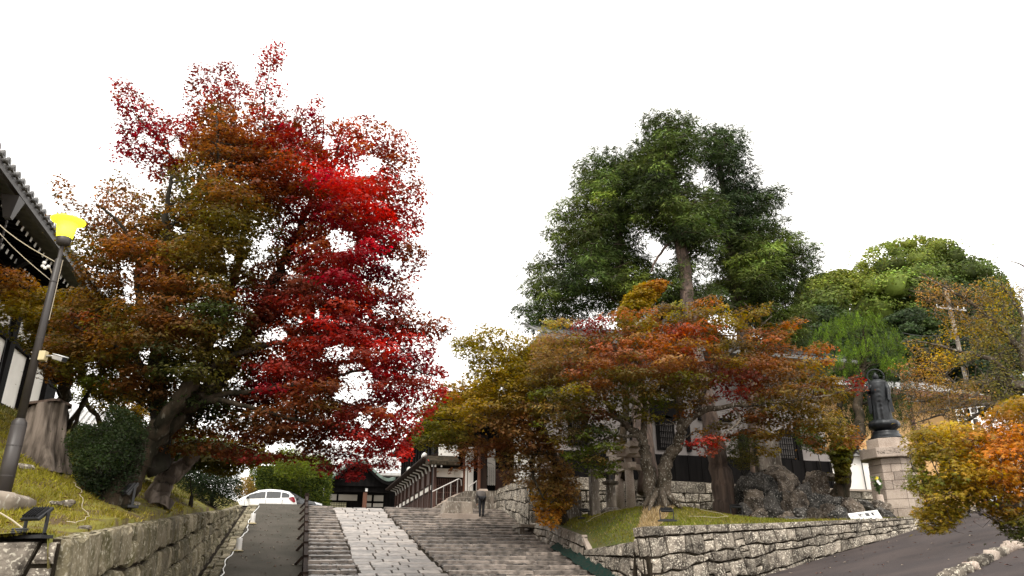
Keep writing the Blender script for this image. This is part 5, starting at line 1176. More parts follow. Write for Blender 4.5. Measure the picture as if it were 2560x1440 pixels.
mb = MB(); mb.smooth = True; hcc = hc - fr * .14 + Vector((0, 0, .03)); mb.tube([hcc + rt * .27 * math.cos(a / 32 * 2 * PI) + Vector((0, 0, .27 * math.sin(a / 32 * 2 * PI))) for a in range(33)], .024, 8); mb.build('halo', M['bronze'], St_)
MB().tube([hcc - Vector((0, 0, .27)), statue_pt(0, -.15, .7)], .02, 6).build('halo_stem', M['bronze'], St_)

# ---- flower vase left of the pedestal
p = at(2204, 1268, 24.6); z0 = p.z
V_ = thing('flower_vase', 'pale stone vase of yellow and white flowers beside the pedestal', 'flower vase', tuple(p))
mb = MB(); mb.smooth = True; zt = zrow(p.x, p.y, 1237); mb.lathe([(.13, -.1), (.125, 0), (.105, zt - z0), (.075, zt - z0 + .005)], (p.x, p.y, z0), 16); mb.build('vase', M['granite'], V_)
rr = random.Random(2); st = MB(); 
for i in range(26):
    a = rr.uniform(0, 6.28); l = rr.uniform(.2, .62); tp = Vector((p.x + .18 * math.cos(a) * l, p.y + .18 * math.sin(a) * l, zt + l)); st.tube([(p.x, p.y, zt - .05), tp], .008, 4)
    for k in range(4):
        c = Vector((p.x, p.y, zt)).lerp(tp, rr.uniform(.3, 1)); d = Vector((rr.uniform(-1, 1), rr.uniform(-1, 1), rr.uniform(-.2, 1))).normalized(); s_ = d.orthogonal().normalized() * .03; st.quad(c, c + d * .06 + s_, c + d * .13, c + d * .06 - s_)
st.build('stems', M['stem'], V_)
for i in range(10):
    c = Vector((p.x + rr.uniform(-.1, .1), p.y - .05 + rr.uniform(-.08, .08), zt + (.55 if i < 3 else .36) + rr.uniform(-.06, .08))); mb = MB()
    for k in range(8):
        a = k * PI / 4; d = Vector((math.cos(a), -.4, math.sin(a))) * .055; s_ = Vector((-math.sin(a), 0, math.cos(a))) * .018; mb.quad(c, c + d * .6 + s_, c + d, c + d * .6 - s_)
    mb.build('flower', M['flower_y'] if i < 3 else M['flower_w'], V_)

# ---- fallen white notice board
c4 = [at(2119, 1284, 23.0), at(2193, 1275, 23.1), at(2211, 1303, 22.75), at(2136, 1311, 22.65)]
Sg = thing('notice_board', 'white notice board with black Japanese writing tilted against the rocks', 'sign', tuple(c4[3]))
nrm = (c4[2] - c4[3]).cross(c4[0] - c4[3]).normalized()
if nrm.dot(Vector((0, 0, CZ)) - c4[0]) < 0: nrm = -nrm
MB().hexa([c4[3] - nrm * .03, c4[2] - nrm * .03, c4[1] - nrm * .03, c4[0] - nrm * .03], [c4[3], c4[2], c4[1], c4[0]]).build('board', M['signw'], Sg)
ex = (c4[1] - c4[0]).normalized(); ey = nrm.cross(ex).normalized(); 
if ey.z < 0: ey = -ey
Wd, Hd = (c4[1] - c4[0]).length, (c4[0] - c4[3]).dot(ey)
tl = c4[0]; sk = ((c4[3] - c4[0]) / Hd)
def text_on(body, ox, oy, size, parent):
    cu = bpy.data.curves.new('text', 'FONT'); cu.body = body; cu.size = size; cu.extrude = .001; cu.offset = .004; to = bpy.data.objects.new('text', cu); C.objects.link(to)
    dg = bpy.context.evaluated_depsgraph_get(); me = bpy.data.meshes.new_from_object(to.evaluated_get(dg)); bpy.data.objects.remove(to); bpy.data.curves.remove(cu)
    Mx = Matrix.Identity(4); yv = -sk.normalized() if False else ey
    for i, v in enumerate((ex, yv, nrm)): 
        for j in range(3): Mx[j][i] = v[j]
    o0 = tl + ex * ox + sk * oy + nrm * .004
    me.transform(Matrix.Translation(o0 - ORG[parent.name]) @ Mx); me.materials.clear(); me.materials.append(M['ink'])
    o = bpy.data.objects.new('lettering', me); C.objects.link(o); o.parent = parent; return o
u = Wd / 4.6
for i, ch in enumerate('一般車輌'): text_on(ch, u * (.4 + i * 1.0), Hd * .44, u * .78, Sg)
for i, ch in enumerate('進入禁止'): text_on(ch, u * (.4 + i * 1.0), Hd * .93, u * .78, Sg)

# ---- people
def skin_body(name, joints, edges, m, parent, lv=2):
    me = bpy.data.meshes.new(name); O = ORG[parent.name]; me.from_pydata([tuple(Vector(j[0]) - O) for j in joints], edges, []); o = bpy.data.objects.new(name, me); C.objects.link(o); o.parent = parent
    sk_ = o.modifiers.new('skin', 'SKIN'); sk_.use_smooth_shade = True
    for i, j in enumerate(joints): o.data.skin_vertices[0].data[i].radius = (j[1], j[2] if len(j) > 2 else j[1])
    o.data.skin_vertices[0].data[0].use_root = True
    s = o.modifiers.new('sub', 'SUBSURF'); s.levels = s.render_levels = lv; me.materials.append(m); ORG[o.name] = O; return o
def person(base, yaw, wd, parts, label):
    t = thing('person', label, 'person', tuple(base)); Rm = Matrix.Rotation(yaw, 3, 'Z'); b = Vector(base)
    W = lambda p_: b + Rm @ Vector((p_[0] * wd, p_[1], p_[2]))
    for nm, js, ed, m in parts: skin_body(nm, [(W(j[0]), *j[1:]) for j in js], ed, m, t)
    return t
# bending figure at the block (local frame: +y away from the viewer)
fx, fy = atY(1204, 1298, 31.3).x, 31.3; fz = zs(fy) + .08
legs = [((0, 0, .86), .15, .12), ((-.09, .0, .80), .105), ((-.10, .02, .45), .068), ((-.10, -.03, .10), .045), ((-.10, .10, .04), .04), ((.09, .0, .80), .105), ((.09, .05, .45), .068), ((.08, .05, .10), .045), ((.08, .18, .04), .04)]
le_ = [(0, 1), (1, 2), (2, 3), (3, 4), (0, 5), (5, 6), (6, 7), (7, 8)]
coat = [((0, .0, .62), .17, .13), ((0, .02, .86), .19, .15), ((0, .20, 1.0), .18, .14), ((0, .42, 1.06), .17, .12), ((0, .55, 1.02), .06), ((-.2, .45, 1.02), .065), ((-.24, .5, .80), .05), ((-.2, .58, .62), .04), ((.2, .45, 1.02), .065), ((.26, .5, .80), .05), ((.2, .6, .64), .04)]
ce = [(0, 1), (1, 2), (2, 3), (3, 4), (3, 5), (5, 6), (6, 7), (3, 8), (8, 9), (9, 10)]
head = [((0, .56, 1.0), .05), ((0, .66, .97), .085), ((0, .74, .93), .07)]
hands = lambda c, s: [(c, .035), ((c[0] + s * .005, c[1] + .04, c[2] - .04), .032), ((c[0] - s * .02, c[1] + .06, c[2] - .09), .010), ((c[0], c[1] + .065, c[2] - .10), .010), ((c[0] + s * .02, c[1] + .06, c[2] - .09), .010), ((c[0] - s * .04, c[1] + .03, c[2] - .06), .011)]
he = [(0, 1), (1, 2), (1, 3), (1, 4), (0, 5)]
person((fx, fy, fz), R(-8), .78, [('trousers', legs, le_, M['cloth_black']), ('coat', coat, ce, M['cloth_grey']), ('head', head, [(0, 1), (1, 2)], M['hair']), ('hand', hands((-.2, .58, .60), -1), he, M['skin']), ('hand', hands((.2, .6, .62), 1), he, M['skin'])], 'person in grey coat and dark trousers bending forward beside the stone block')
# walker on the road behind the near maple, coming towards the viewer
wp_ = at(2441, 1300, 22); wz = zroad(wp_.x, wp_.y)
wx, wy = wp_.x, wp_.y
for _ in range(20): 
    _, yv = projs(np.array([[wx, wy, zroad(wx, wy)]])); 
wz = float(zroad(wx, wy)) + .02
body = [((0, 0, .95), .16, .11), ((0, .0, 1.2), .17, .11), ((0, 0, 1.42), .17, .10), ((0, -.01, 1.52), .06), ((-.21, 0, 1.40), .06), ((-.25, .02, 1.12), .048), ((-.24, -.05, .88), .036), ((.21, 0, 1.40), .06), ((.26, .03, 1.12), .048), ((.24, .06, .88), .036)]
be = [(0, 1), (1, 2), (2, 3), (2, 4), (4, 5), (5, 6), (2, 7), (7, 8), (8, 9)]
lg = [((0, 0, .95), .15, .11), ((-.10, 0, .88), .10), ((-.12, .06, .50), .07), ((-.13, .22, .14), .055), ((.10, 0, .88), .10), ((.11, -.12, .50), .07), ((.10, -.18, .12), .055)]
lge = [(0, 1), (1, 2), (2, 3), (0, 4), (4, 5), (5, 6)]
sh1 = [((.10, -.16, .07), .05), ((.10, -.26, .05), .045), ((.10, -.36, .045), .035)]; sh2 = [((-.13, .22, .09), .05), ((-.13, .13, .05), .045), ((-.13, .04, .04), .035)]
hd_ = [((0, -.01, 1.52), .05), ((0, -.02, 1.62), .082), ((0, -.02, 1.72), .085)]; hr = [((0, .03, 1.66), .08), ((0, .01, 1.77), .088)]
person((wx, wy, wz), -YAW - R(25), 1.0, [('jacket', body, be, M['cloth_black']), ('trousers', lg, lge, M['cloth_black']), ('shoe', sh1, [(0, 1), (1, 2)], M['shoe']), ('shoe', sh2, [(0, 1), (1, 2)], M['shoe']), ('head', hd_, [(0, 1), (1, 2)], M['skin']), ('hair', hr, [(0, 1)], M['hair']), ('hand', hands((-.24, -.05, .86), -1), he, M['skin']), ('hand', hands((.24, .06, .86), 1), he, M['skin'])], 'person in black trousers and sneakers walking down the road behind the orange maple')

# ---- cut tree stump on the bank, cut leaning trunk
p = at(95, 1160, 14); zg = float(zbank(p.x, p.y)); T = thing('tree_stump', 'big pale weathered tree stump cut flat beside the lamp post', 'tree stump', (p.x, p.y, zg))
tp = at(118, 1022, 14); mb = MB(); mb.smooth = True; base = len(mb.v); nl = 14; nk = 40
for j in range(nl + 1):
    t = j / nl; c = Vector((p.x, p.y, zg - .3)).lerp(Vector((tp.x, p.y, tp.z)), t); r0 = .42 - .10 * t + .16 * (1 - t) ** 3
    for k in range(nk):
        a = 2 * PI * k / nk; f = 1 + .10 * math.sin(5 * a + 3 * t) + .05 * math.sin(11 * a - 5 * t) + .03 * math.sin(23 * a + 8 * t)
        mb.v.append((c.x + r0 * f * math.cos(a), c.y + r0 * f * math.sin(a), c.z + (.10 * math.cos(a + .6) if j == nl else 0)))
for j in range(nl):
    for k in range(nk): q = j * nk; k2 = (k + 1) % nk; mb.f.append((q + k, q + k2, q + nk + k2, q + nk + k))
mb.build('trunk', M['dead_wood'], T)
mb = MB(); q = nl * nk; mb.poly([Vector(T_) + Vector((0, 0, .012)) for T_ in []] or [(tp.x + (.32 + .05 * math.sin(5 * a)) * 1.12 * math.cos(a), p.y + (.32 + .05 * math.sin(5 * a)) * 1.12 * math.sin(a), tp.z + .05 + .10 * math.cos(a + .6)) for a in [2 * PI * k / 30 for k in range(30)]])
mb.v += [(x, y, z - .05) for x, y, z in mb.v]; mb.f += [(k, (k + 1) % 30, 30 + (k + 1) % 30, 30 + k) for k in range(30)]; mb.build('cut_top', M['cedar'], T)
# ================================================================= VEGETATION
def template(kind):
    if kind == 'star':
        A = np.radians([-118, -62, 0, 62, 118]); Ls = [.62, .9, 1.05, .9, .62]; N = np.radians([-150, -90, -31, 31, 90, 150])
        v = [(.26 * math.sin(a), .26 * math.cos(a), 0) for a in N] + [(l * math.sin(a), l * math.cos(a), -.18 * l) for a, l in zip(A, Ls)]
        return np.array(v), np.array([(i, 6 + i, i + 1) for i in range(5)] + [(0, 1, 2), (3, 4, 5), (0, 2, 3), (0, 3, 5)])
    if kind == 'star3':
        v = [(0, -.38, 0), (-.92, .15, -.14), (-.27, .40, 0), (.27, .40, 0), (.92, .15, -.14), (0, 1.08, -.18)]
        return np.array(v), np.array([(0, 2, 1), (0, 4, 3), (0, 3, 2), (2, 3, 5)])
    if kind == 'leaf':
        return np.array([(0, -.5, 0), (.26, 0, .04), (0, .55, -.08), (-.26, 0, .04)]), np.array([(0, 1, 3), (1, 2, 3)])
    if kind == 'spray':
        v = [(0, 0, 0), (.09, .4, 0), (0, 1.1, -.22), (-.09, .4, 0), (.42, .75, -.12), (-.42, .75, -.12), (.16, .3, 0), (-.16, .3, 0)]
        return np.array(v), np.array([(1, 2, 3), (0, 4, 6), (0, 7, 5)])
    if kind == 'blade':
        return np.array([(-.1, 0, 0), (.1, 0, 0), (0, 1, 0)]), np.array([(0, 1, 2)])
def instance(kind, C0, nrm, spin, size):
    tv, tf = template(kind); n = len(C0)
    nrm = nrm / np.linalg.norm(nrm, axis=1)[:, None]; ref = np.stack([np.cos(spin), np.sin(spin), np.zeros(n)], 1)
    y = ref - nrm * (ref * nrm).sum(1)[:, None]; y /= np.maximum(np.linalg.norm(y, axis=1), 1e-3)[:, None]; x = np.cross(y, nrm)
    V = C0[:, None, :] + size[:, None, None] * (tv[None, :, 0:1] * x[:, None] + tv[None, :, 1:2] * y[:, None] + tv[None, :, 2:3] * nrm[:, None])
    k = len(tv); T = tf[None] + (np.arange(n) * k)[:, None, None]
    return V.reshape(-1, 3), T.reshape(-1, 3), k
def inpoly(x, y, poly):
    x = np.asarray(x, float); y = np.asarray(y, float); c = np.zeros(x.shape, bool); j = len(poly) - 1
    for i in range(len(poly)):
        xi, yi = poly[i]; xj, yj = poly[j]
        if yi != yj: c ^= ((yi > y) != (yj > y)) & (x < (xj - xi) * (y - yi) / (yj - yi) + xi)
        j = i
    return c
def edged(x, y, poly):
    d = np.full(len(x), 1e9)
    for i in range(len(poly)):
        a, b = np.array(poly[i - 1], float), np.array(poly[i], float); ab = b - a; t = np.clip(((x - a[0]) * ab[0] + (y - a[1]) * ab[1]) / max(1e-6, (ab ** 2).sum()), 0, 1)
        d = np.minimum(d, np.hypot(x - a[0] - t * ab[0], y - a[1] - t * ab[1]))
    return d
def colours(x, y, cps, rng, soft=45.0, pick=True):
    P = np.array([c[:2] for c in cps], float); Cc = np.array([PAL[c[2]] for c in cps]); d2 = (x[:, None] - P[None, :, 0]) ** 2 + (y[:, None] - P[None, :, 1]) ** 2
    wgt = 1 / (d2 + soft ** 2) ** 2
    wgt *= rng.uniform(.3, 1.7, wgt.shape)
    wgt /= wgt.sum(1)[:, None]
    return wgt @ Cc
PAL = dict(shrubd=(.016, .028, .010), brown=(.19, .078, .030), olive=(.105, .085, .018), dkgreen=(.034, .050, .014), rust=(.175, .075, .026), red=(.25, .024, .02), crim=(.19, .014, .024), bright=(.31, .022, .018),
           wine=(.15, .022, .020), dkred=(.14, .035, .018), orange=(.27, .098, .028), orangej=(.46, .17, .02), yolive=(.20, .145, .016), green=(.085, .11, .014), ygreen=(.13, .15, .015), yellow=(.38, .25, .02),
           pink=(.20, .075, .048), tan=(.24, .15, .07), cedar=(.036, .058, .012), cedarl=(.074, .095, .016), cedard=(.016, .027, .010), camph=(.075, .105, .018), camphl=(.15, .17, .02), camphd=(.03, .05, .016), juni=(.085, .14, .010), junid=(.018, .032, .010),
           hedge=(.055, .08, .011), dull=(.17, .105, .038), cherry=(.23, .135, .05), cherryg=(.13, .12, .035))
def clumps(poly, holes, D0, thick, n, rng, kmin=0.25, dfun=None, gap=1.0):
    P = np.array(poly, float); lo, hi = P.min(0), P.max(0); XY = []
    m = 0
    x = rng.uniform(lo[0], hi[0], n * 60); y = rng.uniform(lo[1], hi[1], n * 60); k = inpoly(x, y, poly)
    for h in holes: k &= ~inpoly(x, y, h)
    x, y = x[k], y[k]; e = edged(x, y, poly); pxm = F / D0
    half = np.minimum(thick, np.maximum(kmin, e / pxm * 1.5)); dd = rng.uniform(-1, 1, len(x)); dd = np.sign(dd) * np.abs(dd) ** .7
    D = (D0 if dfun is None else dfun(x, y)) + half * dd
    W = ats(x, y, D); sel = [0]; dist = np.linalg.norm(W - W[0], axis=1)
    for _ in range(min(n, len(x)) - 1):      # spread them evenly through the crown
        cand = rng.integers(0, len(x), 24); i = cand[np.argmax(dist[cand])]; sel.append(i); dist = np.minimum(dist, np.linalg.norm(W - W[i], axis=1))
    return W[sel], x[sel], y[sel]
def crown(parent, name, poly, holes, D0, thick, n, Rc, per, size, cps, rng, kind='star3', flat=.32, m='leaf', ctint=.22, ltint=.18, shape='pad', dfun=None, soft=45., keep=.12, trim=True, margin=0, blk=None, thin=(), mixin=(), core=0):
    W, cx, cyy = clumps(poly, holes, D0, thick, n, rng, dfun=dfun)
    cc = colours(cx, cyy, cps, rng, soft)
    for nm_, pr in mixin: k = rng.uniform(0, 1, len(W)) < pr; cc[k] = cc[k] * .35 + np.array(PAL[nm_]) * .65
    cc = cc * np.exp(rng.normal(0, ctint, (len(W), 1)))
    Rs = Rc * rng.uniform(.6, 1.3, len(W)); cnt = np.maximum(8, (per * (Rs / Rc) ** 2).astype(int)); idx = np.repeat(np.arange(len(W)), cnt); N = len(idx)
    a = rng.uniform(0, 2 * PI, N); r = rng.uniform(0, 1, N) ** .55; lob = 1 + .3 * np.sin(3 * a + idx * 1.7) + .2 * np.sin(5 * a + idx * 3.1)
    Rr = Rs[idx] * r * lob
    if shape == 'pad':
        z = Rs[idx] * flat * (1 - r ** 2) * rng.uniform(-.6, 1, N) - Rs[idx] * .22 * r ** 2 + rng.normal(0, .03, N)
        nr = np.stack([np.cos(a) * r * .7, np.sin(a) * r * .7, np.ones(N)], 1) + rng.normal(0, .38, (N, 3))
        C0 = W[idx] + np.stack([Rr * np.cos(a), Rr * np.sin(a), z], 1); sp_ = a + rng.normal(0, .7, N)
    elif shape == 'ball':
        d = rng.normal(0, 1, (N, 3)); d /= np.linalg.norm(d, axis=1)[:, None]; d[:, 2] = np.abs(d[:, 2]) * 1.2 - .35
        rr = Rs[idx] * rng.uniform(.72, 1.05, N) * (1 + .12 * np.sin(7 * a)); C0 = W[idx] + d * rr[:, None] * [1, 1, .85]; nr = d + rng.normal(0, .45, (N, 3)); sp_ = rng.uniform(0, 6.28, N)
    elif shape == 'conifer':
        d = np.stack([np.cos(a), np.sin(a), rng.normal(.0, .35, N)], 1); C0 = W[idx] + np.stack([Rr * np.cos(a), Rr * np.sin(a), Rs[idx] * flat * rng.normal(0, 1, N) * (1 - .5 * r) - .25 * Rr], 1)
        nr = np.stack([np.cos(a) * .5, np.sin(a) * .5, np.ones(N)], 1) + rng.normal(0, .55, (N, 3)); sp_ = a + rng.normal(0, .6, N)
    elif shape == 'flame':
        t = rng.uniform(0, 1, N); rad = Rs[idx] * .42 * (1 - t ** 1.5); C0 = W[idx] + np.stack([rad * np.cos(a) * r ** .3, rad * np.sin(a) * r ** .3, (t - .3) * Rs[idx] * 1.5], 1); C0[:, 0] += (t - .3) * Rs[idx] * .3
        nr = np.stack([np.cos(a), np.sin(a), .3 * np.ones(N)], 1) + rng.normal(0, .4, (N, 3)); sp_ = rng.uniform(0, 6.28, N)
    if trim:
        u, v = projs(C0); k = np.ones(N, bool); ins = inpoly(u, v, poly)
        if margin: ins |= edged(u, v, poly) < margin * rng.uniform(0, 1, N) ** (1.2 if shape == 'conifer' else 2)
        k &= ins | (rng.uniform(0, 1, N) < .012)
        for h in holes: k &= ~inpoly(u, v, h) | (rng.uniform(0, 1, N) < keep)
        for h, pr in thin: k &= ~inpoly(u, v, h) | (rng.uniform(0, 1, N) < pr)
        if blk is not None: k &= blk(C0)
        C0, nr, sp_, idx, r = C0[k], nr[k], sp_[k], idx[k], r[k]; N = len(C0)
    s = size * rng.uniform(.65, 1.25, N)
    if shape == 'flame':        # upright sprays
        up = np.array([-.25, 0, 1.0]); nrn = nr - up * (nr @ up)[:, None] / (up @ up); nrn /= np.linalg.norm(nrn, axis=1)[:, None]
        tv, tf = template(kind); y = up + rng.normal(0, .22, (N, 3)); y /= np.linalg.norm(y, axis=1)[:, None]; x = np.cross(y, nrn)
        V = (C0[:, None, :] + s[:, None, None] * (tv[None, :, 0:1] * x[:, None] + tv[None, :, 1:2] * y[:, None])).reshape(-1, 3); k_ = len(tv); T = (tf[None] + (np.arange(N) * k_)[:, None, None]).reshape(-1, 3)
    else: V, T, k_ = instance(kind, C0, nr, sp_, s)
    lc = cc[idx] * np.exp(rng.normal(0, ltint, (N, 1))) * np.exp(rng.normal(0, .07, (N, 3)))
    col = np.repeat(np.clip(lc, .003, .8), k_, 0)
    if core:        # solid inner leaf mass of each cluster, colour dimmed to suggest inner shade
        sv, sf = ico(); uu, vv = projs(W); e_ = edged(uu, vv, poly) * (D0 / F); rc_ = np.minimum(Rs * core, np.maximum(.05, e_ * .9))
        Vc = (W[:, None, :] + sv[None] * rc_[:, None, None] * rng.uniform(.6, 1.3, (len(W), len(sv), 1))); Tc = sf[None] + (np.arange(len(W)) * len(sv))[:, None, None] + len(V)
        V = np.concatenate([V, Vc.reshape(-1, 3)]); T = np.concatenate([T, Tc.reshape(-1, 3)]); col = np.concatenate([col, np.repeat(cc * .8, len(sv), 0)])
    o = tri_mesh(name, V, T, M[m], parent, col)
    return o, W, Rs
_ico = []
def ico():
    if not _ico:
        import bmesh
        bm = bmesh.new(); bmesh.ops.create_icosphere(bm, subdivisions=2, radius=1.0); bm.verts.ensure_lookup_table()
        _ico.append((np.array([v.co[:] for v in bm.verts]), np.array([[v.index for v in f.verts] for f in bm.faces]))); bm.free()
    return _ico[0]
def smooth_path(pts, k=5):
    out = []; n = len(pts)
    for i in range(n - 1):
        p0, p1, p2, p3 = pts[max(0, i-1)], pts[i], pts[i+1], pts[min(n-1, i+2)]
        for j in range(k):
            t = j / k; out.append(.5 * ((2 * p1) + (-p0 + p2) * t + (2 * p0 - 5 * p1 + 4 * p2 - p3) * t * t + (-p0 + 3 * p1 - 3 * p2 + p3) * t ** 3))
    out.append(pts[-1]); return out
def limbs(parent, name, specs, m, sides=10, wob=.05, extra_pts=None):
    """specs: list of polylines [(px, py, dist, radius)...]; returns skeleton points (np)"""
    mb = MB(); mb.smooth = True; skel = []
    for s in specs:
        a = np.array([[*at(q[0], q[1], q[2]), q[3]] for q in s]); b = smooth_path(list(a)); b = [q + np.array([*(RNG.normal(0, min(.35 * q[3], .03), 3)), 0]) for q in b]
        mb.tube([q[:3] for q in b], [max(.006, q[3]) for q in b], sides, wob=wob); skel += [(*q[:3], q[3]) for q in b]
    return mb, np.array(skel)
def branches(mb, skel, W, rng, r0=.035, tw=3, rc=.5, twr=.005, sides=4, maxn=400):
    """join each leaf clump to the nearest wood below it by a curved tapering branch, then a few twigs"""
    S = skel[:, :3]; Rr = skel[:, 3]; order = np.argsort([np.linalg.norm(S - w, axis=1).min() for w in W]); pts = [S]; rad = [Rr]
    for i in order[:maxn]:
        w_ = W[i]; A = np.concatenate(pts); B = np.concatenate(rad); d = np.linalg.norm(A - w_, axis=1) + np.maximum(0, A[:, 2] - w_[2] + .2) * 1.3 - np.minimum(B, .2) * 2.0
        j = int(np.argmin(d)); a = A[j]; L_ = np.linalg.norm(w_ - a)
        if L_ < .05: continue
        rs = min(B[j] * .7, r0 * (.5 + L_ * .35)); rs = max(rs, .007); mid = (a + w_) / 2 + rng.normal(0, .08 * L_, 3); mid[2] += .08 * L_
        P_ = [a, a + (mid - a) * .5 + rng.normal(0, .03 * L_, 3), mid, mid + (w_ - mid) * .5 + rng.normal(0, .03 * L_, 3), w_]; R_ = [rs, rs * .85, rs * .65, rs * .5, max(.004, rs * .3)]
        mb.tube(P_, R_, sides, cap=False); pts.append(np.array(P_[1:])); rad.append(np.array(R_[1:]))
        for k in range(tw):
            e = w_ + np.clip(rng.normal(0, .6, 3), -1, 1) * [rc, rc, rc * .35]; mb.tube([mid if k % 2 else w_, (w_ + e) / 2 + rng.normal(0, .05, 3), e], [twr * 1.6, twr * 1.2, twr * .6], 3, cap=False)
    return mb
TREES = {}
def tree(name, label, cat, base, group=None):
    return thing(name, label, cat, tuple(base), group)
def rg(s): return np.random.default_rng(s)

# ---- A. tall brown-leaved maple, left
b = at(398, 1180, 14.8); t = tree('maple_tree', 'tall brown and olive leaved maple with upright dark ivy-clad trunk, left of the red maple', 'maple tree', (b.x, b.y, float(zbank(b.x, b.y))), 'maples')
poly = [(130,450),(160,443),(185,490),(200,515),(238,492),(262,450),(300,430),(345,478),(395,505),(405,450),(440,400),(500,310),(540,255),(585,290),(610,370),(700,400),(725,480),(700,560),(720,620),(650,700),(700,760),(650,860),(610,980),(560,1060),(430,1060),(340,1000),(240,970),(150,930),(110,860),(150,760),(210,720),(200,690),(180,640),(150,590),(140,520)]
holes = [[(300,650),(330,640),(352,700),(345,760),(318,770),(302,700)], [(630,590),(670,600),(665,650),(630,660)], [(230,890),(300,905),(310,960),(250,940)], [(560,620),(585,640),(570,690)], [(165,560),(200,570),(195,600)], [(380,650),(400,660),(395,700)],[(430,560),(455,570),(445,600)],[(340,880),(380,870),(385,905),(350,915)]]
cps = [(160,520,'brown'),(200,600,'olive'),(300,520,'brown'),(330,590,'rust'),(420,560,'olive'),(520,330,'brown'),(560,450,'brown'),(480,480,'olive'),(600,540,'olive'),(400,700,'brown'),(320,640,'brown'),(560,700,'olive'),(450,800,'brown'),(620,720,'wine'),(300,800,'olive'),(240,840,'rust'),(520,780,'dkgreen'),(400,900,'dkgreen'),(330,930,'rust'),(560,900,'olive'),(470,1000,'dkgreen'),(630,620,'olive'),(250,940,'green'),(660,440,'dkred')]
mb, sk_ = limbs(t, 'trunk', [[(398,1180,14.8,.22),(402,1100,14.8,.19),(398,1000,14.8,.17),(396,900,14.7,.16),(402,800,14.5,.14),(410,700,14.3,.11),(415,600,14.1,.08),(420,500,13.8,.05),(430,440,13.6,.03)],
   [(400,880,14.7,.10),(360,800,14.4,.08),(345,700,14.3,.07),(350,640,14.1,.05),(300,560,13.8,.035),(240,510,13.6,.02)], [(404,780,14.5,.10),(440,720,14.7,.08),(520,600,14.7,.06),(540,480,14.5,.05),(545,380,14.3,.035),(540,290,14.1,.02)],
   [(398,950,14.8,.07),(320,880,14.5,.05),(230,840,14.3,.035),(170,800,14.3,.02)], [(402,860,14.7,.07),(500,780,15.1,.05),(600,700,15.3,.03)]], M['bark_dark'])
g_ = rg(101); o, W, Rs = crown(t, 'crown', poly, holes, 14.6, 1.8, 620, .43, 178, .047, cps, g_, keep=.3, margin=18, soft=32, mixin=(('rust',.12),('olive',.12),('dkred',.05)), thin=[([(120,440),(300,430),(420,420),(560,240),(620,380),(400,520),(330,560),(200,640),(120,600)],.6)])
branches(mb, sk_, W, g_, tw=2); mb.build('trunk', M['bark_dark'], t)

# ---- B. big red maple leaning over the slope
b = at(285, 1265, 13.4); t = tree('maple_tree', 'huge leaning maple with bright red and crimson leaves reaching over the slope', 'maple tree', (b.x, b.y, float(zbank(b.x, b.y))), 'maples')
poly = [(283,205),(300,200),(335,215),(365,255),(420,280),(440,300),(472,285),(465,240),(480,165),(520,175),(575,152),(600,200),(640,215),(655,150),(645,135),(700,103),(713,130),(700,165),(668,190),(712,215),(715,265),(760,262),(795,245),(812,310),(850,300),(920,285),(990,312),(1035,360),(1050,420),(1066,450),(1060,520),(1048,600),(1062,640),(1045,690),(1010,700),(1030,730),(1035,790),(1062,780),(1122,795),(1132,830),(1092,860),(1085,900),(1115,940),(1110,990),(1070,1040),(1030,1085),(1022,1150),(950,1172),(930,1160),(880,1205),(860,1180),(800,1175),(770,1150),(700,1145),(650,1150),(600,1150),(520,1130),(400,1140),(350,1095),(420,1040),(560,1010),(580,900),(620,800),(610,700),(690,640),(690,560),(640,500),(600,450),(540,420),(480,400),(440,440),(400,450),(350,430),(345,400),(285,395),(300,340),(295,280)]
holes = [[(590,240),(612,235),(608,300),(594,315)],[(800,345),(838,338),(832,372),(808,375)],[(637,540),(662,528),(700,540),(690,565),(645,570)],[(815,585),(850,570),(892,580),(880,625),(830,632)],[(655,825),(700,815),(725,838),(700,852),(660,850)],[(800,870),(850,858),(892,866),(870,900),(815,895)],[(845,915),(900,905),(932,935),(930,985),(880,1010),(835,995),(850,960)],[(890,1030),(935,1030),(930,1070),(900,1070)],[(415,330),(450,350),(460,395),(425,385)],[(340,330),(400,355),(400,372),(350,360)],[(880,395),(925,385),(960,400),(940,440),(890,440)],[(600,620),(640,600),(650,640),(610,650)],[(775,780),(800,770),(800,800)],[(960,1010),(985,1000),(990,1030),(965,1035)],[(720,250),(740,262),(735,300),(715,300)],[(545,400),(570,395),(565,430)],[(1010,410),(1030,430),(1020,470),(1000,450)],[(985,640),(1005,650),(1000,680),(975,670)],[(945,750),(975,765),(960,790),(935,775)]]
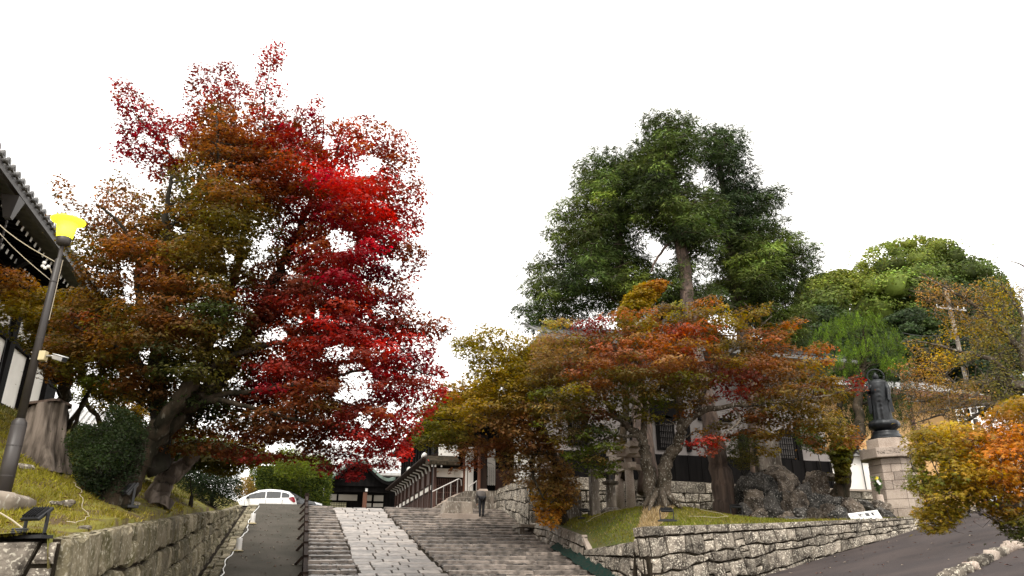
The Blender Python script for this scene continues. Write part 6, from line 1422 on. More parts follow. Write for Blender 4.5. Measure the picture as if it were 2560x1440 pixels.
cps = [(310,220,'wine'),(310,290,'crim'),(350,310,'crim'),(320,370,'crim'),(370,390,'wine'),(480,300,'red'),(470,330,'red'),(520,200,'wine'),(580,170,'wine'),(560,240,'wine'),(640,240,'wine'),(690,225,'red'),(680,120,'red'),(610,350,'brown'),(560,300,'brown'),(560,400,'brown'),(540,450,'olive'),(620,440,'brown'),(650,500,'brown'),(600,520,'olive'),(690,400,'brown'),(700,310,'wine'),(760,330,'wine'),(790,300,'crim'),(850,330,'red'),(900,340,'red'),(960,330,'wine'),(1010,380,'dkred'),(1040,460,'dkred'),(1055,500,'red'),(760,410,'bright'),(830,440,'bright'),(900,460,'bright'),(800,500,'red'),(880,520,'red'),(950,520,'bright'),(980,570,'crim'),(860,560,'wine'),(740,540,'wine'),(720,440,'dkred'),(1000,560,'bright'),(990,590,'bright'),(1040,620,'dkred'),(960,640,'crim'),(920,690,'crim'),(980,700,'crim'),(760,640,'red'),(720,680,'pink'),(760,700,'pink'),(820,700,'wine'),(880,760,'crim'),(900,750,'red'),(1000,770,'dkred'),(1060,820,'dkred'),(1110,820,'dkred'),(640,700,'brown'),(700,760,'wine'),(760,800,'red'),(830,800,'red'),(880,830,'red'),(940,860,'red'),(1000,850,'red'),(1030,900,'crim'),(1010,960,'bright'),(1060,930,'bright'),(1100,960,'bright'),(1050,1010,'bright'),(1030,1060,'bright'),(650,880,'orange'),(600,860,'brown'),(640,930,'red'),(690,930,'red'),(680,960,'bright'),(760,920,'wine'),(800,960,'wine'),(850,980,'dkred'),(740,980,'dkred'),(800,1000,'olive'),(600,1000,'brown'),(640,960,'crim'),(520,1050,'rust'),(430,1080,'rust'),(400,1110,'brown'),(560,1080,'dkred'),(500,1110,'olive'),(640,1090,'dkred'),(660,1130,'red'),(700,1060,'brown'),(620,1040,'olive'),(760,1070,'dkred'),(820,1040,'dkred'),(870,1080,'red'),(940,1070,'red'),(980,1100,'bright'),(1000,1140,'bright'),(900,1140,'bright'),(860,1180,'crim'),(800,1150,'dkred'),(960,980,'crim'),(930,1050,'crim'),(1000,1010,'bright'),(900,1100,'red'),(740,1110,'olive')]
Tr = [[(262,1300,13.4,0.326),(285,1262,13.4,0.296),(330,1180,13.6,0.252),(372,1110,13.8,0.229),(420,1060,14,0.215),(480,1010,14.3,0.2),(545,950,14.6,0.185),(590,890,15,0.163),(640,800,15.2,0.133),(690,700,15.4,0.111),(730,610,15.6,0.0888),(770,520,15.8,0.0666),(830,430,16,0.0444),(850,350,16,0.0222)],
   [(372,1110,13.8,0.163),(420,1045,13.6,0.141),(460,985,13.6,0.133),(500,930,13.8,0.118),(520,860,14.2,0.0962),(570,760,14.6,0.0814),(600,640,15,0.0666),(612,520,15.2,.038),(600,420,15.4,.026),(560,300,15.5,.015),(540,200,15.5,0.0111)],
   [(500,930,13.8,0.0888),(560,900,14,0.0666),(640,870,14.2,0.0518),(740,850,14.6,0.0444),(850,830,15,0.0333),(960,820,15.3,0.0222),(1060,810,15.5,0.0111)],
   [(470,1000,14,0.0888),(540,990,14,0.0666),(640,975,14.2,0.0518),(760,960,14.6,0.0407),(880,930,15,0.0296),(1000,920,15.2,0.0185),(1080,940,15.4,0.00888)],
   [(440,1040,14,0.074),(520,1005,13.8,0.0592),(600,1010,13.8,0.0444),(700,1040,14,0.037),(800,1060,14.4,0.0259),(900,1090,14.8,0.0148)],
   [(640,800,15.2,0.074),(700,740,15.2,0.0592),(800,690,15.4,0.0444),(900,640,15.6,0.0296),(1000,580,15.8,0.0148)],
   [(612,520,15.2,0.0444),(650,420,15.2,0.0333),(660,320,15.2,0.0222),(665,220,15.2,0.0133),(690,120,15.2,0.00592)],
   [(540,640,14.9,0.0518),(480,520,15,0.037),(440,420,15.1,0.0296),(400,350,15.1,0.0222),(340,290,15.1,0.0133),(300,230,15.1,0.00592)],
   [(770,520,15.8,0.037),(800,400,15.9,0.0222),(810,300,15.9,0.0111),(806,230,15.9,0.00444)], [(850,350,16,0.0148),(860,300,16,0.00888),(862,245,16,0.0037)],[(400,350,15.1,0.0111),(370,280,15.1,0.0074),(352,225,15.1,0.0037)]]
mb, sk_ = limbs(t, 'trunk', Tr, M['bark'], 12)
g_ = rg(102); o, W, Rs = crown(t, 'crown', poly, holes, 15.4, 2.2, 840, .42, 182, .051, cps, g_, keep=.32, margin=18, soft=28, mixin=(('brown',.14),('dkred',.12),('crim',.06)), ctint=.3, thin=[([(270,190),(480,150),(640,90),(730,90),(735,260),(640,340),(560,300),(470,380),(340,460),(270,420)],.5),([(800,280),(920,270),(1080,340),(1080,540),(1000,560),(960,470),(880,470),(820,400)],.62),([(760,840),(960,860),(960,1080),(860,1060),(770,1000)],.95),([(1000,560),(1080,560),(1080,820),(950,820),(960,680)],.92)], dfun=lambda x, y: 15.4 + (x - 700) * .0006 - np.clip((y - 950) / 250, 0, 1) * .5)
branches(mb, sk_, W, g_, tw=2, twr=.004, rc=.3); mb.build('trunk', M['bark'], t)

# ---- C. small maples and shrubs at the left, near the lamp
b = at(150, 1130, 18.5); t = tree('maple_tree', 'yellow green and orange maple behind the lamp post at far left', 'maple tree', (b.x, b.y, float(zbank(b.x, b.y))), 'maples')
poly = [(0,665),(60,680),(100,720),(150,730),(200,720),(260,740),(330,760),(350,860),(330,930),(330,1000),(260,1010),(200,960),(120,960),(100,900),(50,860),(0,830)]
holes = [[(120,945),(170,950),(160,1000),(120,1000)],[(0,840),(60,870),(90,950),(0,960)],[(20,790),(60,790),(60,840),(20,850)],[(210,905),(240,900),(250,940),(215,935)]]
cps = [(30,690,'orange'),(60,760,'yolive'),(120,740,'yolive'),(60,700,'rust'),(200,800,'olive'),(215,800,'orange'),(140,850,'green'),(150,880,'orange'),(180,905,'orange'),(260,860,'olive'),(300,900,'green'),(220,950,'dkgreen'),(40,830,'green'),(300,800,'brown')]
mb, sk_ = limbs(t, 'trunk', [[(140,1130,18,.20),(150,1060,17.8,.17),(160,980,17.6,.15),(165,900,17.2,.12),(150,820,16.8,.08),(100,750,16.4,.04),(30,700,16,.02)],[(165,900,17.2,.08),(230,840,17,.05),(290,800,17,.03)],[(150,1090,18,.07),(200,1020,17.8,.05),(240,950,17.5,.04),(300,880,17.4,.02)]], M['bark'])
g_ = rg(103); o, W, Rs = crown(t, 'crown', poly, holes, 16.4, 1.6, 200, .45, 140, .052, cps, g_, keep=.15, margin=10)
branches(mb, sk_, W, g_, tw=2); mb.build('trunk', M['bark'], t)
b = at(300, 1090, 20); t = tree('maple_tree', 'slender maple with thin bare stems and sparse yellowish leaves behind the dark shrub', 'maple tree', (b.x, b.y, float(zbank(b.x, b.y))), 'maples')
poly = [(130,960),(200,950),(300,940),(370,960),(390,1040),(340,1090),(280,1050),(220,1020),(170,1000)]
cps = [(150,970,'ygreen'),(200,980,'green'),(250,1000,'yolive'),(330,980,'orange'),(350,1040,'yolive'),(300,1060,'green')]
mb, sk_ = limbs(t, 'trunk', [[(262,1120,20,.09),(250,1060,20,.07),(215,1000,20,.05),(208,930,20,.03)],[(275,1110,20,.09),(290,1060,20,.06),(310,1010,20,.04),(330,940,20,.02)],[(176,1100,19,.06),(195,1040,19,.05),(225,980,19,.03),(250,930,19,.02)],[(340,1100,20.5,.12),(350,1020,20.4,.1),(372,950,20.2,.08)]], M['bark'])
g_ = rg(104); o, W, Rs = crown(t, 'crown', poly, [], 20, 1.2, 60, .4, 70, .055, cps, g_)
branches(mb, sk_, W, g_, tw=2); mb.build('trunk', M['bark'], t)
# cut leaning trunk behind the red maple
b = at(395, 1255, 15.4); t = tree('cut_trunk', 'leaning sawn-off pale trunk on the bank right of the red maple base', 'tree trunk', (b.x, b.y, float(zbank(b.x, b.y))))
mb, _ = limbs(t, 'trunk', [[(392,1275,15.2,.26),(398,1235,15.3,.22),(415,1200,15.4,.20),(450,1172,15.5,.17),(480,1148,15.6,.12),(494,1138,15.65,.05)]], M['dead_wood'], 14, wob=.10); mb.build('trunk', M['dead_wood'], t)
mb, _ = limbs(t, 'trunk', [[(420,1190,15.4,.05),(428,1165,15.4,.04),(432,1145,15.4,.03)]], M['dead_wood'], 6); mb.build('branch_stub', M['dead_wood'], t)
# dark evergreen shrubs
def shrub(name, label, poly, D0, thick, n, Rc, per, size, cps, seed, cat='shrub', kind='leaf', shape='ball', base=None, m='leaf', zf=None, group=None, margin=8, stem=True):
    p = at(base[0], base[1], D0); z = zf(p.x, p.y) if zf else p.z; t = tree(name, label, cat, (p.x, p.y, float(z)), group); g_ = rg(seed)
    o, W, Rs = crown(t, 'foliage', poly, [], D0, thick, n, Rc, per, size, cps, g_, kind=kind, shape=shape, margin=margin, m=m, core=0)
    if stem:
        mb = MB(); mb.smooth = True; pv = np.array([[p.x, p.y, z - .1, .07], [p.x, p.y, z + .3, .05]]); mb.tube([pv[0][:3], pv[1][:3]], [.07, .05], 6); branches(mb, pv, W, g_, r0=.03, tw=1, rc=.3, maxn=120); mb.build('stems', M['bark_dark'], t)
    return t
bz = lambda x, y: float(zbank(x, y))
shrub('evergreen_shrub', 'dark green glossy shrub in front of the red maple trunk on the bank', [(160,1100),(200,1060),(250,1070),(280,1010),(330,1030),(370,1060),(365,1140),(340,1200),(290,1240),(230,1250),(195,1215),(180,1160)], 13.4, .9, 150, .30, 190, .045, [(250,1100,'shrubd'),(300,1080,'dkgreen'),(230,1160,'dkgreen'),(300,1180,'shrubd'),(340,1120,'shrubd'),(250,1220,'shrubd'),(200,1120,'dkgreen')], 201, base=(270,1235), zf=bz)
shrub('evergreen_shrub', 'nearly black round shrub hanging over the far end of the left wall', [(440,1180),(480,1150),(540,1140),(590,1170),(605,1210),(600,1250),(560,1268),(500,1250),(450,1240)], 24, 1.2, 110, .45, 200, .05, [(480,1180,'shrubd'),(560,1200,'cedard'),(520,1240,'cedard')], 202, base=(530,1250), zf=bz)
shrub('evergreen_shrub', 'olive green understorey foliage under the red maple beside the hedge', [(350,1080),(440,1060),(560,1090),(640,1100),(680,1140),(650,1160),(600,1180),(560,1190),(480,1170),(420,1190),(360,1180),(340,1130)], 19.5, 1.6, 130, .5, 130, .06, [(400,1100,'olive'),(500,1120,'green'),(560,1150,'olive'),(620,1150,'yolive'),(460,1160,'dkgreen'),(380,1150,'dkgreen')], 203, base=(480,1240), zf=bz, kind='star3', shape='pad')
shrub('evergreen_shrub', 'olive low bushes along the top of the bank behind the shrub', [(150,1110),(200,1090),(240,1060),(330,1050),(380,1080),(380,1150),(300,1180),(220,1190),(170,1170)], 19, 1.2, 70, .45, 160, .055, [(200,1120,'olive'),(300,1100,'dkgreen'),(350,1130,'olive')], 204, base=(280,1160), zf=bz)
# clipped hedge at the top of the slope
Hx0, Hx1 = atY(618, 1260, 50).x, atY(818, 1260, 50).x; Hz = atY(700, 1150, 50).z
t = tree('clipped_hedge', 'tall clipped green hedge behind the parked cars', 'hedge', ((Hx0 + Hx1) / 2, 51, ZT)); g_ = rg(205); n = 30000
MB().box(Hx0 + .3, Hx1 - .3, 50.3, 53, ZT, Hz - .35).build('core', M['black_wood'], t)
u = g_.uniform(0, 1, (n, 3)); face = g_.uniform(0, 1, n); X = Hx0 + u[:, 0] * (Hx1 - Hx0); Z = ZT + u[:, 1] * (Hz - ZT); Y = np.full(n, 50.0); nr = np.tile([0, -1., .3], (n, 1))
k = face > .65; Y[k] = 50 + u[k, 2] * 3; X[k] = np.where(u[k, 0] < .8, Hx1, Hx0); nr[k] = [1, 0, .3]; k = face > .85; Z[k] = Hz; Y[k] = 50 + u[k, 2] * 3; X[k] = Hx0 + u[k, 0] * (Hx1 - Hx0); nr[k] = [0, 0, 1]
Pp = np.stack([X, Y, Z], 1); Pp += g_.normal(0, .10, Pp.shape) + (.12 * np.sin(X * 2.3 + Z * 3.1) * np.sin(Z * 1.7 + Y))[:, None]; Pp[:, 2] += .25 * np.sin(X * 1.9) * (Z > Hz - .5)
V, T, k_ = instance('leaf', Pp, nr + g_.normal(0, .7, (n, 3)), g_.uniform(0, 6.28, n), .12 * g_.uniform(.6, 1.3, n)); cc = np.where(g_.uniform(0, 1, (n, 1)) < .25, PAL['ygreen'], PAL['hedge']) * np.exp(g_.normal(0, .25, (n, 1)))
tri_mesh('foliage', V, T, M['leaf'], t, np.repeat(cc, k_, 0))
shrub('garden_bush', 'light yellow green bush above the hedge beside the curved roof', [(680,1150),(700,1120),(740,1125),(790,1150),(810,1190),(760,1200),(690,1190)], 46, 1.2, 60, .7, 120, .12, [(740,1140,'ygreen'),(700,1160,'green'),(790,1180,'green')], 206, base=(750,1260))
shrub('garden_bush', 'dry yellowish bush between the dark shrub and the white car', [(585,1225),(600,1200),(625,1190),(640,1220),(630,1245),(600,1250)], 46, .8, 30, .5, 100, .1, [(610,1220,'tan'),(625,1210,'yolive')], 207, base=(610,1262))

# ---- D. left middle maple, green and orange
gm = lambda x, y: float(zmound(x, y))
b = at(1400, 1296, 25); t = tree('maple_tree', 'green and amber maple drooping over the terrace wall right of the slope', 'maple tree', (b.x, b.y, gm(b.x, b.y)), 'maples')
poly = [(1132,848),(1168,838),(1210,808),(1262,825),(1300,840),(1345,832),(1400,860),(1420,1000),(1400,1100),(1420,1150),(1450,1215),(1440,1255),(1400,1290),(1385,1330),(1345,1300),(1330,1240),(1320,1205),(1260,1205),(1245,1180),(1250,1150),(1215,1140),(1200,1180),(1160,1170),(1120,1180),(1150,1140),(1100,1130),(1040,1120),(1022,1095),(1045,1030),(1060,1000),(1105,960),(1155,950),(1165,905),(1135,890)]
holes = [[(1180,1085),(1220,1060),(1250,1080),(1220,1100)],[(1360,1060),(1385,1055),(1390,1085),(1365,1090)],[(1150,905),(1170,900),(1175,925),(1155,930)],[(1090,1120),(1140,1135),(1140,1175),(1090,1160)],[(1215,1150),(1240,1150),(1240,1190),(1215,1190)],[(1050,1125),(1080,1125),(1085,1160),(1055,1160)]]
cps = [(1150,860,'yolive'),(1200,840,'yolive'),(1250,850,'yolive'),(1300,870,'yolive'),(1150,900,'ygreen'),(1180,920,'yolive'),(1120,980,'orange'),(1200,960,'yolive'),(1300,950,'yolive'),(1080,1010,'green'),(1180,1000,'yellow'),(1250,970,'yolive'),(1060,1060,'green'),(1150,1080,'green'),(1120,1030,'yolive'),(1230,1060,'tan'),(1200,1100,'rust'),(1260,1110,'dkred'),(1300,1060,'rust'),(1170,1150,'pink'),(1210,1160,'dkred'),(1350,1000,'dull'),(1340,1100,'dkred'),(1310,1160,'tan'),(1280,1190,'tan'),(1350,1170,'tan'),(1380,1200,'dull'),(1420,1220,'tan'),(1370,1280,'orangej'),(1370,1250,'yolive'),(1300,1130,'green'),(1400,900,'dull')]
mb, sk_ = limbs(t, 'trunk', [[(1405,1310,25.6,.2),(1398,1230,25.6,.17),(1385,1150,25.4,.15),(1350,1060,25,.12),(1300,980,25,.08),(1260,900,25,.05),(1220,840,25,.02)],[(1350,1060,25,.09),(1280,1060,24.6,.07),(1200,1070,24.4,.05),(1120,1050,24.6,.03),(1060,1050,25,.015)],[(1385,1150,25.4,.09),(1340,1130,24.4,.07),(1330,1180,24,.05),(1360,1250,23.8,.03)]], M['bark'])
g_ = rg(105); o, W, Rs = crown(t, 'crown', poly, holes, 24.8, 1.7, 340, .55, 125, .068, cps, g_, margin=10, keep=.12, flat=.4)
branches(mb, sk_, W, g_, tw=2); mb.build('trunk', M['bark'], t)

# ---- E. big maple on the mound with pale forked trunk
b = at(1655, 1290, 23.2); t = tree('maple_tree', 'broad orange, red and green maple with pale forked trunk on the mound', 'maple tree', (b.x, b.y, gm(b.x, b.y)), 'maples')
holes_e = [(2165,925),(2250,925),(2262,1110),(2180,1110)]
poly = [(1335,835),(1370,795),(1450,800),(1480,790),(1530,782),(1560,770),(1600,775),(1640,765),(1680,752),(1740,745),(1760,735),(1802,745),(1830,780),(1870,765),(1930,752),(1925,775),(1890,800),(1940,815),(1990,795),(2010,802),(1960,850),(1990,870),(2060,850),(2100,862),(2090,890),(2075,930),(2110,955),(2150,938),(2165,962),(2120,995),(2080,1010),(2130,1060),(2160,1090),(2150,1120),(2100,1110),(2050,1130),(1990,1090),(1960,1080),(1945,1140),(1900,1150),(1890,1090),(1850,1080),(1810,1110),(1790,1145),(1755,1140),(1715,1110),(1740,1070),(1800,1050),(1850,1010),(1800,990),(1740,1035),(1700,1045),(1640,1055),(1570,1045),(1530,1040),(1560,1110),(1540,1180),(1500,1195),(1440,1170),(1400,1130),(1330,1060),(1315,960)]
holes = [[(1728,870),(1760,865),(1780,900),(1745,905)],[(1640,790),(1665,790),(1660,815)],[(1820,870),(1850,860),(1850,890),(1825,895)],[(1840,830),(1862,828),(1855,850)],[(1530,850),(1545,850),(1545,880),(1530,880)],[(1750,1010),(1800,1005),(1780,1040),(1735,1060),(1735,1020)],[(2060,1010),(2080,1015),(2075,1040),(2050,1030)],[(1665,1020),(1690,1020),(1680,1060),(1660,1060)]]
cps = [(1400,810,'tan'),(1450,830,'pink'),(1500,790,'red'),(1530,810,'red'),(1480,810,'wine'),(1380,860,'tan'),(1430,880,'dull'),(1380,920,'dull'),(1480,900,'dull'),(1560,870,'rust'),(1600,850,'orange'),(1640,850,'orange'),(1580,870,'pink'),(1470,910,'red'),(1500,930,'rust'),(1540,900,'pink'),(1620,900,'pink'),(1650,940,'rust'),(1700,820,'red'),(1690,800,'brown'),(1680,770,'dull'),(1760,760,'orange'),(1720,790,'dull'),(1755,830,'red'),(1800,790,'yolive'),(1800,850,'olive'),(1850,790,'yolive'),(1900,765,'orange'),(1850,880,'olive'),(1980,805,'orange'),(1900,840,'pink'),(1880,860,'rust'),(1930,820,'orange'),(1830,940,'red'),(1790,930,'pink'),(1870,920,'pink'),(1920,900,'rust'),(1980,900,'dull'),(2060,870,'orange'),(2090,860,'pink'),(2000,940,'rust'),(2050,930,'brown'),(1860,990,'red'),(1830,1000,'crim'),(1900,980,'rust'),(1960,1000,'olive'),(2050,1000,'rust'),(2100,970,'wine'),(2160,950,'red'),(2000,1050,'olive'),(2080,1060,'yolive'),(2130,1090,'rust'),(1900,1050,'rust'),(1850,1050,'rust'),(1800,1070,'rust'),(1760,1100,'red'),(1790,1130,'pink'),(1730,1110,'red'),(1920,1100,'yolive'),(2000,1080,'brown'),(1350,980,'olive'),(1400,1000,'olive'),(1450,980,'dkgreen'),(1480,1010,'dkred'),(1550,980,'green'),(1600,960,'green'),(1650,990,'green'),(1430,1060,'dkgreen'),(1500,1080,'dkgreen'),(1480,1140,'green'),(1530,1150,'green'),(1390,1090,'olive'),(1700,970,'olive')]
Tr = [[(1640,1310,23,0.353),(1640,1280,23.1,0.286),(1632,1240,23.2,0.235),(1622,1180,23.3,0.202),(1612,1130,23.3,0.168),(1600,1090,23.3,0.134),(1560,1060,23.2,0.101),(1520,1010,23,0.0756),(1500,950,22.8,0.0588),(1480,890,22.6,0.0336)],
   [(1664,1310,22.9,0.353),(1662,1280,23,0.269),(1660,1240,23,0.235),(1660,1180,23,0.21),(1670,1140,23,0.185),(1695,1110,22.9,0.168),(1705,1070,22.8,0.143),(1700,1040,22.8,0.118),(1690,980,22.7,0.084),(1700,920,22.6,0.0588),(1690,850,22.5,0.0336),(1700,790,22.5,0.0168)],
   [(1705,1070,22.8,0.134),(1735,1040,22.6,0.109),(1770,1025,22.4,0.0924),(1830,1015,22,0.0672),(1900,1010,21.8,0.0504),(1980,1000,21.8,0.0336),(2060,990,21.8,0.021),(2130,970,21.8,0.0084)],
   [(1735,1040,22.6,0.0924),(1760,980,22.6,0.0756),(1800,910,22.6,0.0504),(1860,850,22.6,0.0336),(1930,790,22.8,0.0168)],
   [(1605,1100,23.3,0.118),(1610,1040,23.4,0.101),(1606,980,23.4,0.084),(1600,900,23.3,0.0588),(1640,840,23.2,0.0336),(1740,770,23,0.0168)],
   [(1560,1060,23.2,0.0756),(1500,1030,22.8,0.0504),(1430,1030,22.6,0.042),(1370,1000,22.5,0.0252)],[(1600,1090,23.3,0.0672),(1540,1090,22.6,0.042),(1480,1110,22.2,0.0252)],[(1830,1015,22,0.042),(1850,1050,21.6,0.0336),(1800,1090,21.2,0.0168)]]
mb, sk_ = limbs(t, 'trunk', Tr, M['bark_pale'], 12, wob=.07)
for k in range(7):     # root flare
    a = k * .9; c = at(1655, 1295, 23); r_ = Vector((math.cos(a), math.sin(a), 0)); c0 = Vector((c.x, c.y, gm(c.x, c.y))); e = c0 + r_ * random.uniform(.45, .7); e.z = gm(e.x, e.y) - .05; mb.tube([c0 + r_ * .15 + Vector((0, 0, .5)), c0 + r_ * .45 + Vector((0, 0, .12)), e], [.12, .08, .03], 7)
g_ = rg(106); o, W, Rs = crown(t, 'crown', poly, holes, 22.4, 2.2, 560, .50, 130, .060, cps, g_, margin=10, keep=.15, flat=.28, soft=26, mixin=(('green',.17),('yolive',.16),('olive',.10),('dull',.12)), ctint=.28, blk=lambda C0: C0[:, 1] < 26.9)
branches(mb, sk_, W, g_, tw=3, twr=.007); mb.build('trunk', M['bark_pale'], t)
# upper back maple with amber top
b = at(1500, 1250, 27.2); t = tree('maple_tree', 'slim maple with amber top rising in front of the left conifer', 'maple tree', tuple(at(1545, 1200, 27)), 'maples')
poly = [(1540,800),(1560,745),(1590,715),(1640,700),(1668,700),(1660,722),(1630,760),(1600,790),(1560,830)]
mb, sk_ = limbs(t, 'trunk', [[(1560,1200,27,.15),(1565,1000,27,.12),(1572,880,26.9,.09),(1575,800,26.8,.06),(1600,740,26.7,.03),(1645,710,26.6,.015)]], M['bark'])
g_ = rg(107); o, W, Rs = crown(t, 'crown', poly, [], 26.8, .9, 60, .5, 130, .07, [(1560,790,'ygreen'),(1600,740,'yellow'),(1650,705,'orange'),(1570,760,'yolive')], g_, margin=6)
branches(mb, sk_, W, g_, tw=2); mb.build('trunk', M['bark'], t)

# ---- F. three conifers
con = [('conifer_tree', 'left conifer of the dark group, dense green skirt down to the maples', [(1300,790),(1312,720),(1330,650),(1375,620),(1360,580),(1398,520),(1440,480),(1436,430),(1465,385),(1500,365),(1545,368),(1600,400),(1610,460),(1600,500),(1615,540),(1600,575),(1600,630),(1650,680),(1680,740),(1600,790),(1500,790),(1420,800),(1340,830)], [[(1462,690),(1490,690),(1500,705),(1470,712)],[(1500,440),(1520,440),(1515,470)]], 30.5,
        [(1500,400,'cedar'),(1460,440,'cedarl'),(1550,440,'cedar'),(1480,520,'cedarl'),(1560,560,'cedar'),(1420,600,'cedarl'),(1500,640,'cedar'),(1560,620,'cedard'),(1350,700,'cedarl'),(1330,780,'cedar'),(1450,740,'cedar'),(1580,690,'cedarl'),(1600,730,'cedarl'),(1420,680,'cedard')], 260, [[(1625,1230,27,.42),(1610,1100,27.4,.38),(1595,950,28.4,.30),(1570,800,29.6,.26),(1550,650,30.2,.20),(1540,520,30.5,.13),(1535,400,30.5,.05)]], 301),
       ('conifer_tree', 'tallest conifer in the middle of the dark group with bare trunk showing', [(1600,340),(1618,285),(1680,278),(1735,298),(1748,345),(1735,385),(1724,410),(1726,455),(1760,470),(1800,500),(1815,550),(1800,620),(1765,625),(1750,640),(1738,665),(1750,700),(1800,720),(1820,780),(1700,770),(1640,730),(1640,690),(1690,650),(1685,640),(1650,590),(1612,560),(1590,540),(1560,500),(1550,450),(1560,400),(1585,370)], [[(1612,585),(1650,600),(1690,625),(1688,645),(1640,640),(1618,620)],[(1672,395),(1690,392),(1684,412),(1672,415)]], 28.5,
        [(1680,300,'cedarl'),(1640,340,'cedar'),(1700,340,'cedar'),(1620,400,'cedarl'),(1640,440,'cedar'),(1640,480,'cedard'),(1700,500,'cedard'),(1720,510,'cedarl'),(1660,530,'cedarl'),(1760,540,'cedar'),(1700,580,'cedard'),(1740,690,'cedarl'),(1700,720,'cedar'),(1780,740,'cedar')], 190, [[(1818,1300,25,.44),(1805,1200,25.1,.36),(1790,1120,25.3,.32),(1765,1000,26,.30),(1735,850,27,.28),(1715,700,28,.27),(1700,600,28.3,.24),(1688,500,28.4,.18),(1678,400,28.5,.11),(1670,300,28.5,.03)],[(1700,590,28.3,.07),(1670,610,28.2,.06),(1640,650,28,.05),(1628,680,28,.03)],[(1680,430,28.5,.06),(1700,400,28.4,.05),(1720,380,28.4,.03)],[(1712,640,28.3,.08),(1760,600,28.2,.05),(1800,590,28,.03)]], 302),
       ('conifer_tree', 'right conifer of the dark group with wide drooping right-hand branches', [(1740,340),(1755,318),(1800,312),(1850,320),(1866,350),(1872,400),(1890,430),(1900,470),(1950,465),(1948,500),(1930,530),(1965,560),(2000,580),(2030,610),(2045,640),(2035,680),(2000,700),(1990,740),(2020,790),(1980,840),(1900,850),(1850,800),(1800,770),(1770,720),(1770,660),(1790,610),(1775,540),(1765,480),(1790,455),(1772,450),(1768,425),(1745,410),(1735,380)], [[(1730,418),(1765,422),(1762,448),(1732,452)],[(1738,622),(1762,618),(1758,655),(1742,655)],[(1985,640),(2000,640),(1995,670),(1985,670)],[(1800,730),(1830,735),(1825,760),(1800,755)]], 31.5,
        [(1800,340,'cedar'),(1850,350,'cedard'),(1820,400,'cedard'),(1780,380,'cedar'),(1880,460,'cedard'),(1860,520,'cedard'),(1930,500,'cedar'),(1840,560,'cedard'),(1900,560,'cedar'),(1960,600,'cedarl'),(1880,640,'cedarl'),(2010,640,'cedar'),(1940,680,'cedar'),(1840,700,'cedarl'),(1900,780,'cedar'),(1960,790,'cedarl')], 290, [[(1905,1200,30,.40),(1885,1000,30.4,.34),(1860,850,30.8,.30),(1835,700,31.2,.26),(1818,550,31.4,.20),(1800,420,31.5,.14),(1790,330,31.5,.04)],[(1835,700,31.2,.08),(1920,650,31,.05),(2000,650,31,.02)],[(1840,760,31.2,.08),(1900,740,31,.05),(1970,740,31,.02)]], 303)]
for nm, lab, poly, holes, D0, cps, n, Tr, sd_ in con:
    p = at(Tr[0][0][0], Tr[0][0][1], Tr[0][0][2]); t = tree(nm, lab, 'conifer tree', tuple(p), 'tall conifers'); mb, sk_ = limbs(t, 'trunk', Tr, M['cedar'], 12); g_ = rg(sd_)
    o, W, Rs = crown(t, 'crown', poly, holes, D0, 2.6, int(n * 1.45), .50, 135, .275, cps, g_, kind='spray', shape='conifer', flat=.26, m='needle', margin=34, keep=.22, ctint=.5, ltint=.3)
    branches(mb, sk_, W, g_, r0=.05, tw=1, rc=.6, twr=.012); mb.build('trunk', M['cedar'], t)

# ---- G. big round evergreens far right, hazier tree masses behind
far = [('camphor_tree', 'large rounded olive green evergreen crown rising on the right skyline', [(2100,760),(2105,710),(2150,650),(2170,620),(2220,605),(2290,590),(2380,600),(2420,640),(2470,650),(2515,690),(2540,740),(2560,780),(2560,900),(2400,930),(2250,930),(2150,860)], 52, [(2150,660,'camphl'),(2200,620,'camph'),(2300,610,'camphl'),(2300,680,'camph'),(2200,740,'camph'),(2130,720,'camphl'),(2400,640,'camph'),(2480,690,'camph'),(2380,760,'camphd'),(2250,800,'camph'),(2450,800,'camphd'),(2300,880,'camphd')], 150, 401, 5, 1.9, (2320,1050)),
       ('camphor_tree', 'smaller yellow green evergreen crown between the conifers and the big round tree', [(1990,730),(2005,700),(2040,690),(2100,675),(2140,680),(2150,720),(2120,760),(2100,830),(2020,850),(1980,800)], 48, [(2040,700,'camphl'),(2110,690,'camphl'),(2070,740,'camph'),(2040,800,'camphd')], 55, 402, 3, 1.3, (2060,1000)),
       ('camphor_tree', 'grey green evergreen mass below the round crown left of the clipped juniper', [(1960,860),(2000,790),(2060,760),(2130,780),(2230,850),(2270,930),(2260,1010),(2150,1020),(2050,980),(1980,960)], 40, [(2030,800,'camphd'),(2100,800,'cedar'),(2000,880,'cedar'),(2060,920,'cedard'),(2230,950,'cedard')], 85, 403, 3, 1.0, (2060,1050)),
       ('cedar_tree', 'very dark evergreen mass behind the cherry tree below the round crown', [(2200,800),(2280,770),(2380,790),(2480,800),(2560,820),(2560,1040),(2430,1050),(2300,980),(2230,930)], 42, [(2260,820,'camphd'),(2340,830,'cedar'),(2400,900,'cedard'),(2500,900,'camphd'),(2300,930,'cedard'),(2500,1000,'cedard')], 75, 404, 4, 1.2, (2400,1080))]
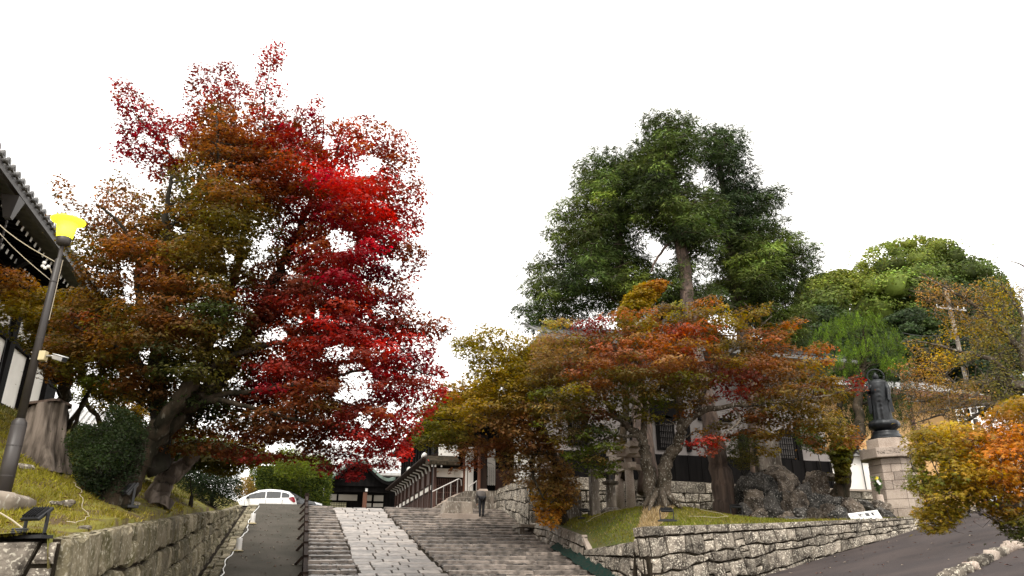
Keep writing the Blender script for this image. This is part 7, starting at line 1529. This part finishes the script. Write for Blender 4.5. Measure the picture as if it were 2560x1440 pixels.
for nm, lab, poly, D0, cps, n, sd_, th, rc, bs in far:
    p = at(bs[0], bs[1], D0); t = tree(nm, lab, 'evergreen tree', tuple(p), 'evergreens on the right'); g_ = rg(sd_)
    o, W, Rs = crown(t, 'crown', poly, [], D0, th, int(n * 1.2), rc * .8, 450, .22, cps, g_, kind='leaf', shape='ball', margin=5, m='needle', ctint=.26, ltint=.28, core=.48)
    mb = MB(); mb.smooth = True; mb.tube([p - Vector((0, 0, 2)), (p + Vector(W.mean(0))) / 2, Vector(W.mean(0))], [.5, .4, .2], 8); branches(mb, np.array([[*((p + Vector(W.mean(0))) / 2), .3], [*W.mean(0), .15]]), W, g_, r0=.12, tw=0, maxn=60); mb.build('trunk', M['bark_dark'], t)
# low dark planting between conifers and building
shrub('evergreen_shrub', 'dark green trees filling the gap below the right conifer', [(1880,850),(1920,780),(2000,790),(2040,860),(2060,940),(1990,960),(1900,930)], 34, 1.5, 80, .7, 150, .22, [(1950,820,'cedarl'),(2000,880,'cedar'),(1920,880,'cedar')], 405, base=(1960,1100), kind='spray', m='needle', shape='conifer', cat='evergreen tree')

# ---- H. clipped juniper with bright flame-like tufts and gnarled trunk
b = at(2100, 1275, 24.6); t = tree('juniper_tree', 'bright green clipped juniper with flame-like tufts and gnarled trunk beside the statue', 'juniper tree', (b.x, b.y, gm(b.x, b.y)))
tufts = [[(2018,870),(2040,818),(2095,798),(2130,830),(2105,862),(2055,885)],[(2095,805),(2150,775),(2205,790),(2212,825),(2165,842),(2115,838)],[(2190,800),(2240,828),(2268,882),(2215,892),(2185,850)],[(2105,858),(2165,845),(2200,880),(2150,900),(2100,892)], [(2060,920),(2080,890),(2130,880),(2160,910),(2170,940),(2110,950),(2070,945)], [(2130,880),(2170,850),(2200,880),(2200,910),(2150,910)], [(2200,920),(2220,890),(2265,895),(2285,920),(2270,945),(2220,940)], [(2215,950),(2270,950),(2290,1000),(2275,1060),(2240,1070),(2210,1010)], [(2130,960),(2190,940),(2200,1040),(2170,1100),(2120,1080),(2110,1000)], [(2020,880),(2050,820),(2150,790),(2240,830),(2290,900),(2300,960),(2290,1080),(2200,1100),(2080,1100),(2050,1000)]]
g_ = rg(501); Ws = []
for i, pl_ in enumerate(tufts):
    c_ = [(pl_[0][0], pl_[0][1], 'juni'), (pl_[3][0], pl_[3][1], 'juni')] if i < 7 else [(pl_[0][0], pl_[0][1], 'junid'), (pl_[2][0], pl_[2][1], 'cedar')]
    o, W, Rs = crown(t, 'foliage', pl_, [], [26.8, 27.0, 26.8, 26.5, 26.4, 26.3, 26.3, 26.5, 26.9, 27.9][i], .7, [44, 44, 34, 26, 34, 18, 36, 40, 60, 130][i], [.30, .30, .30, .28, .28, .26, .28, .28, .4, .6][i], 120 if i < 8 else 200, .075 if i < 8 else .1, c_, g_, kind='spray', shape='flame', m='needle', margin=16, ctint=.3, ltint=.3); Ws.append(W)
mb, sk_ = limbs(t, 'trunk', [[(2092,1300,24.5,.36),(2098,1250,24.6,.28),(2108,1200,24.7,.24),(2112,1150,24.8,.22),(2130,1110,25,.20),(2150,1080,25.4,.17),(2146,1020,26,.15),(2150,960,26.4,.13),(2160,900,26.7,.1),(2160,850,26.8,.06)],[(2112,1150,24.8,.14),(2095,1110,24.8,.10),(2070,1080,24.8,.06)],[(2150,1010,26.2,.06),(2200,1000,26.4,.04),(2240,1000,26.6,.02)],[(2100,1000,26.8,.10),(2100,1060,26.8,.1),(2105,1120,26.6,.1)]], M['bark'], 12, wob=.14)
branches(mb, sk_, np.concatenate(Ws), g_, tw=0, r0=.05); mb.build('trunk', M['bark'], t)
o, W, Rs = crown(t, 'ivy', [(2070,1130),(2085,1090),(2140,1100),(2125,1150),(2120,1205),(2090,1210),(2085,1170)], [], 24.3, .35, 45, .22, 110, .06, [(2090,1190,'olive'),(2110,1130,'green'),(2130,1110,'yolive')], g_, margin=4)
shrub('evergreen_shrub', 'dark leafy young tree in front of the white wall panel', [(2000,1060),(2040,1070),(2060,1110),(2070,1140),(2030,1130),(2000,1120),(1985,1085)], 25.3, .5, 40, .25, 80, .07, [(2030,1100,'dkgreen'),(2000,1080,'green')], 502, base=(2030,1260), zf=gm)
shrub('garden_bush', 'small bushy foliage tuft in front of the barred windows', [(1815,1095),(1850,1080),(1900,1095),(1895,1160),(1850,1180),(1822,1150)], 25, .5, 36, .28, 120, .06, [(1850,1110,'dkgreen'),(1870,1150,'olive')], 503, base=(1850,1280), zf=gm)

# ---- I. cherry tree reaching in from the right
b = at(2680, 1330, 14); t = tree('cherry_tree', 'sparse autumn cherry tree with thin pale branches reaching in from the right edge', 'cherry tree', (b.x, b.y, float(zroad(b.x, b.y))))
Tr = [[(2700,1400,14,.30),(2680,1250,14,.25),(2640,1100,14,.20),(2600,1000,14,.15),(2540,960,14,.09),(2480,950,14,.06),(2400,970,14,.04),(2320,1000,14,.022),(2270,1004,14,.008)],
      [(2600,1000,14,.10),(2560,900,14,.08),(2520,840,14,.06),(2470,790,14,.045),(2400,740,14,.03),(2330,700,14,.015),(2300,680,14,.006)], [(2540,960,14,.06),(2480,900,13.8,.045),(2400,880,13.8,.03),(2330,860,13.8,.018),(2270,850,13.8,.008)],
      [(2560,900,14,.05),(2560,820,14,.04),(2540,760,14,.03),(2500,710,14,.012)], [(2480,950,14,.04),(2420,1000,13.8,.03),(2340,1040,13.8,.018),(2280,1060,13.8,.008)], [(2520,980,14.2,.04),(2440,1040,14.2,.03),(2370,1080,14.2,.015)], [(2620,1050,14,.07),(2560,1010,13.8,.05),(2460,1010,13.8,.035),(2380,1020,13.8,.02),(2300,1030,13.8,.008),(2280,1040,13.8,.005)], [(2470,790,14,.025),(2420,800,14,.018),(2370,790,14,.008)],[(2400,970,14,.02),(2350,930,14,.012),(2280,920,14,.006)],[(2600,700,14,.03),(2560,665,14,.015),(2515,650,14,.006)]]
mb, sk_ = limbs(t, 'trunk', Tr, M['bark_pale'], 8)
poly = [(2150,980),(2230,920),(2290,890),(2250,850),(2340,850),(2360,800),(2290,760),(2300,690),(2350,700),(2420,720),(2470,690),(2560,720),(2560,1060),(2450,1060),(2400,1070),(2330,1100),(2290,1070),(2230,1070),(2260,1020)]
holes = [[(2165,925),(2250,925),(2262,1110),(2180,1110)],[(2370,850),(2420,840),(2430,880),(2380,880)],[(2400,770),(2450,760),(2430,800)],[(2360,930),(2480,880),(2470,930),(2380,960)],[(2300,1040),(2380,1030),(2360,1060),(2310,1065)],[(2420,1020),(2500,1020),(2500,1060),(2420,1060)]]
g_ = rg(601); o, W, Rs = crown(t, 'crown', poly, holes, 14, 1.2, 480, .30, 34, .054, [(2350,720,'cherry'),(2420,740,'cherry'),(2500,760,'yolive'),(2540,820,'cherryg'),(2360,870,'yellow'),(2450,900,'cherryg'),(2300,950,'cherry'),(2400,1000,'cherry'),(2500,980,'cherryg'),(2230,980,'cherry'),(2200,960,'wine'),(2350,1060,'cherryg'),(2540,960,'cherryg')], g_, kind='leaf', keep=.1, margin=12, flat=.8, ctint=.25)
branches(mb, sk_, W, g_, tw=3, r0=.016, rc=.28, twr=.0035); mb.build('trunk', M['bark_pale'], t)
# ---- J. near maple, yellow green to orange
b = at(2760, 1380, 9); t = tree('maple_tree', 'near yellow and orange maple spreading over the road at the right edge', 'maple tree', (b.x, b.y, float(zroad(b.x, b.y)) - .3), 'maples')
poly = [(2262,1105),(2285,1080),(2330,1065),(2380,1055),(2440,1070),(2475,1030),(2520,1000),(2560,990),(2600,1000),(2600,1360),(2540,1345),(2505,1330),(2480,1290),(2455,1258),(2420,1262),(2400,1290),(2365,1322),(2330,1330),(2300,1310),(2288,1280),(2312,1240),(2268,1215),(2275,1180),(2290,1150)]
holes = [[(2310,1150),(2350,1150),(2350,1185),(2320,1190)]]
cps = [(2300,1090,'yolive'),(2350,1080,'yellow'),(2400,1080,'yellow'),(2300,1200,'green'),(2340,1180,'green'),(2340,1250,'yellow'),(2400,1200,'yellow'),(2380,1130,'yolive'),(2330,1300,'yolive'),(2450,1110,'orangej'),(2500,1080,'orangej'),(2540,1090,'orangej'),(2450,1180,'yellow'),(2500,1180,'orangej'),(2520,1240,'orangej'),(2550,1300,'green'),(2540,1340,'dkgreen'),(2480,1230,'yolive'),(2550,1180,'rust'),(2530,1020,'yolive'),(2420,1250,'green')]
mb, sk_ = limbs(t, 'trunk', [[(2800,1440,9,.18),(2760,1300,9,.15),(2680,1180,9,.10),(2600,1130,9,.07),(2500,1100,8.8,.045),(2400,1100,8.7,.03),(2320,1110,8.6,.012)],[(2680,1180,9,.08),(2600,1200,8.8,.05),(2520,1190,8.7,.035),(2430,1170,8.6,.025),(2340,1200,8.5,.01)],[(2600,1200,8.8,.04),(2560,1260,8.7,.03),(2500,1260,8.6,.015)],[(2600,1130,9,.04),(2580,1060,9,.03),(2540,1020,9,.012)]], M['bark_pale'], 8)
g_ = rg(602); o, W, Rs = crown(t, 'crown', poly, holes, 8.8, .8, 250, .27, 100, .040, cps, g_, kind='star', keep=.1, margin=18, flat=.22, ctint=.2, ltint=.14, soft=35)
branches(mb, sk_, W, g_, tw=2, r0=.012, rc=.2, twr=.002); mb.build('trunk', M['bark_pale'], t)

# ---- grass, moss and litter on the bank and mound
def grass(name, n, xr_, yr_, zf, size, cols, seed, label, parent=None, msk=None):
    g_ = rg(seed); X = g_.uniform(*xr_, n); Y = g_.uniform(*yr_, n)
    if msk is not None: k = msk(X, Y); X, Y = X[k], Y[k]
    n = len(X); Z = zf(X, Y); pt = np.sin(X * 1.3 + 2 * np.sin(Y * .8)) * np.sin(Y * 1.1 + X * .4); C0 = np.stack([X, Y, Z - .01], 1)
    d = np.stack([g_.normal(0, .55, n), g_.normal(0, .55, n), np.ones(n)], 1); d /= np.linalg.norm(d, axis=1)[:, None]; sd = np.cross(d, g_.normal(0, 1, (n, 3))); sd /= np.linalg.norm(sd, axis=1)[:, None]
    s = size * g_.uniform(.5, 1.4, n); wv = s * .13; V = np.stack([C0 - sd * wv[:, None], C0 + sd * wv[:, None], C0 + d * s[:, None]], 1).reshape(-1, 3); T = np.arange(3 * n).reshape(-1, 3)
    q = np.clip(.5 + .35 * pt + g_.normal(0, .25, n), 0, 1)[:, None]; cc = np.array(cols[0]) * (1 - q) + np.array(cols[1]) * q; cc = np.where(g_.uniform(0, 1, (n, 1)) < .12, np.array(cols[2]), cc) * np.exp(g_.normal(0, .2, (n, 1)))
    return tag(tri_mesh(name, V, T, M['grass'], None, np.repeat(cc, 3, 0), kind='stuff'), label, 'grass')
grass('bank_grass', 75000, (-8, -2.5), (9.15, 22), lambda x, y: zbank(x, y) + .06 * np.sin(3.1 * x + y) * np.sin(2.3 * y), .075, ((.27, .25, .024), (.17, .13, .03), (.32, .25, .08)), 701, 'mossy yellow green grass covering the left bank', msk=lambda x, y: rg(1).uniform(0, 1, len(x)) < np.clip(1.4 - (y - 9) / 12, .25, 1))
grass('bank_grass', 30000, (-16, -3), (20, 34), lambda x, y: zbank(x, y), .10, ((.12, .13, .02), (.08, .07, .02), (.2, .15, .06)), 702, 'coarser grass on the upper part of the left bank')
mm = lambda x, y: (y > 17.4 + (x - 8.17) * .199) & (y < 26)
grass('mound_grass', 55000, (8.45, 18), (17.4, 26), lambda x, y: zmound(x, y) - .02, .07, ((.14, .17, .015), (.20, .17, .03), (.30, .24, .09)), 703, 'short green grass on the garden mound', msk=mm)
grass('dry_grass', 16000, (8.5, 11.8), (17.6, 21.8), lambda x, y: zmound(x, y) + .0, .11, ((.42, .31, .17), (.30, .22, .10), (.5, .40, .26)), 704, 'straw coloured dry grass on the slope below the forked maple', msk=lambda x, y: np.abs((x - 8.45) - (y - 17.9) * .66) < .26 + (y - 17.9) * .09)
# small stones on the bank
rr = random.Random(77)
for i, (px, py, s) in enumerate(((168,1262,.09),(176,1180,.10),(262,1236,.10),(60,1172,.12),(138,1262,.06),(160,1305,.07),(207,1327,.07),(330,1262,.09),(150,1160,.13))):
    p = gb(px, py, lambda x, y: float(zbank(x, y)), 8, 22); c = Vector((p.x, p.y, float(zbank(p.x, p.y)) + .02)); mb = MB(); boulder(mb, c, (s * 1.3, s, s * .55), 900 + i)
    tag(mb.build('field_stone', M['stone'], org=c), f"small {'pale' if i % 2 else 'brown'} stone in the bank grass, " + ['below the stump', 'right of the stump', 'beside the pale cable', 'left of the stump foot', 'beside the lamp footing', 'above the wall edge', 'right on the wall edge', 'near the leaning maple base', 'just under the stump root'][i], 'stone', 'stones in the bank grass')
